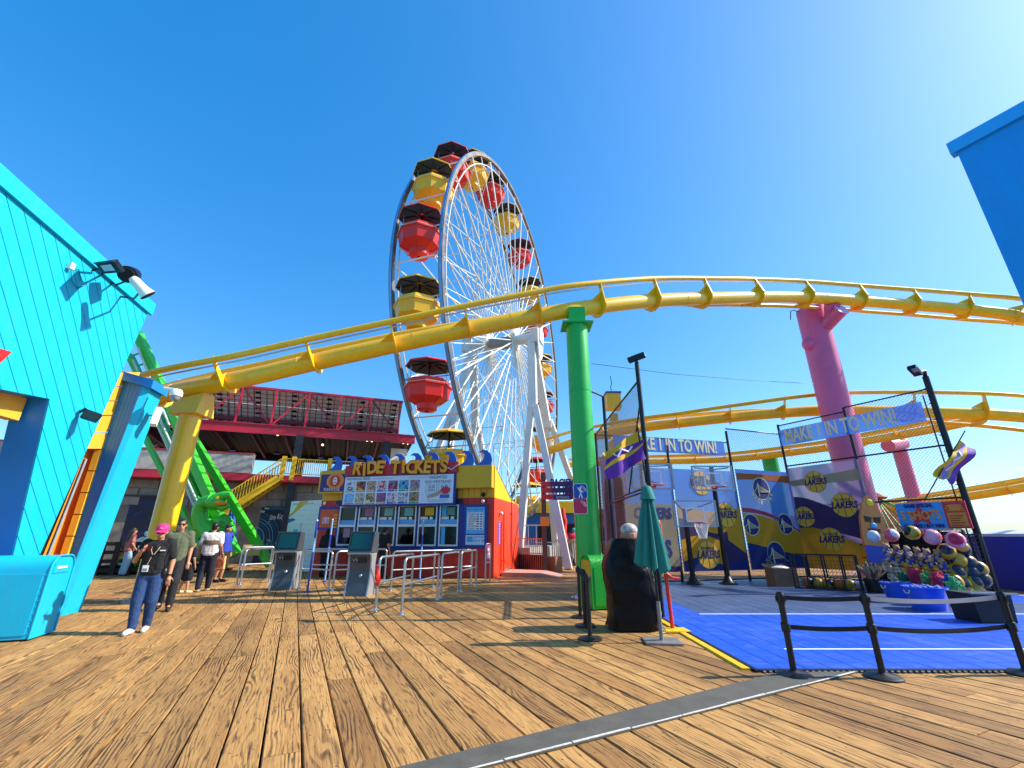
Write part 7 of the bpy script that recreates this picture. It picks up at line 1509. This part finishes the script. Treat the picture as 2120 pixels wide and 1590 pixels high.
    def part(mb_, nm, m, it=4, v_=None):
        me = remesh(mb_, v_ or vox, it); me.materials.clear(); me.materials.append(m); me.polygons.foreach_set('use_smooth', [True]*len(me.polygons)); me.transform(Mi); return link(nm, me, t)
    # ---- clothes
    mb = MB(); cap(mb, S(-.135, .005, 1.355), S(.135, .005, 1.355), .09*k*f_); cap(mb, S(-.055*f_, 0, 1.28), S(-.055*f_, 0, .99), .118*k*f_, .122*k*f_*wide); cap(mb, S(.055*f_, 0, 1.28), S(.055*f_, 0, .99), .118*k*f_, .122*k*f_*wide); cap(mb, S(0, 0, 1.30), S(0, 0, .96), .12*k*f_, .124*k*f_); cap(mb, S(-.05, 0, .93), S(.05, 0, .93), .125*k*f_*wide)
    for s_ in 'LR':
        e = q['el'+s_] if sleeve == 'long' else q['sh'+s_].lerp(q['el'+s_], .72); cap(mb, q['sh'+s_], e, .076*k*f_, .066*k*f_)
        if sleeve == 'long': cap(mb, q['el'+s_], q['wr'+s_], .06*k*f_, .046*k)
    mb.lathe([(.066*k, 0), (.06*k, .05*k)], 12, S(0, .01, 1.41)); part(mb, 'shirt', top)
    mb = MB(); cap(mb, S(-.06, 0, .95), S(.06, 0, .95), .118*k*f_); cap(mb, S(-.06, 0, .88), S(.06, 0, .88), .115*k*f_)
    for s_ in 'LR':
        cap(mb, q['hip'+s_], q['knee'+s_], .105*k*f_, (.105 if shorts else .082*wide)*k*f_)
        if not shorts: cap(mb, q['knee'+s_], q['ank'+s_]+V((0, 0, .02)), .08*k*f_*wide, .066*k*wide)
    part(mb, 'shorts' if shorts else 'trousers', bottom)
    for s_ in 'LR':
        mb = MB(); a, b_ = q['ank'+s_], q['toe'+s_]; lowz = W.translation.z; cap(mb, V((a.x, a.y, lowz+.055*k)), V((b_.x, b_.y, lowz+.035*k)), .052*k, .04*k); cap(mb, V((a.x, a.y, lowz+.06*k)), a, .05*k, .045*k)
        for n_, p_ in enumerate(mb.v): mb.v[n_] = V((p_.x, p_.y, max(p_.z, min(a.z, b_.z)-.12)))
        o = part(mb, 'shoe', shoe, 2, .012)
    if hair is not None:
        mb = MB(); mb.ball(Hd(0, .022, .042), (.086*k, .098*k, .092*k), 16, 12, Rh)
        if hairlen: cap(mb, Hd(0, .06, .0), Hd(.0, .10, -hairlen), .085*k, .06*k)
        else: mb.ball(Hd(0, .055, -.01), (.075*k, .05*k, .07*k), 12, 8, Rh)
        part(mb, 'hair', hair, 2, .012)
    eye = MB()
    for sx in (-1, 1): eye.ball(Hd(sx*.032, -.077, .012), (.011*k, .007*k, .006*k), 8, 6, Rh)
    eye.build('eyes', BLACK, t, 60); MB().ball(Hd(0, -.083, -.062), (.022*k, .008*k, .006*k), 10, 6, Rh).build('mouth', mat('lips', '#a04a48', .5), t, 60)
    return t, S, Hd, q, k, Rh
def shades(t, Hd, k, Rh):
    mb = MB()
    for sx in (-1, 1): mb.ball(Hd(sx*.034, -.085, .012), (.032*k, .012*k, .022*k), 12, 8, Rh)
    mb.tube([Hd(-.075, .0, .02), Hd(-.07, -.07, .018), Hd(0, -.098, .018), Hd(.07, -.07, .018), Hd(.075, .0, .02)], .005*k, 6); mb.build('sunglasses', BLACK, t, 60)
HB = mat('hair_black', '#120d0b', .5, var=.3, scale=30); HBR = mat('hair_brown', '#2a1a12', .5, var=.3, scale=30)
def fab(n, h, r=.85): return mat(n, h, r, var=.25, scale=7, bump=.9, bscale=16)
BTOP, JEAN, DENIM, OLIVE, NVY, WTE = fab('black_polo', '#131316'), fab('blue_jeans', '#22406e'), fab('pale_jeans', '#9fb8c6'), fab('olive_shirt', '#5c6248'), fab('navy_cloth', '#141a2c'), fab('white_cloth', '#d8d4cc')
SHW, SHB = mat('white_shoe', '#d8d8d6', .6), mat('dark_shoe', '#181414', .6)
# 1 woman with the phone
t, S, Hd, q, k, Rh = person('person in pink cap and black polo looking at a phone held in one hand', (-6.1, 8.02, 0), math.radians(20), 1.66, BTOP, JEAN, SHW, HBR, fat=1.12, fingers=True, vox=.012, hd=(math.radians(4), math.radians(12)),
    J=dict(elR=(-.30, .03, 1.12), wrR=(-.17, -.22, 1.26), handR=(.55, -.35, .55), palmR=(.5, .6, .3), elL=(.25, .03, 1.10), wrL=(.27, -.04, .86), kneeR=(-.09, -.08, .49), ankR=(-.06, -.10, .08), toeR=(-.09, -.26, .03), kneeL=(.10, -.04, .48), ankL=(.07, .10, .09), toeL=(.09, -.05, .03)))
PK = mat('pink_cap', '#e02a78', .7, var=.1, scale=12, bump=.2, bscale=100); shades(t, Hd, k, Rh)
MB().lathe([(.098*k, -.0), (.098*k, .035*k), (.088*k, .08*k), (.055*k, .108*k), (.01*k, .118*k)], 24, Hd(0, .008, .03), Rh).build('cap_crown', PK, t, 60)
pts = []; mb = MB(); n_ = 12
for i in range(n_+1):
    a = math.pi+math.pi*i/n_; x, y = math.cos(a), math.sin(a); pts += [Hd(x*.088, .0+y*.088, .045), Hd(x*.092, -.02+y*.155, .03-.012*abs(x))]
mb.add(pts+[p+V((0, 0, .006)) for p in pts], [(2*i, 2*i+1, 2*i+3, 2*i+2) for i in range(n_)]+[(2*(n_+1)+2*i, 2*(n_+1)+2*i+2, 2*(n_+1)+2*i+3, 2*(n_+1)+2*i+1) for i in range(n_)]); mb.build('cap_brim', PK, t, 60)
put_text(MB(), 'o-o', Hd(0, -.097, .085), Rh @ V((1, 0, 0)), Rh @ V((0, .25, 1)), .035, .003).build('cap_badge', mat('cap_logo', '#f08ab8', .6), t) if False else MB().ball(Hd(0, -.088, .085), (.03*k, .006, .012*k), 10, 6, Rh).build('cap_badge', mat('cap_logo', '#f08ab8', .6), t, 60)
mb = MB(); mb.tube([S(-.07, -.03, 1.42), S(-.05, -.15, 1.30), S(-.01, -.165, 1.22)], .006, 5); mb.tube([S(.07, -.03, 1.42), S(.05, -.15, 1.30), S(.01, -.165, 1.22)], .006, 5); mb.tube([S(-.02, -.16, 1.18), S(-.05, -.165, 1.05)], .004, 5); mb.build('lanyard', mat('lanyard_tan', '#b8a888', .7), t)
MB(WM[t.name]).box(V((-.06, -.170, 1.0))*k, (.085, .008, .10)).build('badge', WHITE, t); MB(WM[t.name]).box(V((-.06, -.176, .985))*k, (.06, .006, .035)).build('badge_print', mat('badge_print', '#6a8a9a', .5), t)
MB(WM[t.name]).box(V((.115, -.135, 1.285))*k, (.075, .01, .016), .2).build('shirt_lettering', WHITE, t)
mb = MB(WM[t.name]); mb.ball(V((.19, -.06, .92))*k, (.05, .04, .085), 10, 8); mb.build('belt_bag', BLACK, t, 60); MB(WM[t.name]).tube([V((.20, -.07, 1.0))*k, V((.21, -.09, 1.15))*k, V((.19, -.07, 1.3))*k], .008, 5).build('radio_cord', BLACK, t)
hp = q['wrR']+(WM[t.name].to_3x3() @ V((.55, -.35, .55))).normalized()*.10*k; RW = WM[t.name].to_3x3()
ph_ = thing('phone', 'dark phone held up in the hand of the person in the pink cap', 'phone', tuple(hp)); MB().box(hp+RW @ V((.035, .0, .02)), (.075, .010, .15), RW @ Matrix.Rotation(-.9, 3, 'Y') @ Matrix.Rotation(-.5, 3, 'X')).build('phone_case', mat('phone_red', '#5a1a1e', .3), ph_)
MB(WM[t.name]).lathe([(.038*k, -.012), (.038*k, .012)], 14, V((.268, -.035, .885))*k, cap=False).build('wrist_watch', BLACK, t)
# 2 man behind her
t, S, Hd, q, k, Rh = person('person in olive t-shirt and sunglasses walking right behind the pink cap', (-7.42, 10.3, 0), math.radians(30), 1.84, OLIVE, fab('charcoal_trousers', '#1a1a1e'), SHB, HBR, J=dict(kneeL=(.1, -.14, .5), ankL=(.1, -.16, .09), toeL=(.11, -.33, .04), ankR=(-.1, .2, .12), toeR=(-.11, .07, .03)), fat=1.1); shades(t, Hd, k, Rh)
# 3 kid
person('child in navy top and dark shorts seen from behind beside the striped shirt', (-9.0, 13.1, 0), math.radians(160), 1.36, NVY, fab('dark_shorts', '#15171e'), mat('cream_shoe', '#c8b890', .6), HB, shorts=True, fat=1.12, J=dict(ankL=(.14, .06, .08), ankR=(-.16, -.02, .08), toeL=(.15, -.1, .03), toeR=(-.17, -.18, .03)))
# 4 striped shirt man
t, S, Hd, q, k, Rh = person('person in white shirt with a brown chest stripe seen from behind', (-8.75, 13.5, 0), math.radians(200), 1.84, WTE, NVY, mat('cream_shoe', '#c8b890', .6), HB, fat=1.15, J=dict(ankL=(.08, .1, .08), ankR=(-.09, -.1, .08), toeL=(.09, -.06, .03), toeR=(-.1, -.26, .03), wrL=(.26, -.12, .95), wrR=(-.26, -.12, .95)))
mb = MB(); 
for zz in (1.20,): mb.lathe([(.215*k, -.055*k), (.228*k, 0), (.222*k, .055*k)], 28, S(0, 0, zz), WM[t.name].to_3x3() @ Matrix.Diagonal((1.0, .70, 1)), cap=False)
mb.build('chest_stripe', fab('brown_stripe', '#7a5a4a'), t, 60)
# 5 backpack man
t, S, Hd, q, k, Rh = person('person in blue jacket and black backpack looking up to the right', (-9.95, 16.1, 0), math.radians(85), 1.84, fab('blue_jacket', '#2440a8'), fab('olive_shorts', '#2a281c'), SHB, HB, sleeve='long', shorts=True, fat=1.08, hd=(0, math.radians(-20)), J=dict(wrR=(-.27, -.1, .86), elR=(-.26, .04, 1.12), ankR=(-.1, .06, .08), toeR=(-.11, -.1, .03)))
mb = MB(); cap(mb, S(0, .22, 1.34), S(0, .25, 1.02), .13*k, .15*k); cap(mb, S(-.08, .22, 1.30), S(-.08, .25, 1.05), .1*k); cap(mb, S(.08, .22, 1.30), S(.08, .25, 1.05), .1*k); me = remesh(mb, .016, 4); me.materials.clear(); me.materials.append(fab('backpack_black', '#0f1013')); me.transform(WM[t.name].inverted()); me.polygons.foreach_set('use_smooth', [True]*len(me.polygons)); bp = thing('backpack', 'black backpack worn by the person in the blue jacket', 'backpack', tuple(S(0, .24, 1.0))); me.transform(WM[t.name]); me.transform(WM[bp.name].inverted()); link('pack_body', me, bp); MB().tube([S(.12, .14, 1.38), S(.13, .0, 1.45), S(.13, -.12, 1.34), S(.14, .1, 1.1)], .02, 6).build('strap', BLACK, bp); MB().ball(S(0, .38, 1.12), (.09, .05, .1), 10, 8).build('front_pocket', BLACK, bp, 60)
MB().lathe([(.098*k, 0), (.096*k, .04*k), (.07*k, .085*k), (.01*k, .1*k)], 18, Hd(0, .008, .035), Rh).build('cap_crown', BLACK, t, 60); mb = MB(); mb.prism([(-.07*k, 0), (.07*k, 0), (.05*k, .09*k), (-.05*k, .09*k)], Hd(0, -.08, .045), Rh @ V((1, 0, 0)), Rh @ V((0, -1, 0)), Rh @ V((0, 0, 1)), .008); mb.build('cap_brim', BLACK, t)
bg_ = thing('tote_bag', 'orange and red patterned tote bag held by the person with the backpack', 'bag', tuple(q['wrR']-V((0, 0, .5)))); c = q['wrR']+V((.02, -.05, -.30)); MB().prism([(-.19, -.2), (.19, -.2), (.17, .2), (-.17, .2)], c, (1, .1, 0), (0, 0, 1), (0, 1, 0), .09).build('bag_body', mat('tote_orange', '#e0a868', .8, var=.2, scale=8), bg_)
for i_, r_ in enumerate((.05, .09, .13)): MB().tube(arc(c+V((.05, -.012, -.02)), r_, 0, 2*math.pi*15/16, 15), .010, 5, closed=True).build('printed_ring', mat('tote_red', '#c83020', .7), bg_)
for dx in (-.13, -.08, -.03): MB().bar(c+V((dx, -.012+dx*.1, -.19)), c+V((dx+.01, -.012+dx*.1, .17)), .018, .006).build('printed_stripe', mat('tote_red', '#c83020', .7), bg_)
MB().tube([c+V((-.09, .04, .2)), c+V((-.06, .04, .32)), c+V((.06, .04, .32)), c+V((.09, .04, .2))], .012, 6).build('handle', mat('tote_red', '#c83020', .7), bg_)
# 6 long haired woman far left
person('person with long dark hair, coral top and wide pale jeans by the dragon ride', (-15.3, 18.6, 0), math.radians(150), 1.78, fab('coral_top', '#b8685c'), DENIM, SHB, HBR, hairlen=.34, wide=1.25, fat=.95, J=dict(wrL=(.22, -.2, 1.0), wrR=(-.24, -.1, .95)))
# 7 person in black at the left window
p = BF+bX*-6.35+bY*-.95; t, S, Hd, q, k, Rh = person('person in a black hooded garment standing at the leftmost ticket window', (p.x, p.y, 0), BRZ+math.pi, 1.72, fab('black_robe', '#08080a'), fab('black_robe', '#08080a'), SHB, fab('black_robe', '#08080a'), sleeve='long', fat=1.25, hairlen=.22, J=dict(elL=(.28, -.02, 1.12), elR=(-.28, -.02, 1.12), wrL=(.16, -.26, 1.12), wrR=(-.16, -.26, 1.12)))
# 8 man at the third window
p = BF+bX*-3.9+bY*-1.0; person('person with short dark hair in a black shirt at the third ticket window', (p.x, p.y, 0), BRZ+math.pi-.3, 1.78, fab('black_tee', '#0d0d12'), fab('black_tee', '#0d0d12'), SHB, HB, fat=1.12, J=dict(elL=(.26, -.05, 1.14), wrL=(.15, -.28, 1.12)))
# 9 tie dye man
t, S, Hd, q, k, Rh = person('person in a pink and yellow tie dye shirt and teal head scarf walking away', (3.35, 25.0, 0), math.radians(190), 1.86, fab('tie_dye_pink', '#d8285a'), fab('slate_jeans', '#2a3a4c'), SHB, fab('teal_scarf', '#1aa0b4'), fat=1.15, J=dict(ankL=(.09, .16, .12), toeL=(.1, .05, .03), kneeR=(-.1, -.08, .49), ankR=(-.08, -.08, .08), toeR=(-.09, -.24, .03)))
MB().lathe([(.225*k, -.09*k), (.235*k, 0), (.23*k, .09*k)], 28, S(0, 0, 1.12), WM[t.name].to_3x3() @ Matrix.Diagonal((1.0, .70, 1)), cap=False).build('yellow_dye_band', fab('dye_yellow', '#e0a020'), t, 60)
# 10 person on the terrace, 11 rider on the dragon
p = CF @ V((cpx(318, 935, .8)[0], .8, 0)); person('person in a red top standing on the upper terrace behind the parapet', (p.x, p.y, 4.83), math.radians(170), 1.75, fab('red_top', '#c02838'), NVY, SHB, HB, fat=1.1)
p = at(393, 1120, 20.4); person('rider in dark clothes with sunglasses behind the dragon', (p.x, 20.6, 0), math.radians(10), 1.9, NVY, NVY, SHB, HB)
